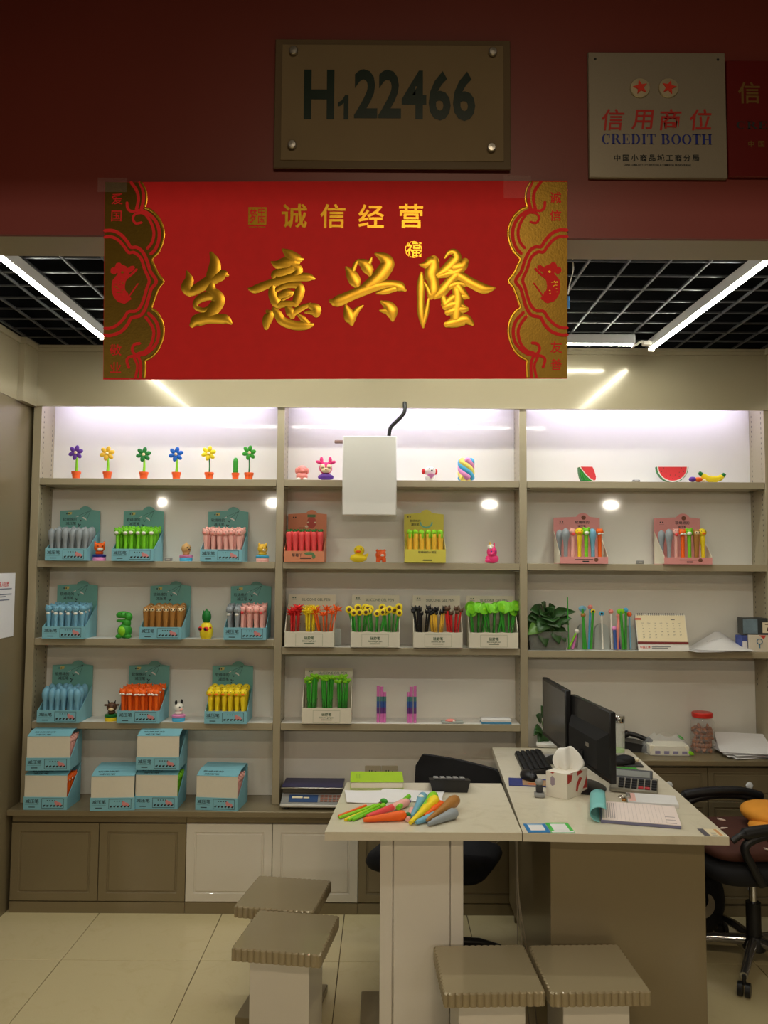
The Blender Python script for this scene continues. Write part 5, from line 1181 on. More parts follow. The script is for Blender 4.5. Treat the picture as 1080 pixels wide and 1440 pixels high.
tw = thing('marshmallow_twist', 'twisted pink, yellow and blue marshmallow stick toy', 'toy', (fx(655.5, 671), YFG, ROW1+0.0005))
for k, c in enumerate(('sky', 'pale', 'lilac', 'sky', 'pale', 'lilac')):
    pts = []; N = 22
    for i in range(N+1):
        z = 0.010+0.100*i/N; a = 2*PI*k/6 - 2*PI*0.62*i/N; pts.append((0.026*math.cos(a), 0.026*math.sin(a), z))
    MB().tube(pts, [0.008]+[0.0175]*(N-1)+[0.012], 10).build('strand', S[c], tw)
MB().lathe([(0.026, 0.001), (0.030, 0.010), (0.030, 0.104), (0.022, 0.113), (0.0, 0.114)], 16).build('core', S['pale'], tw)
figure('rubber_duck', 'yellow rubber duck on the second middle shelf', 'toy', (fx(504, 788), YFG, ROW2+0.0005), -0.15, [('body', 'yellow', [('e', (0, 0, 0.022), (0.044, 0.036, 0.023)), ('e', (0.004, -0.004, 0.060), (0.027, 0.025, 0.025)), ('c', (0.030, 0.018, 0.030), (0.046, 0.026, 0.044), 0.012, 0.003)]), ('beak', 'orange', [('e', (0.004, -0.030, 0.054), (0.014, 0.009, 0.006))]), ('eyes', 'black', [('s', (-0.009, -0.024, 0.067), 0.0035), ('s', (0.017, -0.024, 0.067), 0.0035)])])
figure('bear_figurine', 'small orange bear-like figurine standing right of the rubber duck', 'figurine', (fx(535.5, 788), YFG, ROW2+0.0005), 0.2, [('body', 'potor', [('e', (0, 0, 0.038), (0.027, 0.022, 0.028)), ('c', (-0.014, -0.006, 0.022), (-0.016, -0.006, 0.001), 0.011, 0.010), ('c', (0.014, -0.006, 0.022), (0.016, -0.006, 0.001), 0.011, 0.010), ('s', (-0.019, 0, 0.060), 0.007), ('s', (0.019, 0, 0.060), 0.007)]), ('muzzle', 'white', [('e', (0.004, -0.019, 0.036), (0.010, 0.006, 0.006))]), ('eyes', 'black', eyes(0.011, 0.0185, 0.048, 0.0024))])
figure('unicorn_figurine', 'pink unicorn figurine with a white mane and golden horn', 'figurine', (fx(690.5, 789), YFG, ROW2+0.0005), 0.35, [('body', 'magenta', [('e', (0.006, 0, 0.022), (0.036, 0.028, 0.023)), ('e', (0.002, -0.006, 0.056), (0.026, 0.024, 0.028)), ('e', (-0.008, -0.022, 0.046), (0.016, 0.012, 0.012)), ('c', (0.014, 0, 0.078), (0.020, 0, 0.104), 0.008, 0.002), ('e', (-0.026, -0.014, 0.012), (0.014, 0.012, 0.011))]), ('mane', 'white', [('e', (-0.006, -0.008, 0.084), (0.016, 0.014, 0.012)), ('e', (-0.012, -0.016, 0.076), (0.010, 0.010, 0.008))]), ('horn', 'gold', [('c', (-0.010, -0.010, 0.090), (-0.012, -0.012, 0.108), 0.007, 0.001)]), ('eyes', 'navy', eyes(0.012, 0.027, 0.058, 0.004))])
# watermelon wedge and slice, banana, gummy toys
def melon(name, label, px, w, h, th, rz, seeds):
    t = thing(name, label, 'toy', (fx(px, 677), YFG+0.01, ROW1+0.0005), rz)
    def half(r, hh, inset, y0, y1):
        P = [(-r, h), ]; n = 14
        P = [(r*math.cos(PI+PI*i/n), h+hh*math.sin(PI+PI*i/n)) for i in range(n+1)]
        return MB().prism(P, y0, y1)
    half(w/2, h, 0, -th/2, th/2).build('rind', S['dgreen'], t, smooth=40)
    half(w/2-0.003, h-0.003, 0, -th/2-0.0008, -th/2+0.002).build('white_rind', S['white'], t, smooth=40)
    half(w/2-0.009, h-0.009, 0, -th/2-0.0016, -th/2+0.002).build('flesh', S['cherry'], t, smooth=40)
    mb = MB()
    for i in range(seeds):
        a = PI+PI*(i+0.5)/seeds; rr = 0.55+0.2*(i % 2); mb.ell((w/2*rr*math.cos(a), -th/2-0.0016, h+h*rr*math.sin(a)), (0.0016, 0.0008, 0.0028), 6, 4)
    if seeds: mb.build('seeds', S['dbrown'], t)
    mb = MB()
    for i in range(5):
        a = PI+PI*(i+0.5)/5; mb.ell((w/2*math.cos(a)*0.98, 0.002, h+h*math.sin(a)*0.98), (0.004, th*0.45, 0.004), 6, 6)
    mb.build('rind_stripes', S['leaf'], t)
    return t
t = thing('watermelon_wedge', 'small watermelon wedge with green rind facing the lower left', 'toy', (fx(825.5, 677), YFG, ROW1+0.0005))
MB().prism([(-0.043, 0.074), (-0.042, 0.048), (-0.036, 0.020), (-0.026, 0.0), (0.030, 0.0), (0.010, 0.012), (-0.014, 0.036), (-0.032, 0.060)], -0.020, 0.020).build('rind', S['dgreen'], t, smooth=0)
MB().prism([(-0.043, 0.076), (-0.032, 0.060), (-0.014, 0.036), (0.010, 0.012), (0.030, 0.0), (0.042, 0.006), (0.043, 0.026), (0.034, 0.056), (0.024, 0.076)], -0.020, 0.020).build('white_rind', S['white'], t, smooth=0)
MB().prism([(-0.036, 0.0755), (-0.027, 0.061), (-0.009, 0.038), (0.013, 0.017), (0.031, 0.006), (0.0395, 0.010), (0.0405, 0.026), (0.032, 0.055), (0.023, 0.0755)], -0.0212, 0.0212).build('flesh', S['cherry'], t, smooth=0)
for a, b in (((-0.036, 0.056), (-0.026, 0.010)), ((-0.026, 0.044), (-0.010, 0.008)), ((-0.010, 0.024), (0.008, 0.004))):
    mb = MB(); mb.ribbon([a+(0.003,), ((a[0]+b[0])/2-0.002, (a[1]+b[1])/2, 0.006), b+(0.003,)], -0.0206, 0, 3, 1); mb.build('rind_stripe', S['leaf'], t, smooth=0)
melon('watermelon_slice', 'broad red watermelon slice toy with dark seeds', 946, 0.160, 0.080, 0.024, math.radians(-3), 11)
figure('banana_toy', 'yellow banana toy with green ends on the top right shelf', 'toy', (fx(1002, 678), YFG, ROW1+0.0005), 0.0, [('fruit', 'yellow', [('t', [(-0.058, 0, 0.044), (-0.030, 0, 0.024), (0.0, 0, 0.018), (0.032, 0, 0.022), (0.056, 0, 0.036)], [0.010]*2+[0.016]*4+[0.017]*5+[0.015]*4+[0.010]*2)]), ('tips', 'dgreen', [('c', (-0.054, 0, 0.041), (-0.068, 0, 0.052), 0.0115, 0.009), ('c', (0.052, 0, 0.033), (0.062, 0, 0.046), 0.0115, 0.009)])])
figure('eggplant_toy', 'purple and orange squishy vegetable toy lying left of the banana', 'toy', (fx(981, 678, 4.035), 4.035, ROW1+0.0005), 0.1, [('purple_end', 'purple', [('e', (-0.026, 0, 0.014), (0.020, 0.014, 0.0135))]), ('orange_end', 'orange', [('e', (0.004, -0.002, 0.013), (0.024, 0.012, 0.0125))]), ('cap', 'cream', [('e', (0.030, -0.004, 0.008), (0.014, 0.010, 0.0075))])])
# little metal clips lying on the shelves
for px, py, z, lab in ((894.5, 678, ROW1, 'tiny grey metal clip on the top right shelf'), (900, 791, ROW2, 'tiny grey metal clip between the two pink boxes'), (237, 788, ROW2, 'tiny grey metal clip right of the green frog box')):
    t = thing('metal_clip', lab, 'clip', (fx(px, py, 4.035), 4.035, z+0.0005))
    MB().rbox(-0.018, -0.010, 0.0, 0.018, 0.010, 0.018 if z == ROW2 else 0.010, 0.003).build('body', GREY, t); MB().rbox(-0.010, -0.0112, 0.004, 0.008, -0.0098, 0.012 if z == ROW2 else 0.008, 0.0004).build('slot', ALU, t)
# pen packs and flat packets on the lowest middle shelf
rb = {'pen_pink': (220, 120, 190), 'pen_teal': (80, 130, 130), 'pen_blue': (60, 90, 160), 'pen_purple': (110, 60, 130)}
for px, lab, fl in ((535.5, 'bundle of pink and blue galaxy pens left on the lowest middle shelf', 1), (579.5, 'bundle of pink and blue galaxy pens right on the lowest middle shelf', -1)):
    t = thing('pen_bundle', lab, 'pen bundle', (sx(px, 1016, 4.05), 4.05, ROW4+0.0005))
    for dx, h in ((-0.014*fl, 0.180), (0.004*fl, 0.176), (0.019*fl, 0.150)):
        p = None
        for a, b, m in ((0.0, 0.045, 'pen_pink'), (0.045, 0.075, 'pen_purple'), (0.075, 0.105, 'pen_blue'), (0.105, 0.128, 'pen_teal'), (0.128, 1.0, 'pen_pink')):
            b = min(1.0, b); zz1 = h if b == 1.0 else b
            o = MB().tube([(dx, 0, a+0.0002), (dx, 0, zz1)], 0.0078, 10).build('pen_barrel' if p is None else 'colour_section', M(m, rb[m], 0.3), t if p is None else p)
            p = p or o
t = thing('candy_packet', 'small clear packet with pinkish sweets lying on the shelf', 'packet', (sx(636, 1016, 4.055), 4.055, ROW4+0.0005))
MB().rbox(-0.055, -0.025, 0.0, 0.055, 0.025, 0.010, 0.004).build('wrapper', FROST, t); MB().ell((-0.010, -0.008, 0.012), (0.026, 0.016, 0.009)).build('sweet', S['coral'], t); MB().ell((0.006, -0.022, 0.011), (0.006, 0.005, 0.005)).build('knot', S['white'], t)
t = thing('blue_booklet', 'thin white and blue booklet lying at the right end of the shelf', 'booklet', (sx(697, 1016, 4.06), 4.06, ROW4+0.0005))
MB().rbox(-0.074, -0.035, 0.0, 0.074, 0.035, 0.008, 0.002).build('blue_cover', M('booklet_blue', (70, 140, 180), 0.5), t); MB().rbox(-0.073, -0.034, 0.0082, 0.073, 0.034, 0.024, 0.002).build('white_pages', PAPER, t)
t = thing('acrylic_tag_holder', 'small clear acrylic holder standing right of the spiky pens', 'holder', (sx(473, 905, 4.10), 4.10, ROW3M+0.0005))
MB().rbox(-0.024, -0.004, 0.0, 0.024, 0.004, 0.085, 0.001).build('panel', FROST, t); MB().rbox(-0.024, -0.020, 0.0, 0.024, -0.0045, 0.003, 0.001).build('foot', FROST, t)
# white electrical box with black cable
t = thing('electrical_box', 'white metal electrical box hung over the top middle shelf', 'electrical box', (sx(519, 670, 3.975), 3.975, ROW2))
a = at(482, 613, 3.96); b = at(557.5, 725, 3.96); cx = t.location.x
MB().rbox(a.x-cx, -0.015, b.z-ROW2, b.x-cx, 0.042, a.z-ROW2, 0.003).build('housing', WHITE, t); MB().rbox(a.x-cx+0.004, -0.018, b.z-ROW2+0.004, b.x-cx-0.004, -0.0152, a.z-ROW2-0.004, 0.001).build('cover', WHITE, t)
p = [at(547, 613, 3.99), at(549, 602, 3.99), at(556, 594, 3.99), at(565, 585, 3.99), at(569, 578, 3.99), at(569, 566, 4.005)]
tag(MB().tube(smooth([tuple(q) for q in p], 5), 0.010, 10).build('black_cable', BLACK), 'thick black cable curving into the top of the white electrical box', 'cable')
q = MB(); c = at(476, 621, 4.0); q.rbox(c.x-0.02, 4.0, c.z-0.008, c.x+0.03, 4.018, c.z+0.008, 0.003)
tag(q.build('cable_clip', M('clip_brown', (150, 120, 110), 0.4)), 'small brownish bracket at the left edge of the electrical box', 'bracket')
# ================================================================== RIGHT SHELF: plant, pens, calendar, papers, boxes
def leaf(mb, base_, tip, width, droop=0.0, fold=0.15):
    b = Vector(base_); t = Vector(tip); d = t-b; ln = d.length; d.normalize()
    side = d.cross(Vector((0.1, -0.75, 0.65)))
    if side.length < 0.05: side = Vector((1, 0, 0))
    side.normalize(); up = side.cross(d)
    vs = []; fs = []
    prof = [(0.0, 0.10), (0.12, 0.62), (0.30, 1.0), (0.52, 0.88), (0.76, 0.50), (1.0, 0.02)]
    for u, w in prof:
        c = b+d*ln*u-Vector((0, 0, droop*u*u))
        for s_ in (-1, 0, 1): vs.append(c+side*(s_*w*width/2)+up*(abs(s_)*fold*w*width/2))
    for i in range(len(prof)-1):
        for k in range(2): fs.append((i*3+k, i*3+k+1, (i+1)*3+k+1, (i+1)*3+k))
    mb.add(vs, fs); n = len(mb.f)
    return mb
LEAFM = M('pothos_leaf', (48, 84, 40), 0.32, 0, 0.35, 14, spec=0.5)
LEAFL = M('pothos_leaf_young', (96, 140, 62), 0.35, 0, 0.2, 14)
SOIL = M('potting_soil', (52, 40, 30), 0.9, 0, 0.4, 80)
def solid(o, th=0.0008):
    m = o.modifiers.new('thickness', 'SOLIDIFY'); m.thickness = th; return o
pl = thing('pothos_plant', 'dark green pothos in a clear planter beside the middle upright', 'plant', (sx(768, 914, 4.09), 4.09, ROW3R+0.0005))
mb = MB(); w = 0.100
def planter(mb, x, y, h, e):
    P = lambda k, i: [(-x*k+i, -y*k+i), (x*k-i, -y*k+i), (x*k-i, y*k-i), (-x*k+i, y*k-i)]
    rings = [(P(0.88, 0), 0.0), (P(1.0, 0), h), (P(1.0, e), h), (P(0.88, e), e)]
    vs = []; fs = []
    for r, z in rings: vs += [(p[0], p[1], z) for p in r]
    for l in range(3):
        for i in range(4): fs.append((l*4+i, l*4+(i+1) % 4, (l+1)*4+(i+1) % 4, (l+1)*4+i))
    fs.append((3, 2, 1, 0)); fs.append((12, 13, 14, 15)); mb.add(vs, fs); return mb
planter(MB(), 0.100, 0.062, 0.092, 0.003).build('clear_planter', M('grey_clear_plastic', (200, 204, 196), 0.12, 0, 0.05, 6, trans=0.75, ior=1.2), pl, smooth=0)
MB().rbox(-0.085, -0.05, 0.004, 0.085, 0.05, 0.070, 0.01).build('soil', SOIL, pl)
LV = [(-0.02,-0.03,0.13,-0.105,-0.075,0.085,0.062,1), (-0.03,0.0,0.16,-0.105,-0.03,0.155,0.060,0), (-0.02,0,0.19,-0.085,-0.03,0.205,0.060,0), (0.0,0,0.20,-0.03,-0.04,0.245,0.05,0), (0.01,0,0.18,-0.04,-0.06,0.185,0.075,0),
 (0.02,0,0.17,0.09,-0.04,0.190,0.055,0), (0.03,0,0.18,0.145,-0.035,0.198,0.050,0), (0.0,-0.03,0.15,-0.055,-0.085,0.100,0.065,0), (0.02,-0.03,0.15,0.055,-0.08,0.120,0.070,0), (0.01,-0.03,0.16,0.02,-0.09,0.150,0.080,0), (0.05,-0.02,0.16,0.105,-0.05,0.135,0.055,0),
 (0.06,-0.02,0.15,0.120,-0.045,0.165,0.050,0), (-0.04,0,0.15,-0.095,-0.03,0.110,0.055,0), (0.05,-0.02,0.12,0.085,-0.07,0.050,0.050,0), (0.03,-0.05,0.10,0.052,-0.075,0.040,0.045,0), (-0.03,-0.04,0.10,-0.015,-0.076,0.025,0.05,0), (-0.01,0.02,0.19,-0.06,0.0,0.225,0.05,0), (0.02,0.02,0.20,0.05,0.0,0.222,0.045,0)]
for q in range(16):
    aa = random.uniform(0, 2*PI); rr = random.uniform(0.03, 0.10); LV.append((0.4*rr*math.cos(aa), -0.01, 0.13+0.04*random.random(), rr*math.cos(aa)+0.01, -0.03-0.04*random.random(), 0.16+rr*0.65*math.sin(aa), 0.055, 0))
for i, (x0, y0, z0, x1, y1, z1, wd, young) in enumerate(LV):
    wd *= 1.25
    stm = MB(); stm.tube(smooth([(x0*0.5, y0*0.3, 0.07), (x0*0.8, y0*0.8, (0.07+z0)/2+0.02), (x0, y0, z0)], 4), 0.0018, 6)
    so = stm.build('vine_stem', LEAFL, pl)
    solid(leaf(MB(), (x0, y0, z0), (x1, y1, z1), wd, 0.008).build('leaf', LEAFL if young else LEAFM, so))
# second pothos behind the monitor on the high worktop
p2 = thing('small_pothos', 'small pothos peeping out left of the tall monitor', 'plant', (0.806, 4.06, ZHIGH+0.0005))
MB().lathe([(0.030, 0), (0.038, 0.09), (0.041, 0.09), (0.041, 0.10), (0.036, 0.10), (0.034, 0.09), (0.0, 0.088)], 18).build('pot', DGREY, p2)
for i, (x0, z0, x1, z1, wd) in enumerate(((-0.02, 0.16, -0.055, 0.20, 0.06), (-0.02, 0.12, -0.06, 0.125, 0.06), (-0.01, 0.11, -0.045, 0.065, 0.05), (-0.03, 0.13, -0.066, 0.098, 0.035), (0.0, 0.18, -0.03, 0.245, 0.06), (0.01, 0.16, 0.05, 0.20, 0.06), (0.0, 0.10, -0.025, 0.045, 0.05))):
    stm = MB(); stm.tube([(0, 0, 0.085), (x0*0.6, -0.02, (z0+0.08)/2), (x0, -0.03, z0)], 0.002, 6); so = stm.build('vine_stem', LEAFL, p2)
    solid(leaf(MB(), (x0, -0.03, z0), (x1, -0.062, z1), wd, 0.004).build('leaf', LEAFM, so))
# frosted pen holders with sample pens
for px, w_, h_, lab in ((817.5, 0.040, 0.125, 'narrow frosted pen sleeve right of the plant'), (846, 0.078, 0.130, 'broad arched frosted pen sleeve in the middle of the sample pens'), (886, 0.056, 0.120, 'frosted pen sleeve next to the desk calendar')):
    t = thing('frosted_sleeve', lab, 'pen sleeve', (sx(px, 916, 4.10), 4.10, ROW3R+0.0005))
    P = [(-w_/2, 0), (w_/2, 0), (w_/2*0.94, h_*0.55)]+[(w_/2*0.9*math.cos(a), h_*0.72+h_*0.28*math.sin(a)) for a in [PI*k/10 for k in range(11)]]+[(-w_/2*0.94, h_*0.55)]
    MB().prism(P, -0.012, 0.012).build('sleeve', FROST, t, smooth=40); MB().prism([(x*0.96, z*0.985+0.001) for x, z in P], -0.0125, -0.0121).build('front_seam', FROST, t, smooth=0)
def sample(name, label, px0, py0, px1, py1, m, top, r=0.0042, Y=4.06, group='sample pens on the right shelf'):
    a = at(px0, 916, Y); b = at(px1, py1, Y+0.01)
    t = thing(name, label, 'pen', (a.x, Y, ROW3R+0.0005), 0, group)
    d = b-Vector((a.x, Y, ROW3R))
    MB().tube([(0, 0, 0.0045), (d.x*0.5, d.y*0.5, d.z*0.5), tuple(d)], r, 8).build('barrel', m if not isinstance(m, str) else S[m], t)
    if top:
        k, c = top
        if k == 'ball': MB().ell(tuple(d), (0.013, 0.010, 0.012)).build('topper', S[c], t)
        if k == 'leaf': MB().ell(tuple(d), (0.020, 0.004, 0.015)).build('topper', S[c], t)
        if k == 'ring':
            MB().ell(tuple(d), (0.0125, 0.004, 0.0125)).build('topper', S[c], t); MB().ell((d.x, d.y-0.004, d.z), (0.006, 0.002, 0.006)).build('topper_centre', S['black'], t)
    return t
SP = [('tall thin green stem pen rising above the plant', 800, 840, 'leaf', None, 798, 0.002), ('lime pen leaning right of the plant with a white tip', 799, 888, 'lime', ('ball', 'white'), 811, 0.0035), ('pink and purple pen beside the leaning lime pen', 805, 0, M('pen_pink', rb['pen_pink'], 0.3), None, 810, 0.0045),
 ('green sample pen with a red-brown topper', 821, 865, 'leaf', ('ball', 'brown'), 820, 0.0042), ('green sample pen with a sunflower ring topper', 831, 860, 'leaf', ('ring', 'yellow'), 834, 0.0042), ('pale blue sample pen with a pink topper', 828, 854, 'sky', ('ball', 'coral'), 830, 0.0035),
 ('green pen with a grey-blue leaf topper', 824, 856, 'leaf', ('leaf', 'blue'), 819, 0.0042), ('slim white sample pen with a ring eye topper', 848, 863, 'white', ('ring', 'sky'), 846, 0.0025), ('white pen with a pink ball by the rainbow pen', 861, 860, 'white', ('ball', 'coral'), 859, 0.0035),
 ('blue and pink galaxy pen among the sample pens', 866, 0, M('pen_blue', rb['pen_blue'], 0.3), ('ball', 'lilac'), 864, 0.0055), ('salmon sample pen with a white tip', 868, 866, 'coral', ('ball', 'coral'), 870, 0.0050), ('purple sample pen low at the front', 871, 0, 'purple', None, 869, 0.0050),
 ('green pen with a broad lime leaf topper', 877, 860, 'leaf', ('leaf', 'lime'), 873, 0.0048), ('green pen with a turquoise topper by the calendar', 880, 858, 'leaf', ('ball', 'sky'), 880, 0.0042), ('slim pen with a coral topper leaning on the last sleeve', 887, 864, 'blue', ('ball', 'potor'), 885, 0.0030)]
for i, (lab, x0, y1, m, top, x1, r) in enumerate(SP):
    y1 = y1 or (893 if 'purple' in lab else 884)
    sample('sample_pen', lab, x0, 916, x1, y1 or 880, m, top, r*1.5, 4.045+0.012*(i % 3))
# desk calendar
cl = thing('desk_calendar', 'cream tent desk calendar with a dark red bar', 'calendar', (sx(931, 917, 4.055), 4.055, ROW3R+0.0005), math.radians(-2))
def tilt(mb, ang, y): mb.T = Matrix.Translation((0, y, 0)) @ Matrix.Rotation(-ang, 4, 'X'); return mb
AN = math.radians(18)
tilt(MB(), AN, -0.03).rbox(-0.125, -0.001, 0.0, 0.125, 0.001, 0.185, 0.0005).build('stand_front', M('calendar_card', (232, 228, 222), 0.6), cl)
mb = MB(); mb.T = Matrix.Translation((0, 0.09, 0)) @ Matrix.Rotation(AN*0.95, 4, 'X'); mb.rbox(-0.125, -0.001, 0.0, 0.125, 0.001, 0.184, 0.0005); mb.build('stand_back', M('calendar_card', (232, 228, 222), 0.6), cl)
tilt(MB(), AN, -0.0325).rbox(-0.122, -0.001, 0.046, 0.122, 0.001, 0.183, 0.0005).build('month_sheet', CREAM, cl)
tilt(MB(), AN, -0.034).rbox(-0.125, -0.001, 0.037, 0.125, 0.001, 0.048, 0.0005).build('red_bar', M('calendar_red', (120, 38, 38), 0.5), cl)
mb = tilt(MB(), AN, -0.0338); mb.box(-0.128, -0.0002, 0.158, -0.098, 0, 0.168); mb.build('red_tab', M('tab_red', (214, 104, 84), 0.6), cl, smooth=0)
mb = tilt(MB(), AN, -0.0338)
days = iter(range(1, 32))
for i, d_ in enumerate(('SUN', 'MON', 'TUE', 'WED', 'THU', 'FRI', 'SAT')): mb.text(d_, 0.0065, -0.092+0.0305*i, -0.0002, 0.142)
for r in range(5):
    for c in range(7):
        try: n = next(days)
        except StopIteration: break
        mb.text(str(n), 0.0095, -0.092+0.0305*c, -0.0002, 0.129-0.0150*r)
mb.box(0.05, -0.0002, 0.159, 0.07, 0, 0.163); mb.build('dates', M('date_grey', (110, 104, 92), 0.7), cl, smooth=0)
mb = tilt(MB(), AN, -0.0325); mb.text('中国工商', 0.013, -0.090, -0.0002, 0.020, bold=0.01); mb.build('red_imprint', M('imprint_red', (216, 70, 66), 0.6), cl, smooth=0)
mb = tilt(MB(), AN, -0.0325); mb.box(-0.058, -0.0004, 0.021, 0.035, -0.0001, 0.025); mb.box(-0.058, -0.0004, 0.013, 0.020, -0.0001, 0.017); mb.build('grey_imprint', GREY, cl, smooth=0)
mb = MB()
for i in range(22):
    x = -0.112+0.0107*i; mb.tube([(x, 0.026+0.005*math.cos(a), 0.177+0.007*math.sin(a)) for a in [2*PI*k/8 for k in range(9)]], 0.0008, 5, False)
mb.build('wire_binding', INK, cl)
# loose papers on the right shelf
pp = thing('loose_papers', 'loose grey-white papers curling over the right shelf edge', 'papers', (sx(1008, 916, 4.06), 4.06, ROW3R+0.001))
for k, (rz, dx, dz, cur) in enumerate(((0.08, 0.0, 0.002, 0.040), (-0.10, 0.02, 0.006, 0.085), (0.2, -0.03, 0.0, 0.012))):
    R = Matrix.Rotation(rz, 3, 'Z')
    mb = MB(); mb.sheet(lambda u, v: R @ Vector(((u-0.5)*0.27+dx, -0.085+v*0.185, 0.003+dz+cur*v*max(0, 1-abs(u-0.55)*2.0)+0.006*max(0, 0.15-u))), 10, 8, 0.0006); mb.build('sheet', PAPER, pp, smooth=60)
mb = MB(); R = Matrix.Rotation(-0.10, 3, 'Z')
for k in range(7):
    p = R @ Vector((0.02-0.06+0.012*k, 0.02+0.002*k, 0.003+0.006+0.055*0.45+0.003*k)); mb.box(p.x-0.004, p.y-0.0015, p.z+0.008, p.x+0.004, p.y+0.0015, p.z+0.0085)
mb.build('typed_lines', GREY, pp, smooth=0)
# small product boxes at the right
t = thing('dark_photo_box', 'dark picture-sided box lying on top of the cream box', 'box', (sx(1072, 895, 4.075), 4.075, ROW3R+0.0830), math.radians(-8))
MB().rbox(-0.105, -0.045, 0.0, 0.105, 0.045, 0.082, 0.001).build('carton', M('photo_dark', (44, 50, 52), 0.4, 0, 0.6, 25), t); MB().box(-0.104, -0.0458, 0.006, -0.035, -0.0452, 0.078).build('sky_picture', M('photo_sky', (110, 130, 142), 0.5, 0, 0.5, 30), t, smooth=0)
MB().box(-0.012, -0.0460, 0.010, 0.052, -0.0452, 0.062).build('bird_picture', M('photo_cream', (226, 214, 186), 0.5), t, smooth=0); mb = MB(); mb.ell((0.018, -0.0463, 0.030), (0.009, 0.0004, 0.014), 10, 6, Matrix.Rotation(0.5, 3, 'Y')); mb.box(0.0, -0.0464, 0.050, 0.036, -0.0461, 0.055); mb.build('bird_print', S['dbrown'], t)
t = thing('cream_box', 'cream carton with a blue magnifier print under the dark box', 'box', (sx(1072, 917, 4.08), 4.08, ROW3R+0.0005), math.radians(-4))
MB().rbox(-0.085, -0.055, 0.0, 0.105, 0.05, 0.082, 0.001).build('carton', M('cream_carton', (218, 208, 190), 0.55), t)
mb = MB(); mb.tube([(-0.033+0.013*math.cos(a), -0.0556, 0.050+0.013*math.sin(a)) for a in [2*PI*k/14 for k in range(15)]], 0.0022, 6, False); mb.tube([(-0.033, -0.0556, 0.037), (-0.033, -0.0556, 0.018)], 0.0026, 6); mb.build('magnifier_print', M('print_steelblue', (70, 120, 150), 0.5), t)
MB().add([(-0.036, -0.0556, 0.081), (0.0, -0.0556, 0.081), (-0.012, -0.0556, 0.062)], [(0, 2, 1)]).build('red_corner', M('print_red', (208, 70, 60), 0.5), t, smooth=0)
t = thing('blue_packet', 'small blue packet left of the cream carton', 'packet', (sx(1043, 917, 4.07), 4.07, ROW3R+0.0005), 0.1)
MB().rbox(-0.016, -0.03, 0.0, 0.016, 0.03, 0.078, 0.002).build('carton', M('packet_blue', (66, 80, 150), 0.5, 0, 0.4, 40), t); MB().rbox(-0.012, -0.0312, 0.012, 0.010, -0.0302, 0.05, 0.0004).build('label_patch', PAPER, t)

# ================================================================== ON THE HIGH WORKTOP
t = thing('desk_telephone', 'black desk telephone behind the desk corner', 'telephone', onz(902, 1058, ZHIGH+0.0005)+Vector((0, 0.05, 0)), math.radians(-12))
mb = MB(); mb.T = None; P = [(-0.075, 0.0), (0.075, 0.0), (0.075, 0.020), (0.0, 0.042), (-0.075, 0.052)]; mb.prism(P, -0.055, 0.075); mb.build('base', BLACK, t)
mb = MB(); mb.tube(smooth([(-0.075, -0.02, 0.074), (-0.045, -0.022, 0.084), (0.0, -0.025, 0.074), (0.035, -0.028, 0.060), (0.060, -0.030, 0.046)], 5), [0.018]*5+[0.012]*11+[0.018]*5, 12); mb.build('handset', BLACK, t)
mb = MB(); mb.tube([(0.055+0.010*math.cos(k*1.1), -0.062+0.012*math.sin(k*1.1)*0.4, 0.010+0.008*math.sin(k*1.1)+0.0005*k) for k in range(26)], 0.004, 6); mb.build('coiled_cord', BLACK, t)
t = thing('bagged_cartons', 'white cartons in a clear plastic bag beside the jar', 'packet', (sx(940, 1060, 4.06), 4.06, ZHIGH+0.0005), math.radians(-4))
MB().rbox(-0.105, -0.06, 0.001, 0.085, 0.06, 0.050, 0.004).build('cartons', M('white_carton', (230, 224, 204), 0.6), t)
mb = MB()
for k in range(4): mb.rbox(-0.080+0.043*k, -0.0612, 0.010, -0.055+0.043*k, -0.0602, 0.024, 0.0004)
mb.build('purple_print', M('print_violet', (88, 70, 140), 0.6), t)
mb = MB()
def bag(u, v):
    a = 2*PI*u; z = v; r = 1.0-0.55*v**2.2
    return Vector((-0.01+0.120*r*math.copysign(abs(math.cos(a))**0.6, math.cos(a))*(1+0.03*math.sin(9*a)), 0.072*r*math.copysign(abs(math.sin(a))**0.6, math.sin(a)), 0.0015+0.092*v+0.006*math.sin(5*a)*v))
mb.sheet(bag, 30, 8); mb.build('clear_bag', M('bag_film', (240, 242, 245), 0.10, 0, 0.02, 10, alpha=0.22, spec=0.6), t, smooth=80)
MB().ell((0.088, -0.055, 0.016), (0.022, 0.006, 0.010), 10, 6, Matrix.Rotation(0.4, 3, 'Y')).build('green_tag', S['lime'], t); MB().ell((0.060, 0.0, 0.078), (0.018, 0.004, 0.007), 10, 6, Matrix.Rotation(0.6, 3, 'Y')).build('green_seal', S['leaf'], t)
jr = thing('snack_jar', 'clear plastic jar of brown snacks with a red lid', 'jar', (sx(988.5, 1056, 4.10), 4.10, ZHIGH+0.0005))
prof = [(0.0, 0.0), (0.050, 0.0), (0.056, 0.006)]
for k in range(5): prof += [(0.0575, 0.012+0.022*k), (0.0575, 0.024+0.022*k), (0.0545, 0.028+0.022*k)]
prof += [(0.0575, 0.125), (0.056, 0.150), (0.048, 0.166), (0.044, 0.170), (0.044, 0.178)]
JARM = M('jar_plastic', (250, 246, 240), 0.05, 0, 0, trans=0.0, alpha=0.14, spec=0.8)
MB().lathe(prof, 28).build('jar_wall', JARM, jr)
lid = MB(); n = 40; lid.lathe([(0.0, 0.171), (0.046, 0.171), (0.050, 0.173), (0.051, 0.192), (0.047, 0.196), (0.0, 0.197)], 40); lid.build('lid', M('lid_red', (214, 50, 40), 0.35), jr)
SN = M('snack_brown', (140, 72, 18), 0.6, 0, 0.45, 90)
sm = None; cnt = 0
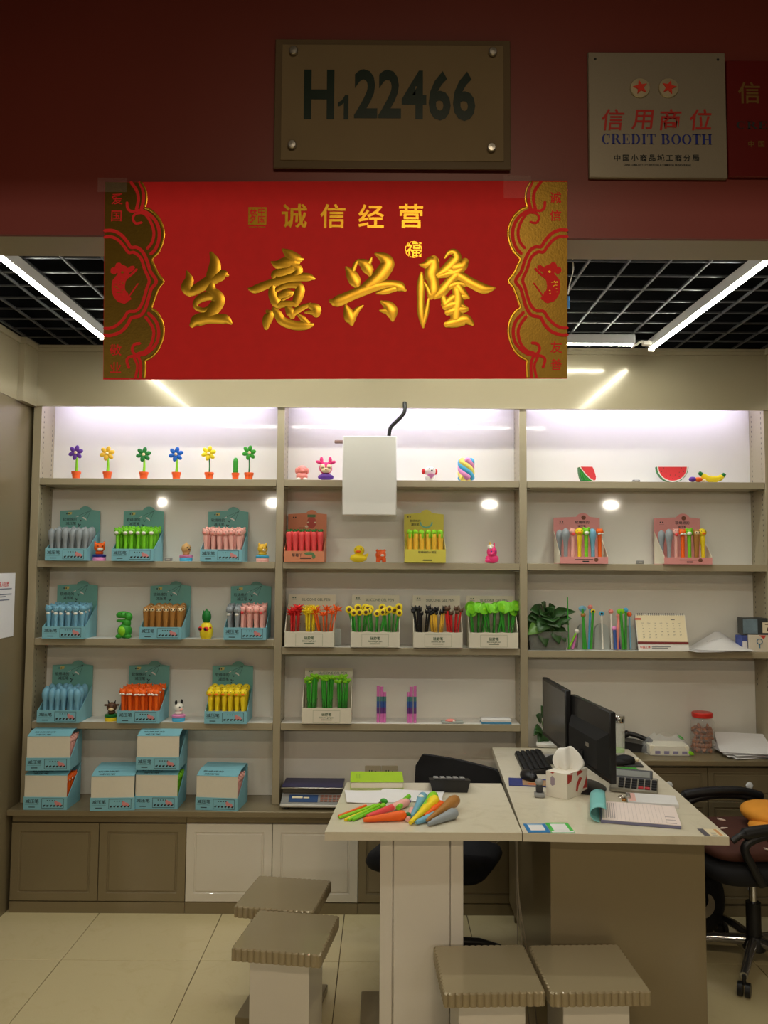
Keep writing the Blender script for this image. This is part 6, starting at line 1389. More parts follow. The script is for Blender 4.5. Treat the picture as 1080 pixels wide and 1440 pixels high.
for k in range(170):
    lay = k//28; a = random.uniform(0, 2*PI); r = 0.047*math.sqrt(random.uniform(0.15, 1)); z = 0.012+0.0195*lay+random.uniform(0, 0.006)
    if sm is None:
        sm = MB(); sm.ell((0, 0, 0), (0.0135, 0.0085, 0.0065), 8, 5); sm = sm.build('snack_piece', SN, jr); o = sm
    else: o = dup(sm, parent=jr)
    o.location = (r*math.cos(a), r*math.sin(a), z); o.rotation_euler = (random.random()*3, random.random()*3, random.random()*3)
ps = thing('paper_stack', 'untidy stack of white papers at the right end of the worktop', 'papers', (sx(1050, 1060, 4.05), 4.05, ZHIGH+0.0005))
for k in range(7):
    R = Matrix.Rotation(random.uniform(-0.25, 0.25), 3, 'Z'); z0 = 0.001+0.004*k; cu_ = 0.010+0.014*random.random() + (0.05 if k == 6 else 0)
    mb = MB(); dx = random.uniform(-0.012, 0.012)
    mb.sheet(lambda u, v: R @ Vector(((u-0.5)*0.25+dx, -0.10+v*0.185, z0+cu_*v*v+0.008*math.sin(3*u+k)*(1-v)*v)), 8, 6, 0.0006); mb.build('sheet', PAPER, ps, smooth=60)
# sockets on the wall panel behind the side table, electronic scale on the low worktop
for px, lab in ((524.5, 'beige wall socket plate, left of the pair behind the table'), (548, 'beige wall socket plate with a plug, right of the pair')):
    c = at(px, 1087, YB-0.004); t = thing('wall_socket', lab, 'socket', (c.x, YB-0.0005, c.z), 0, 'wall sockets')
    MB().rbox(-0.041, -0.010, -0.037, 0.041, 0.0, 0.037, 0.003).build('plate', M('socket_beige', (186, 176, 150), 0.4), t)
    mb = MB()
    for x, z in ((-0.018, 0.012), (-0.006, 0.012), (-0.018, -0.014), (-0.010, -0.018), (-0.026, -0.018), (0.014, 0.008), (0.010, -0.016), (0.022, -0.016)): mb.box(x-0.0025, -0.0106, z-0.004, x+0.0025, -0.0102, z+0.004)
    mb.build('slots', INK, t, smooth=0)
    if px > 530: MB().rbox(0.004, -0.030, -0.026, 0.026, -0.0104, -0.004, 0.004).build('plug', BLACK, t)
sc_ = thing('price_scale', 'white electronic price scale with a navy tray on the low worktop', 'scale', (sx(440, 1136, 4.03), 4.03, ZLOW+0.0005), math.radians(-1))
mb = MB(); mb.rbox(-0.150, -0.095, 0.012, 0.150, 0.10, 0.030, 0.006); mb.build('body', WHITE, sc_)
mb = MB(); P = [(-0.090, 0.030), (-0.03, 0.058), (-0.03, 0.030)]
vs = [(-0.146, -0.092, 0.029), (0.146, -0.092, 0.029), (0.146, -0.030, 0.062), (-0.146, -0.030, 0.062), (0.146, 0.095, 0.062), (-0.146, 0.095, 0.062), (-0.146, -0.092, 0.026), (0.146, -0.092, 0.026), (0.146, 0.095, 0.026), (-0.146, 0.095, 0.026)]
mb.add(vs, [(0, 1, 2, 3), (3, 2, 4, 5), (0, 6, 7, 1), (4, 8, 9, 5), (1, 7, 8, 4, 2), (0, 3, 5, 9, 6)]); up = mb.build('upper_housing', GREY, sc_, smooth=0)
sl = math.atan2(0.033, 0.062); mb = MB(); mb.T = Matrix.Translation((0, -0.061, 0.0462)) @ Matrix.Rotation(sl, 4, 'X'); mb.box(-0.110, -0.024, 0.0, 0.030, 0.024, 0.0012); mb.build('display', M('scale_blue', (58, 84, 130), 0.2), up, smooth=0)
mb = MB(); mb.T = Matrix.Translation((0, -0.061, 0.0472)) @ Matrix.Rotation(sl, 4, 'X')
for i in range(5):
    for j in range(3): mb.rbox(0.042+0.020*i, -0.022+0.016*j, 0.0, 0.057+0.020*i, -0.010+0.016*j, 0.002, 0.0008)
mb.build('keypad', M('key_rust', (150, 100, 84), 0.5), up)
mb = MB(); mb.T = Matrix.Translation((0, -0.061, 0.0476)) @ Matrix.Rotation(sl, 4, 'X'); mb.box(-0.095, 0.0, 0.0, -0.045, 0.012, 0.0004); mb.box(-0.04, 0.0, 0.0, -0.012, 0.008, 0.0004); mb.build('display_digits', CREAM, up, smooth=0)
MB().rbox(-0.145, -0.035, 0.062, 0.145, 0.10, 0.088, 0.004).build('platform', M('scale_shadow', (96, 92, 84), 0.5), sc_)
mb = MB(); mb.rbox(-0.150, -0.055, 0.089, 0.150, 0.115, 0.096, 0.002); tr_ = mb.build('tray_rim', ALU, sc_)
MB().rbox(-0.148, -0.051, 0.0962, 0.148, 0.113, 0.099, 0.001).build('tray', M('navy_tray', (36, 36, 84), 0.4), tr_)
for x in (-0.12, 0.12):
    for y in (-0.07, 0.07): MB().tube([(x, y, 0.0), (x, y, 0.0125)], 0.012, 10).build('foot', BLACK, sc_)

# ================================================================== ON THE SIDE TABLE
Z = ZDESK+0.0006
def frame(pts, z):
    P = [onz(x, y, z) for x, y in pts]      # front-left, front-right, back-right, back-left
    c = sum(P, Vector())/4; ux = ((P[1]-P[0])+(P[2]-P[3]))/2; uy = ((P[3]-P[0])+(P[2]-P[1]))/2
    return c, math.atan2(ux.y, ux.x), ux.length, uy.length
c, rz, w, d = frame([(492, 1112), (566, 1112), (566, 1100), (494, 1100)], ZDESK)
nb = thing('green_notebook', 'thick notebook with a lime green cover', 'notebook', (c.x, c.y+0.03, Z), rz)
MB().rbox(-w/2, -0.075, 0.003, w/2, 0.075, 0.027, 0.002).build('pages', OFFW, nb); MB().rbox(-w/2-0.002, -0.077, 0.0272, w/2+0.002, 0.077, 0.031, 0.001).build('cover', M('lime_cover', (166, 206, 36), 0.4), nb); MB().rbox(-w/2-0.002, -0.077, 0.0, w/2+0.002, 0.077, 0.0028, 0.001).build('back_cover', M('lime_cover', (166, 206, 36), 0.4), nb)
mb = MB()
for k in range(4): mb.box(-w/2+0.02+0.006*k, -0.03, 0.0311, -w/2+0.023+0.006*k, 0.03, 0.0313)
mb.build('cover_print', M('lime_print', (130, 170, 40), 0.5), nb, smooth=0)
wp = thing('white_sheets', 'two wavy white paper sheets lying under the pens', 'papers', (0.02, 3.13, Z))
for k, (rz, dx, dy, sw, sd) in enumerate(((0.10, -0.03, 0.0, 0.26, 0.16), (-0.16, 0.09, 0.02, 0.24, 0.15))):
    R = Matrix.Rotation(rz, 3, 'Z'); mb = MB()
    mb.sheet(lambda u, v: R @ Vector(((u-0.5)*sw+dx, (v-0.5)*sd+dy, 0.001+0.002*k+0.010*math.sin(PI*v)*abs(math.sin(2.6*u+0.4+k))+0.020*max(0, 0.25-u)*(1 if k == 0 else 0))), 14, 8, 0.0005); mb.build('sheet', PAPER, wp, smooth=60)
def lying(label, px0, py0, px1, py1, parts, z0=0.010, z1=0.013):
    """a pen lying on the table from its tip pixel to its head pixel; parts along local +X"""
    a = onz(px0, py0, ZDESK+z0); b = onz(px1, py1, ZDESK+z1); d_ = b-a
    t = thing('loose_pen', label, 'pen', a, 0, 'pens piled on the side table')
    t.rotation_euler = (0, -math.atan2(d_.z, math.hypot(d_.x, d_.y)), math.atan2(d_.y, d_.x)); L_ = d_.length
    for nm, m, fn in parts: fn(MB(), L_).build(nm, S[m], t, smooth=60)
    return t
def prof(ps): return lambda mb, L_: mb.tube([(L_*u, 0, 0) for u, r in ps], [r for u, r in ps], 14)
def blob(u, r, off=(0, 0, 0)): return lambda mb, L_: mb.ell((L_*u+off[0], off[1], off[2]), r, 12, 8)
CARROT = prof([(0, 0.007), (0.05, 0.008), (0.5, 0.013), (0.85, 0.018), (0.95, 0.016), (1.0, 0.008)])
STICK = prof([(0, 0.0045), (0.03, 0.0055), (0.97, 0.0055), (1.0, 0.004)])
lying('slim orange stick pen at the back left of the pile', 476, 1148, 515, 1133, [('barrel', 'orange', STICK)], 0.006, 0.010)
lying('leftmost slim lime stick pen of the pile', 477, 1150, 528, 1132, [('barrel', 'lime', STICK)], 0.006, 0.016)
lying('slim yellow stick pen between the lime ones', 485, 1153, 530, 1134, [('barrel', 'yellow', STICK)], 0.006, 0.010)
lying('lime stick pen with a dark seed tip', 490, 1153, 536, 1130, [('barrel', 'lime', STICK), ('seed_tip', 'dbrown', blob(0.97, (0.008, 0.007, 0.006), (0, 0, 0.002)))], 0.006, 0.022)
lying('slim green pen with two sprout leaves', 496, 1153, 540, 1133, [('barrel', 'green', STICK), ('leaf', 'leaf', blob(1.06, (0.010, 0.016, 0.010), (0, 0.008, 0.012))), ('leaf', 'lime', blob(0.92, (0.014, 0.010, 0.008), (0, -0.006, 0.006)))], 0.006, 0.014)
lying('rose pen with a pink pig head behind the carrot', 516, 1148, 572, 1128, [('barrel', 'rose', prof([(0, 0.006), (0.1, 0.008), (0.60, 0.012), (0.64, 0.010)])), ('head', 'pink', prof([(0.60, 0.010), (0.7, 0.013), (0.86, 0.016), (1.0, 0.014), (1.06, 0.006)])), ('nose', 'purple', blob(1.07, (0.005, 0.007, 0.006)))], 0.012, 0.018)
lying('orange carrot pen lying in front with a green tuft', 511, 1153, 571, 1146, [('barrel', 'orange', CARROT), ('green_tuft', 'dgreen', blob(1.05, (0.010, 0.010, 0.009)))], 0.010, 0.018)
lying('green pen half hidden behind the pig pen', 560, 1136, 575, 1120, [('barrel', 'green', prof([(0, 0.009), (0.5, 0.012), (1, 0.009)]))], 0.016, 0.016)
lying('pink pen tip poking out under the pile', 573, 1153, 579, 1139, [('barrel', 'pink', prof([(0, 0.007), (0.5, 0.009), (1, 0.011)]))], 0.009, 0.011)
lying('light blue pen with a white-muzzled seal head', 579, 1148, 595, 1120, [('barrel', 'blue', prof([(0, 0.006), (0.1, 0.008), (0.6, 0.012), (0.85, 0.018), (1.0, 0.017), (1.05, 0.008)])), ('muzzle', 'white', blob(0.80, (0.010, 0.011, 0.006), (0, 0, 0.014)))], 0.014, 0.024)
lying('green pen lying under the yellow duck pen', 590, 1142, 610, 1119, [('barrel', 'lime', prof([(0, 0.008), (0.6, 0.012), (0.9, 0.019), (1.02, 0.016), (1.1, 0.006)]))], 0.012, 0.030)
lying('yellow duck pen on top of the pile', 577, 1157, 613, 1124, [('barrel', 'yellow', prof([(0, 0.007), (0.12, 0.0085), (0.42, 0.012), (0.60, 0.017), (0.70, 0.012), (0.84, 0.021), (0.96, 0.020), (1.05, 0.008)]))], 0.010, 0.034)
lying('orange pen below the brown sloth pen', 597, 1148, 622, 1130, [('barrel', 'orange', prof([(0, 0.008), (0.5, 0.013), (0.9, 0.017), (1.02, 0.008)]))], 0.010, 0.020)
lying('blue pen low at the right of the duck pen', 585, 1157, 612, 1146, [('barrel', 'blue', prof([(0, 0.005), (0.08, 0.008), (0.6, 0.012), (1, 0.014)]))], 0.010, 0.014)
lying('brown sloth pen resting across the grey one', 600, 1154, 643, 1123, [('barrel', 'brown', prof([(0, 0.004), (0.08, 0.007), (0.5, 0.013), (0.85, 0.022), (0.95, 0.018), (1.02, 0.005)]))], 0.014, 0.034)
lying('grey seal pen at the right end of the pile', 602, 1159, 640, 1143, [('barrel', 'grey', prof([(0, 0.006), (0.03, 0.007), (0.16, 0.008), (0.18, 0.010), (0.6, 0.015), (0.92, 0.020), (1.02, 0.014)]))], 0.010, 0.020)
# calculator seen from behind on the side table
c, rz, w, d = frame([(627, 1121), (671, 1121), (676, 1107), (622, 1106)], ZDESK)
ca = thing('black_calculator', 'black desktop calculator seen from its tilted back edge', 'calculator', (0.265, 3.245, Z), math.radians(-2))
mb = MB(); mb.T = Matrix.Rotation(math.radians(-12), 4, 'X'); 
mb = MB(); vs = [(-0.068, -0.055, 0.0), (0.068, -0.055, 0.0), (0.080, -0.060, 0.048), (-0.080, -0.060, 0.048), (-0.074, 0.10, 0.0), (0.074, 0.10, 0.0), (0.080, 0.10, 0.016), (-0.080, 0.10, 0.016)]
mb.add(vs, [(0, 1, 2, 3), (3, 2, 6, 7), (5, 4, 7, 6), (4, 5, 1, 0), (1, 5, 6, 2), (4, 0, 3, 7)]); mb.build('body', BLACK, ca, smooth=0)
mb = MB(); mb.T = Matrix.Translation((0, -0.060, 0.048)) @ Matrix.Rotation(math.atan2(-0.032, 0.16), 4, 'X')
mb.rbox(-0.060, 0.006, -0.001, 0.060, 0.040, 0.005, 0.002); mb.build('display_hood', DGREY, ca)
mb = MB(); mb.T = Matrix.Translation((0, -0.060, 0.048)) @ Matrix.Rotation(math.atan2(-0.032, 0.16), 4, 'X')
for i in range(5):
    for j in range(4): mb.rbox(-0.062+0.026*i, 0.050+0.026*j, -0.001, -0.042+0.026*i, 0.068+0.026*j, 0.007, 0.002)
mb.build('keys', GREY, ca)

# ================================================================== ON THE RECEPTION DESK
def monitor(name, label, far, near, zb, zt, stand, logo, mirror):
    """panel between two floor points; +local x runs from far to near edge"""
    a = Vector((far[0], far[1], 0)); b = Vector((near[0], near[1], 0)); d_ = b-a; L_ = d_.length
    t = thing(name, label, 'monitor', (stand[0], stand[1], Z), math.atan2(d_.y, d_.x))
    inv = Matrix.Rotation(-math.atan2(d_.y, d_.x), 3, 'Z'); o = inv @ (a-Vector((stand[0], stand[1], 0)))
    z0, z1 = zb-Z, zt-Z
    MB().rbox(o.x, o.y-0.012, z0, o.x+L_, o.y+0.012, z1, 0.003).build('panel', BLACK, t)
    s = 1 if mirror else -1      # side the screen is on
    y = o.y+s*0.0122
    MB().box(o.x+0.012, min(y, y+s*0.0006), z0+0.018, o.x+L_-0.012, max(y, y+s*0.0006), z1-0.012).build('screen', M('screen_off', (70, 70, 72), 0.25, 0, 0.05, 3), t, smooth=0)
    yb = o.y-s*0.012; q = sorted((yb, yb-s*0.045))
    hs = MB(); cx = o.x+L_/2; h2 = (z1-z0)
    vs = []
    for yy, wx, za_, zb_ in ((yb, L_*0.48, z0+0.015, z0+h2*0.70), (yb-s*0.030, L_*0.36, z0+0.040, z0+h2*0.56)):
        vs += [(cx-wx, yy, za_), (cx+wx, yy, za_), (cx+wx, yy, zb_), (cx-wx, yy, zb_)]
    hs.add(vs, [(0, 1, 2, 3), (7, 6, 5, 4), (0, 4, 5, 1), (1, 5, 6, 2), (2, 6, 7, 3), (3, 7, 4, 0)]); h_ = hs.build('rear_housing', BLACKM, t, smooth=0)
    if logo:
        yl_ = yb-s*0.0308; MB().box(cx+0.04, min(yl_, yl_-s*0.0004), z0+h2*0.40, cx+0.075, max(yl_, yl_-s*0.0004), z0+h2*0.46).build('logo_badge', ALU, h_, smooth=0)
    nk = MB(); yn = yb-s*0.030; nk.tube(smooth([(cx, yn, z0+h2*0.30), (cx, yn-s*0.02, z0+0.01), (cx, yn-s*0.012, 0.010)], 5), 0.016, 10); nk.build('neck', BLACK, t)
    bs = MB(); bs.lathe([(0.0, 0.0), (0.115, 0.0), (0.118, 0.004), (0.105, 0.010), (0.03, 0.016), (0.0, 0.017)], 32, (cx, yn-s*0.005, 0), 1.0, 0.80); bs.build('foot', BLACK, t)
    return t
monitor('desk_monitor', 'black monitor at the back with its dim screen turned to the left', (0.776, 3.900), (0.795, 3.490), 0.858, 1.130, (0.83, 3.70), False, False)
monitor('desk_monitor', 'black monitor in front seen from its bulging back', (0.818, 3.500), (0.868, 3.075), 0.845, 1.112, (0.88, 3.28), True, True)
# keyboard, mouse, pad
c, rz, w, d = frame([(733, 1091), (778, 1086), (764, 1053), (722, 1060)], ZDESK+0.01)
kb = thing('keyboard', 'black keyboard on the desk left of the monitors', 'keyboard', (c.x, c.y, Z), math.radians(-93))
mb = MB(); vs = [(-0.175, -0.062, 0.0), (0.175, -0.062, 0.0), (0.175, 0.062, 0.0), (-0.175, 0.062, 0.0), (-0.172, -0.060, 0.012), (0.172, -0.060, 0.012), (0.172, 0.060, 0.026), (-0.172, 0.060, 0.026)]
mb.add(vs, [(3, 2, 1, 0), (4, 5, 6, 7), (0, 1, 5, 4), (1, 2, 6, 5), (2, 3, 7, 6), (3, 0, 4, 7)]); mb.build('case', BLACK, kb, smooth=0)
km = MB().rbox(-0.0078, -0.0078, 0, 0.0078, 0.0078, 0.006, 0.0022).build('key', BLACKM, kb); first = True
for r in range(5):
    for k in range(17):
        if r == 0 and 4 <= k <= 8 and k != 6: continue
        o = km if first else dup(km, parent=kb); first = False
        y = -0.048+0.0225*r; o.location = (-0.160+0.0200*k, y, 0.0125+(y+0.06)/0.12*0.014); o.scale = (5.6 if (r == 0 and k == 6) else 1.12, 1.2, 1)
c = onz(741, 1100, ZDESK)
mp_ = thing('mouse_pad', 'blue photo mouse pad partly covered by the mouse', 'mouse pad', (c.x+0.0, c.y-0.01, Z), math.radians(-8))
MB().rbox(-0.075, -0.058, 0.0, 0.085, 0.058, 0.003, 0.001).build('pad', M('pad_blue', (48, 56, 120), 0.6, 0, 0.3, 30), mp_); MB().box(-0.02, -0.05, 0.0031, 0.08, 0.035, 0.0034).build('photo_print', M('pad_photo', (172, 136, 100), 0.6, 0, 0.4, 60), mp_, smooth=0); MB().box(0.0, -0.04, 0.0035, 0.05, -0.015, 0.0037).build('photo_patch', M('pad_orange', (190, 100, 50), 0.6), mp_, smooth=0)
c = onz(744, 1096, ZDESK+0.004); ms = thing('mouse', 'black computer mouse on the blue pad', 'mouse', (c.x, c.y+0.01, Z+0.0040), math.radians(-75))
mb = MB(); mb.ell((0, 0, 0.010), (0.055, 0.031, 0.026), 20, 12); mb.v = [(x, y, max(z, 0.0)) for x, y, z in mb.v]; mb.build('shell', BLACK, ms, smooth=60); MB().tube([(0.030, -0.004, 0.030), (0.030, 0.004, 0.030)], 0.006, 10).build('wheel', DGREY, ms)
# stapler-like stamp
c = onz(760, 1122, ZDESK); t = thing('hand_stamp', 'small grey handled stamp standing before the tissue box', 'stamp', (c.x, c.y+0.02, Z), math.radians(-8))
MB().rbox(-0.019, -0.026, 0.0, 0.019, 0.022, 0.014, 0.003).build('base', GREY, t); MB().rbox(-0.013, -0.006, 0.0142, 0.013, 0.020, 0.040, 0.003).build('frame', DGREY, t); mb = MB(); mb.ell((0, 0.006, 0.052), (0.016, 0.018, 0.014)); mb.build('handle', GREY, t); MB().tube([(0, 0.006, 0.016), (0, 0.006, 0.046)], 0.006, 10).build('plunger', ALU, t)
# tissue box
fl_, fr_, br_ = onz(768, 1119, ZDESK), onz(797.5, 1125, ZDESK), onz(826, 1114, ZDESK)
P0, P1, P2 = fl_, fr_, br_; P3 = P0+P2-P1
tb_ = thing('tissue_box', 'white tissue box with red patches and a tissue pulled up', 'tissue box', ((P0+P2)/2).to_tuple()[:2]+(Z,))
cc = Vector(tb_.location); rel = lambda p, z=0: (p.x-cc.x, p.y-cc.y, z)
HT = 0.094; mb = MB(); mb.slab([rel(p)[:2] for p in (P0, P1, P2, P3)], 0.0, HT); mb.build('carton', M('tissue_white', (232, 226, 212), 0.5), tb_, smooth=0)
def on_side(pa, pb, quads, m, nm):
    d_ = (pb-pa); n_ = Vector((d_.y, -d_.x, 0)).normalized()*0.0008; mb = MB()
    for q in quads: mb.add([tuple(Vector(rel(pa+d_*u+n_, v*HT))) for u, v in q], [tuple(range(len(q)))])
    return mb.build(nm, m, tb_, smooth=0)
TR = M('tissue_red', (184, 62, 52), 0.5)
on_side(P1, P2, [[(0.02,0.98),(0.02,0.60),(0.20,0.66),(0.26,0.90)], [(0.48,0.98),(0.50,0.80),(0.78,0.90),(0.66,0.99)], [(0.42,0.22),(0.46,0.50),(0.60,0.74),(0.74,0.66),(0.56,0.40),(0.50,0.16)], [(0.76,0.22),(0.98,0.20),(0.98,0.76),(0.86,0.40)], [(0.12,0.99),(0.28,0.99),(0.24,0.92)]], TR, 'red_patches')
on_side(P0, P1, [[(0.14,0.99),(0.42,0.99),(0.32,0.93)]], TR, 'red_corner'); on_side(P0, P1, [[(0.22,0.50),(0.30,0.44),(0.42,0.50),(0.42,0.76),(0.30,0.84),(0.22,0.76)]], M('print_mauve', (160, 144, 158), 0.6), 'mauve_hexagon')
mb = MB()
def tissue(u, v):
    hw_ = 0.016+0.044*math.sin(PI*min(1.0, 0.12+0.66*v))**0.8; s_ = 2*u-1
    z = HT-0.004+0.072*v+0.016*math.sqrt(max(0, 1-s_*s_))*v
    return Vector((hw_*s_+0.014*v, 0.016*math.sin(11*u+1.5*v)*(1-0.3*v)-0.010*v+0.02*v*v, z-0.030*max(0, u-0.62)*v*2.4))
mb.sheet(tissue, 18, 12); solid(mb.build('tissue', M('tissue_paper', (240, 238, 232), 0.8, 0, 0.02, 20), tb_, smooth=80), 0.0008)
# glass tumbler
c = onz(868.5, 1061, ZDESK); gl = thing('glass_tumbler', 'tall clear glass tumbler with a steel lid behind the front monitor', 'bottle', (c.x, c.y, Z))
MB().lathe([(0.0, 0.0), (0.032, 0.0), (0.034, 0.004), (0.034, 0.150), (0.0315, 0.150), (0.0315, 0.012), (0.0, 0.012)], 28).build('glass_body', M('tumbler_glass', (246, 250, 248), 0.03, 0, 0, alpha=0.25, spec=0.9), gl); MB().lathe([(0.0, 0.1505), (0.035, 0.1505), (0.036, 0.154), (0.036, 0.178), (0.033, 0.182), (0.0, 0.183)], 28).build('steel_lid', CHROME, gl); MB().lathe([(0.0, 0.0125), (0.031, 0.0125), (0.031, 0.026), (0.0, 0.027)], 24).build('tea_leaves', S['lime'], gl)
# tissue pack, black pouch, crumpled bits by the right edge of the desk
c = onz(884, 1097, ZDESK); t = thing('tissue_pack', 'flat white tissue pack with a green edge behind the calculator', 'tissue pack', (c.x-0.02, c.y+0.04, Z), math.radians(-4))
mb = MB(); mb.rbox(-0.085, -0.045, 0.0, 0.075, 0.045, 0.030, 0.010); mb.build('wrapper', M('pack_white', (226, 222, 208), 0.45, 0, 0.04, 40, bump=0.4, bscale=60), t); MB().rbox(-0.083, 0.010, 0.0302, 0.073, 0.044, 0.0316, 0.0004).build('green_stripe', S['leaf'], t)
c = onz(874, 1080, ZDESK); t = thing('black_pouch', 'crumpled black pouch lying behind the tissue pack', 'pouch', (c.x, c.y+0.06, Z), math.radians(-6))
mb = MB(); mb.ell((0, 0, 0.018), (0.080, 0.050, 0.020), 18, 10); mb.ell((0.03, -0.01, 0.026), (0.045, 0.034, 0.020), 14, 8); mb.ell((-0.03, 0.02, 0.034), (0.040, 0.022, 0.014), 14, 8, Matrix.Rotation(0.2, 3, 'Y')); mb.v = [(x, y, max(0, z)) for x, y, z in mb.v]; mb.build('cloth', BLACKM, t, smooth=60); MB().rbox(0.02, -0.045, 0.001, 0.105, 0.02, 0.008, 0.002).build('flap', DGREY, t)
c = onz(893, 1078, ZDESK); t = thing('crumpled_tissue', 'small crumpled cream paper bits by the desk edge', 'paper scrap', (c.x, c.y+0.03, Z))
for k in range(5): MB().ell((random.uniform(-0.018, 0.018), random.uniform(-0.012, 0.012), 0.010+0.006*k*0.5), (0.010, 0.008, 0.008), 7, 5).build('scrap', CREAM, t, smooth=0)
# card box and router things behind the keyboard
c = onz(772, 1052, ZDESK); t = thing('wireless_router', 'small white router with an antenna behind the keyboard', 'router', (c.x, c.y+0.03, Z), math.radians(-10))
MB().rbox(-0.055, -0.035, 0.0, 0.045, 0.035, 0.022, 0.006).build('case', WHITE, t); MB().tube([(-0.040, 0.03, 0.020), (-0.020, 0.03, 0.085)], 0.0035, 8).build('antenna', WHITE, t)
c = onz(776, 1064, ZDESK); t = thing('paper_slip', 'pale grey paper slip left of the rear monitor foot', 'paper', (c.x, c.y, Z), math.radians(-20))
MB().rbox(-0.035, -0.035, 0.0, 0.035, 0.035, 0.003, 0.001).build('slip', M('slip_grey', (178, 176, 174), 0.6), t)
c = onz(774, 1070, ZDESK); t = thing('yellow_disc', 'tiny yellow sticker disc by the keyboard', 'sticker', (c.x, c.y-0.03, Z)); MB().lathe([(0.0, 0), (0.014, 0), (0.014, 0.004), (0.0, 0.005)], 18).build('disc', S['yellow'], t)
# silver calculator
c, rz, w, d = frame([(868, 1112), (905, 1120), (926, 1106), (880, 1097)], ZDESK+0.01)
sc2 = thing('silver_calculator', 'silver-grey desktop calculator with a tilted display', 'calculator', (c.x-0.005, c.y+0.01, Z+0.0115), math.radians(-20))
sc2.rotation_euler = (math.radians(11), 0, math.radians(-20)); sc2.scale = (1.05, 1.12, 1.0)
MB().rbox(-0.085, -0.055, 0.0, 0.085, 0.055, 0.018, 0.004).build('body', M('calc_silver', (150, 146, 134), 0.35, 0.2), sc2)
km = MB().rbox(-0.0095, -0.0075, 0, 0.0095, 0.0075, 0.006, 0.002)
k0 = km.build('key', BLACKM, sc2); k1 = MB().rbox(-0.0095, -0.0075, 0, 0.0095, 0.0075, 0.006, 0.002).build('red_key', M('key_red', (170, 40, 50), 0.4), sc2); u0 = u1 = True
for i in range(6):
    for j in range(4):
        red = (i, j) in ((3, 0), (4, 0))
        if red: o = k1 if u1 else dup(k1, parent=sc2); u1 = False
        else: o = k0 if u0 else dup(k0, parent=sc2); u0 = False
        o.location = (-0.045+0.0235*i, -0.040+0.0195*j, 0.0175)
mb = MB(); mb.T = Matrix.Translation((-0.055, 0.058, 0.018)) @ Matrix.Rotation(0.45, 4, 'X') ; mb.rbox(-0.035, -0.024, 0.0, 0.120, 0.024, 0.010, 0.003); mb.build('display_housing', DGREY, sc2)
mb = MB(); mb.T = Matrix.Translation((-0.055, 0.058, 0.018)) @ Matrix.Rotation(0.45, 4, 'X') ; mb.rbox(-0.025, -0.014, 0.0102, 0.110, 0.014, 0.0112, 0.0004); mb.build('display', M('lcd', (122, 124, 118), 0.2), sc2)
# order pad with curled cover, receipt pad with clip
c, rz, w, d = frame([(836, 1157), (951, 1165), (955, 1140), (852, 1131)], ZDESK)
op = thing('order_pad', 'lined order pad with its blue-green cover curled back', 'order pad', (c.x, c.y, Z), rz)
MB().rbox(-w/2, -d/2, 0.0, w/2, d/2, 0.010, 0.001).build('pad_block', M('pad_violet', (120, 120, 150), 0.6), op); MB().rbox(-w/2+0.004, -d/2+0.001, 0.0102, w/2+0.001, d/2-0.001, 0.0122, 0.0004).build('top_sheet', M('sheet_pinkish', (236, 220, 214), 0.6), op)
mb = MB()
for k in range(13): mb.box(-w/2+0.055+0.0135*k, -d/2+0.008, 0.01225, -w/2+0.0556+0.0135*k, d/2-0.008, 0.0124)
for k in range(5): mb.box(-w/2+0.018+0.007*k, -d/2+0.02+0.008*(k % 2), 0.01225, -w/2+0.021+0.007*k, d/2-0.02, 0.0124)
for k in range(3): mb.box(w/2-0.045, -d/2+0.012+0.036*k, 0.01225, w/2-0.012, -d/2+0.020+0.036*k, 0.0124)
mb.build('ruled_lines', M('rule_grey', (176, 160, 160), 0.6), op, smooth=0)
mb = MB(); th0 = -0.35
def curl(u, v):
    a = -PI/2 - u*PI*1.25; r = 0.026
    return Vector((-w/2-0.004+r*math.cos(a)*1.25, -d/2+v*d*1.02, 0.027+r*math.sin(a)))
mb.sheet(curl, 16, 4); solid(mb.build('curled_cover', M('cover_aqua', (126, 196, 196), 0.5), op, smooth=80), 0.0012)
c, rz, w, d = frame([(884, 1133), (956, 1139), (951, 1125), (882, 1121)], ZDESK)
rp_ = thing('receipt_pad', 'white receipt pad held by a bulldog clip behind the order pad', 'receipt pad', (c.x, c.y+0.01, Z), rz)
MB().rbox(-w/2, -d/2, 0.0, w/2, d/2, 0.014, 0.001).build('pad_block', PAPER, rp_); MB().box(-w/2+0.003, -d/2+0.004, 0.0141, -w/2+0.03, d/2-0.004, 0.0144).build('pink_margin', M('margin_pink', (232, 186, 176), 0.6), rp_, smooth=0)
mb = MB(); mb.T = Matrix.Translation((-w/2, 0, 0.007)); mb.rbox(-0.004, -0.024, -0.0068, 0.012, 0.024, 0.016, 0.002); ck = mb.build('bulldog_clip', ALU, rp_); mb = MB(); mb.tube([(-w/2-0.012+0.012*math.cos(a)-0.008, 0.016*math.sin(a), 0.012) for a in [2*PI*k/14 for k in range(15)]], 0.0018, 6, False); mb.build('clip_loop', CHROME, ck); MB().rbox(-w/2-0.020, -0.018, 0.0005, -w/2-0.0045, 0.010, 0.008, 0.002).build('brass_lever', M('brass', (170, 120, 60), 0.35, 0.6), ck)
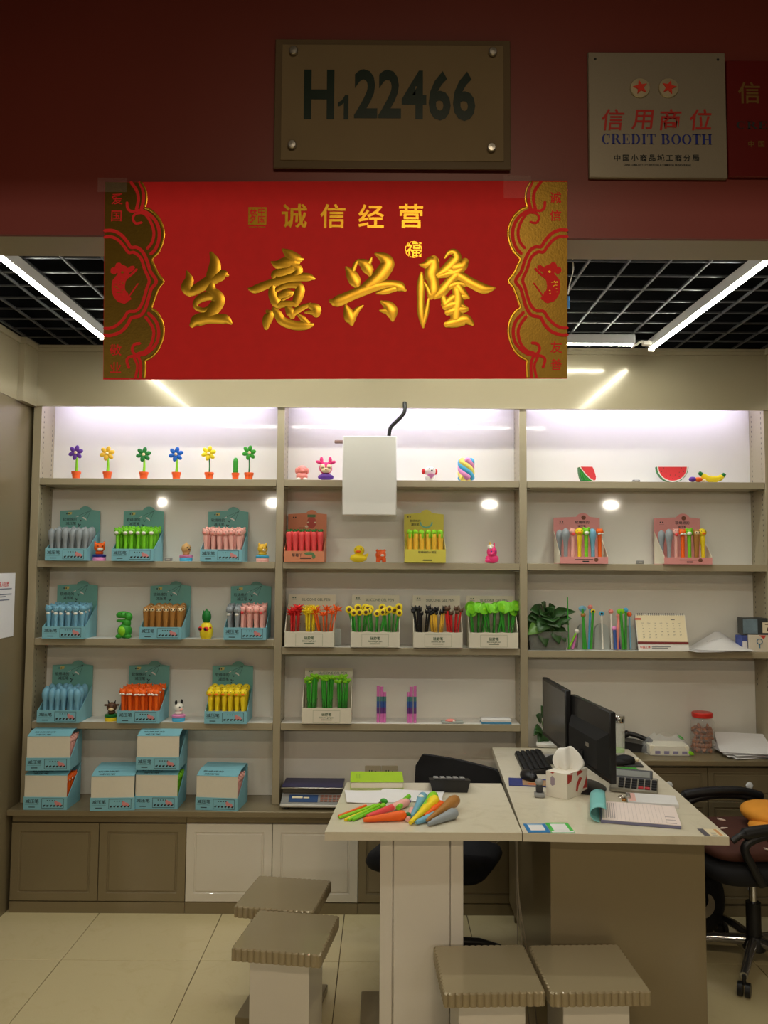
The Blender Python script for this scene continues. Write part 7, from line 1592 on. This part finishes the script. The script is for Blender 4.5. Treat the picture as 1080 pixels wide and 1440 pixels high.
# payment cards (printed squares left plain) and the sticker at the corner
for pts, lab, col, m_ in (([(741, 1171), (773, 1171), (768, 1159), (737, 1159)], 'blue payment card lying at the front edge of the desk', (36, 124, 190), 'card_blue'), ([(774, 1171.5), (807, 1171.5), (800, 1157.5), (768, 1157.5)], 'green payment card lying beside the blue one', (62, 190, 74), 'card_green')):
    c, rz, w, d = frame(pts, ZDESK); t = thing('payment_card', lab, 'card', (c.x, c.y, Z), rz)
    MB().rbox(-w/2, -d/2, 0.0, w/2, d/2, 0.0012, 0.0003).build('card', M(m_, col, 0.35), t); MB().box(-w/2+0.013, -d/2+0.018, 0.00125, w/2-0.013, d/2-0.014, 0.0014).build('white_field', PAPER, t, smooth=0)
    if 'green' in lab: MB().box(-w/2+0.002, -d/2+0.001, 0.00125, w/2-0.002, -d/2+0.014, 0.0014).build('white_foot', PAPER, t, smooth=0)
    else: MB().box(-w/2+0.012, d/2-0.011, 0.00125, w/2-0.012, d/2-0.006, 0.0014).build('caption', M('card_paleblue', (170, 206, 230), 0.5), t, smooth=0)
c, rz, w, d = frame([(991, 1175.5), (1019, 1176.5), (1010, 1166), (980, 1166)], ZDESK)
t = thing('corner_sticker', 'worn printed sticker at the right front corner of the desk', 'sticker', (c.x, c.y, Z), rz)
MB().rbox(-w/2, -d/2, 0.0, w/2, d/2, 0.0006, 0.0002).build('sticker', M('sticker_cream', (222, 208, 176), 0.6), t); MB().box(-w/2, -d/2, 0.00065, -w/2+0.020, d/2, 0.0008).build('dark_strip', M('sticker_slate', (84, 80, 88), 0.6), t, smooth=0)
mb = MB()
for k in range(3): mb.box(-w/2+0.028, -d/2+0.006+0.011*k, 0.00065, -w/2+0.044, -d/2+0.010+0.011*k, 0.0008)
mb.build('printed_lines', GREY, t, smooth=0); MB().box(w/2-0.016, -d/2+0.003, 0.00065, w/2-0.006, d/2-0.004, 0.0008).build('orange_strip', M('sticker_orange', (206, 150, 96), 0.6), t, smooth=0)
# odds and ends under the ceiling beside the banner
mb = MB(); mb.tube(smooth([tuple(at(805, 362, 2.9)), tuple(at(806, 380, 2.9)), tuple(at(801, 400, 2.9)), tuple(at(799, 414, 2.9))], 5), 0.0022, 6)
tag(mb.build('ceiling_wire', M('white_cable', (226, 220, 208), 0.5)), 'thin white wire hanging from the ceiling beside the banner', 'wire')
mb = MB(); p = at(799, 417, 2.9); mb.tube([tuple(p), tuple(p-Vector((0, 0, 0.045)))], 0.006, 8); tag(mb.build('wire_plug', M('plug_blue', (60, 120, 180), 0.4)), 'small blue plug on the hanging wire beside the banner', 'plug')
for o in list(PROTO.values()): drop(o)
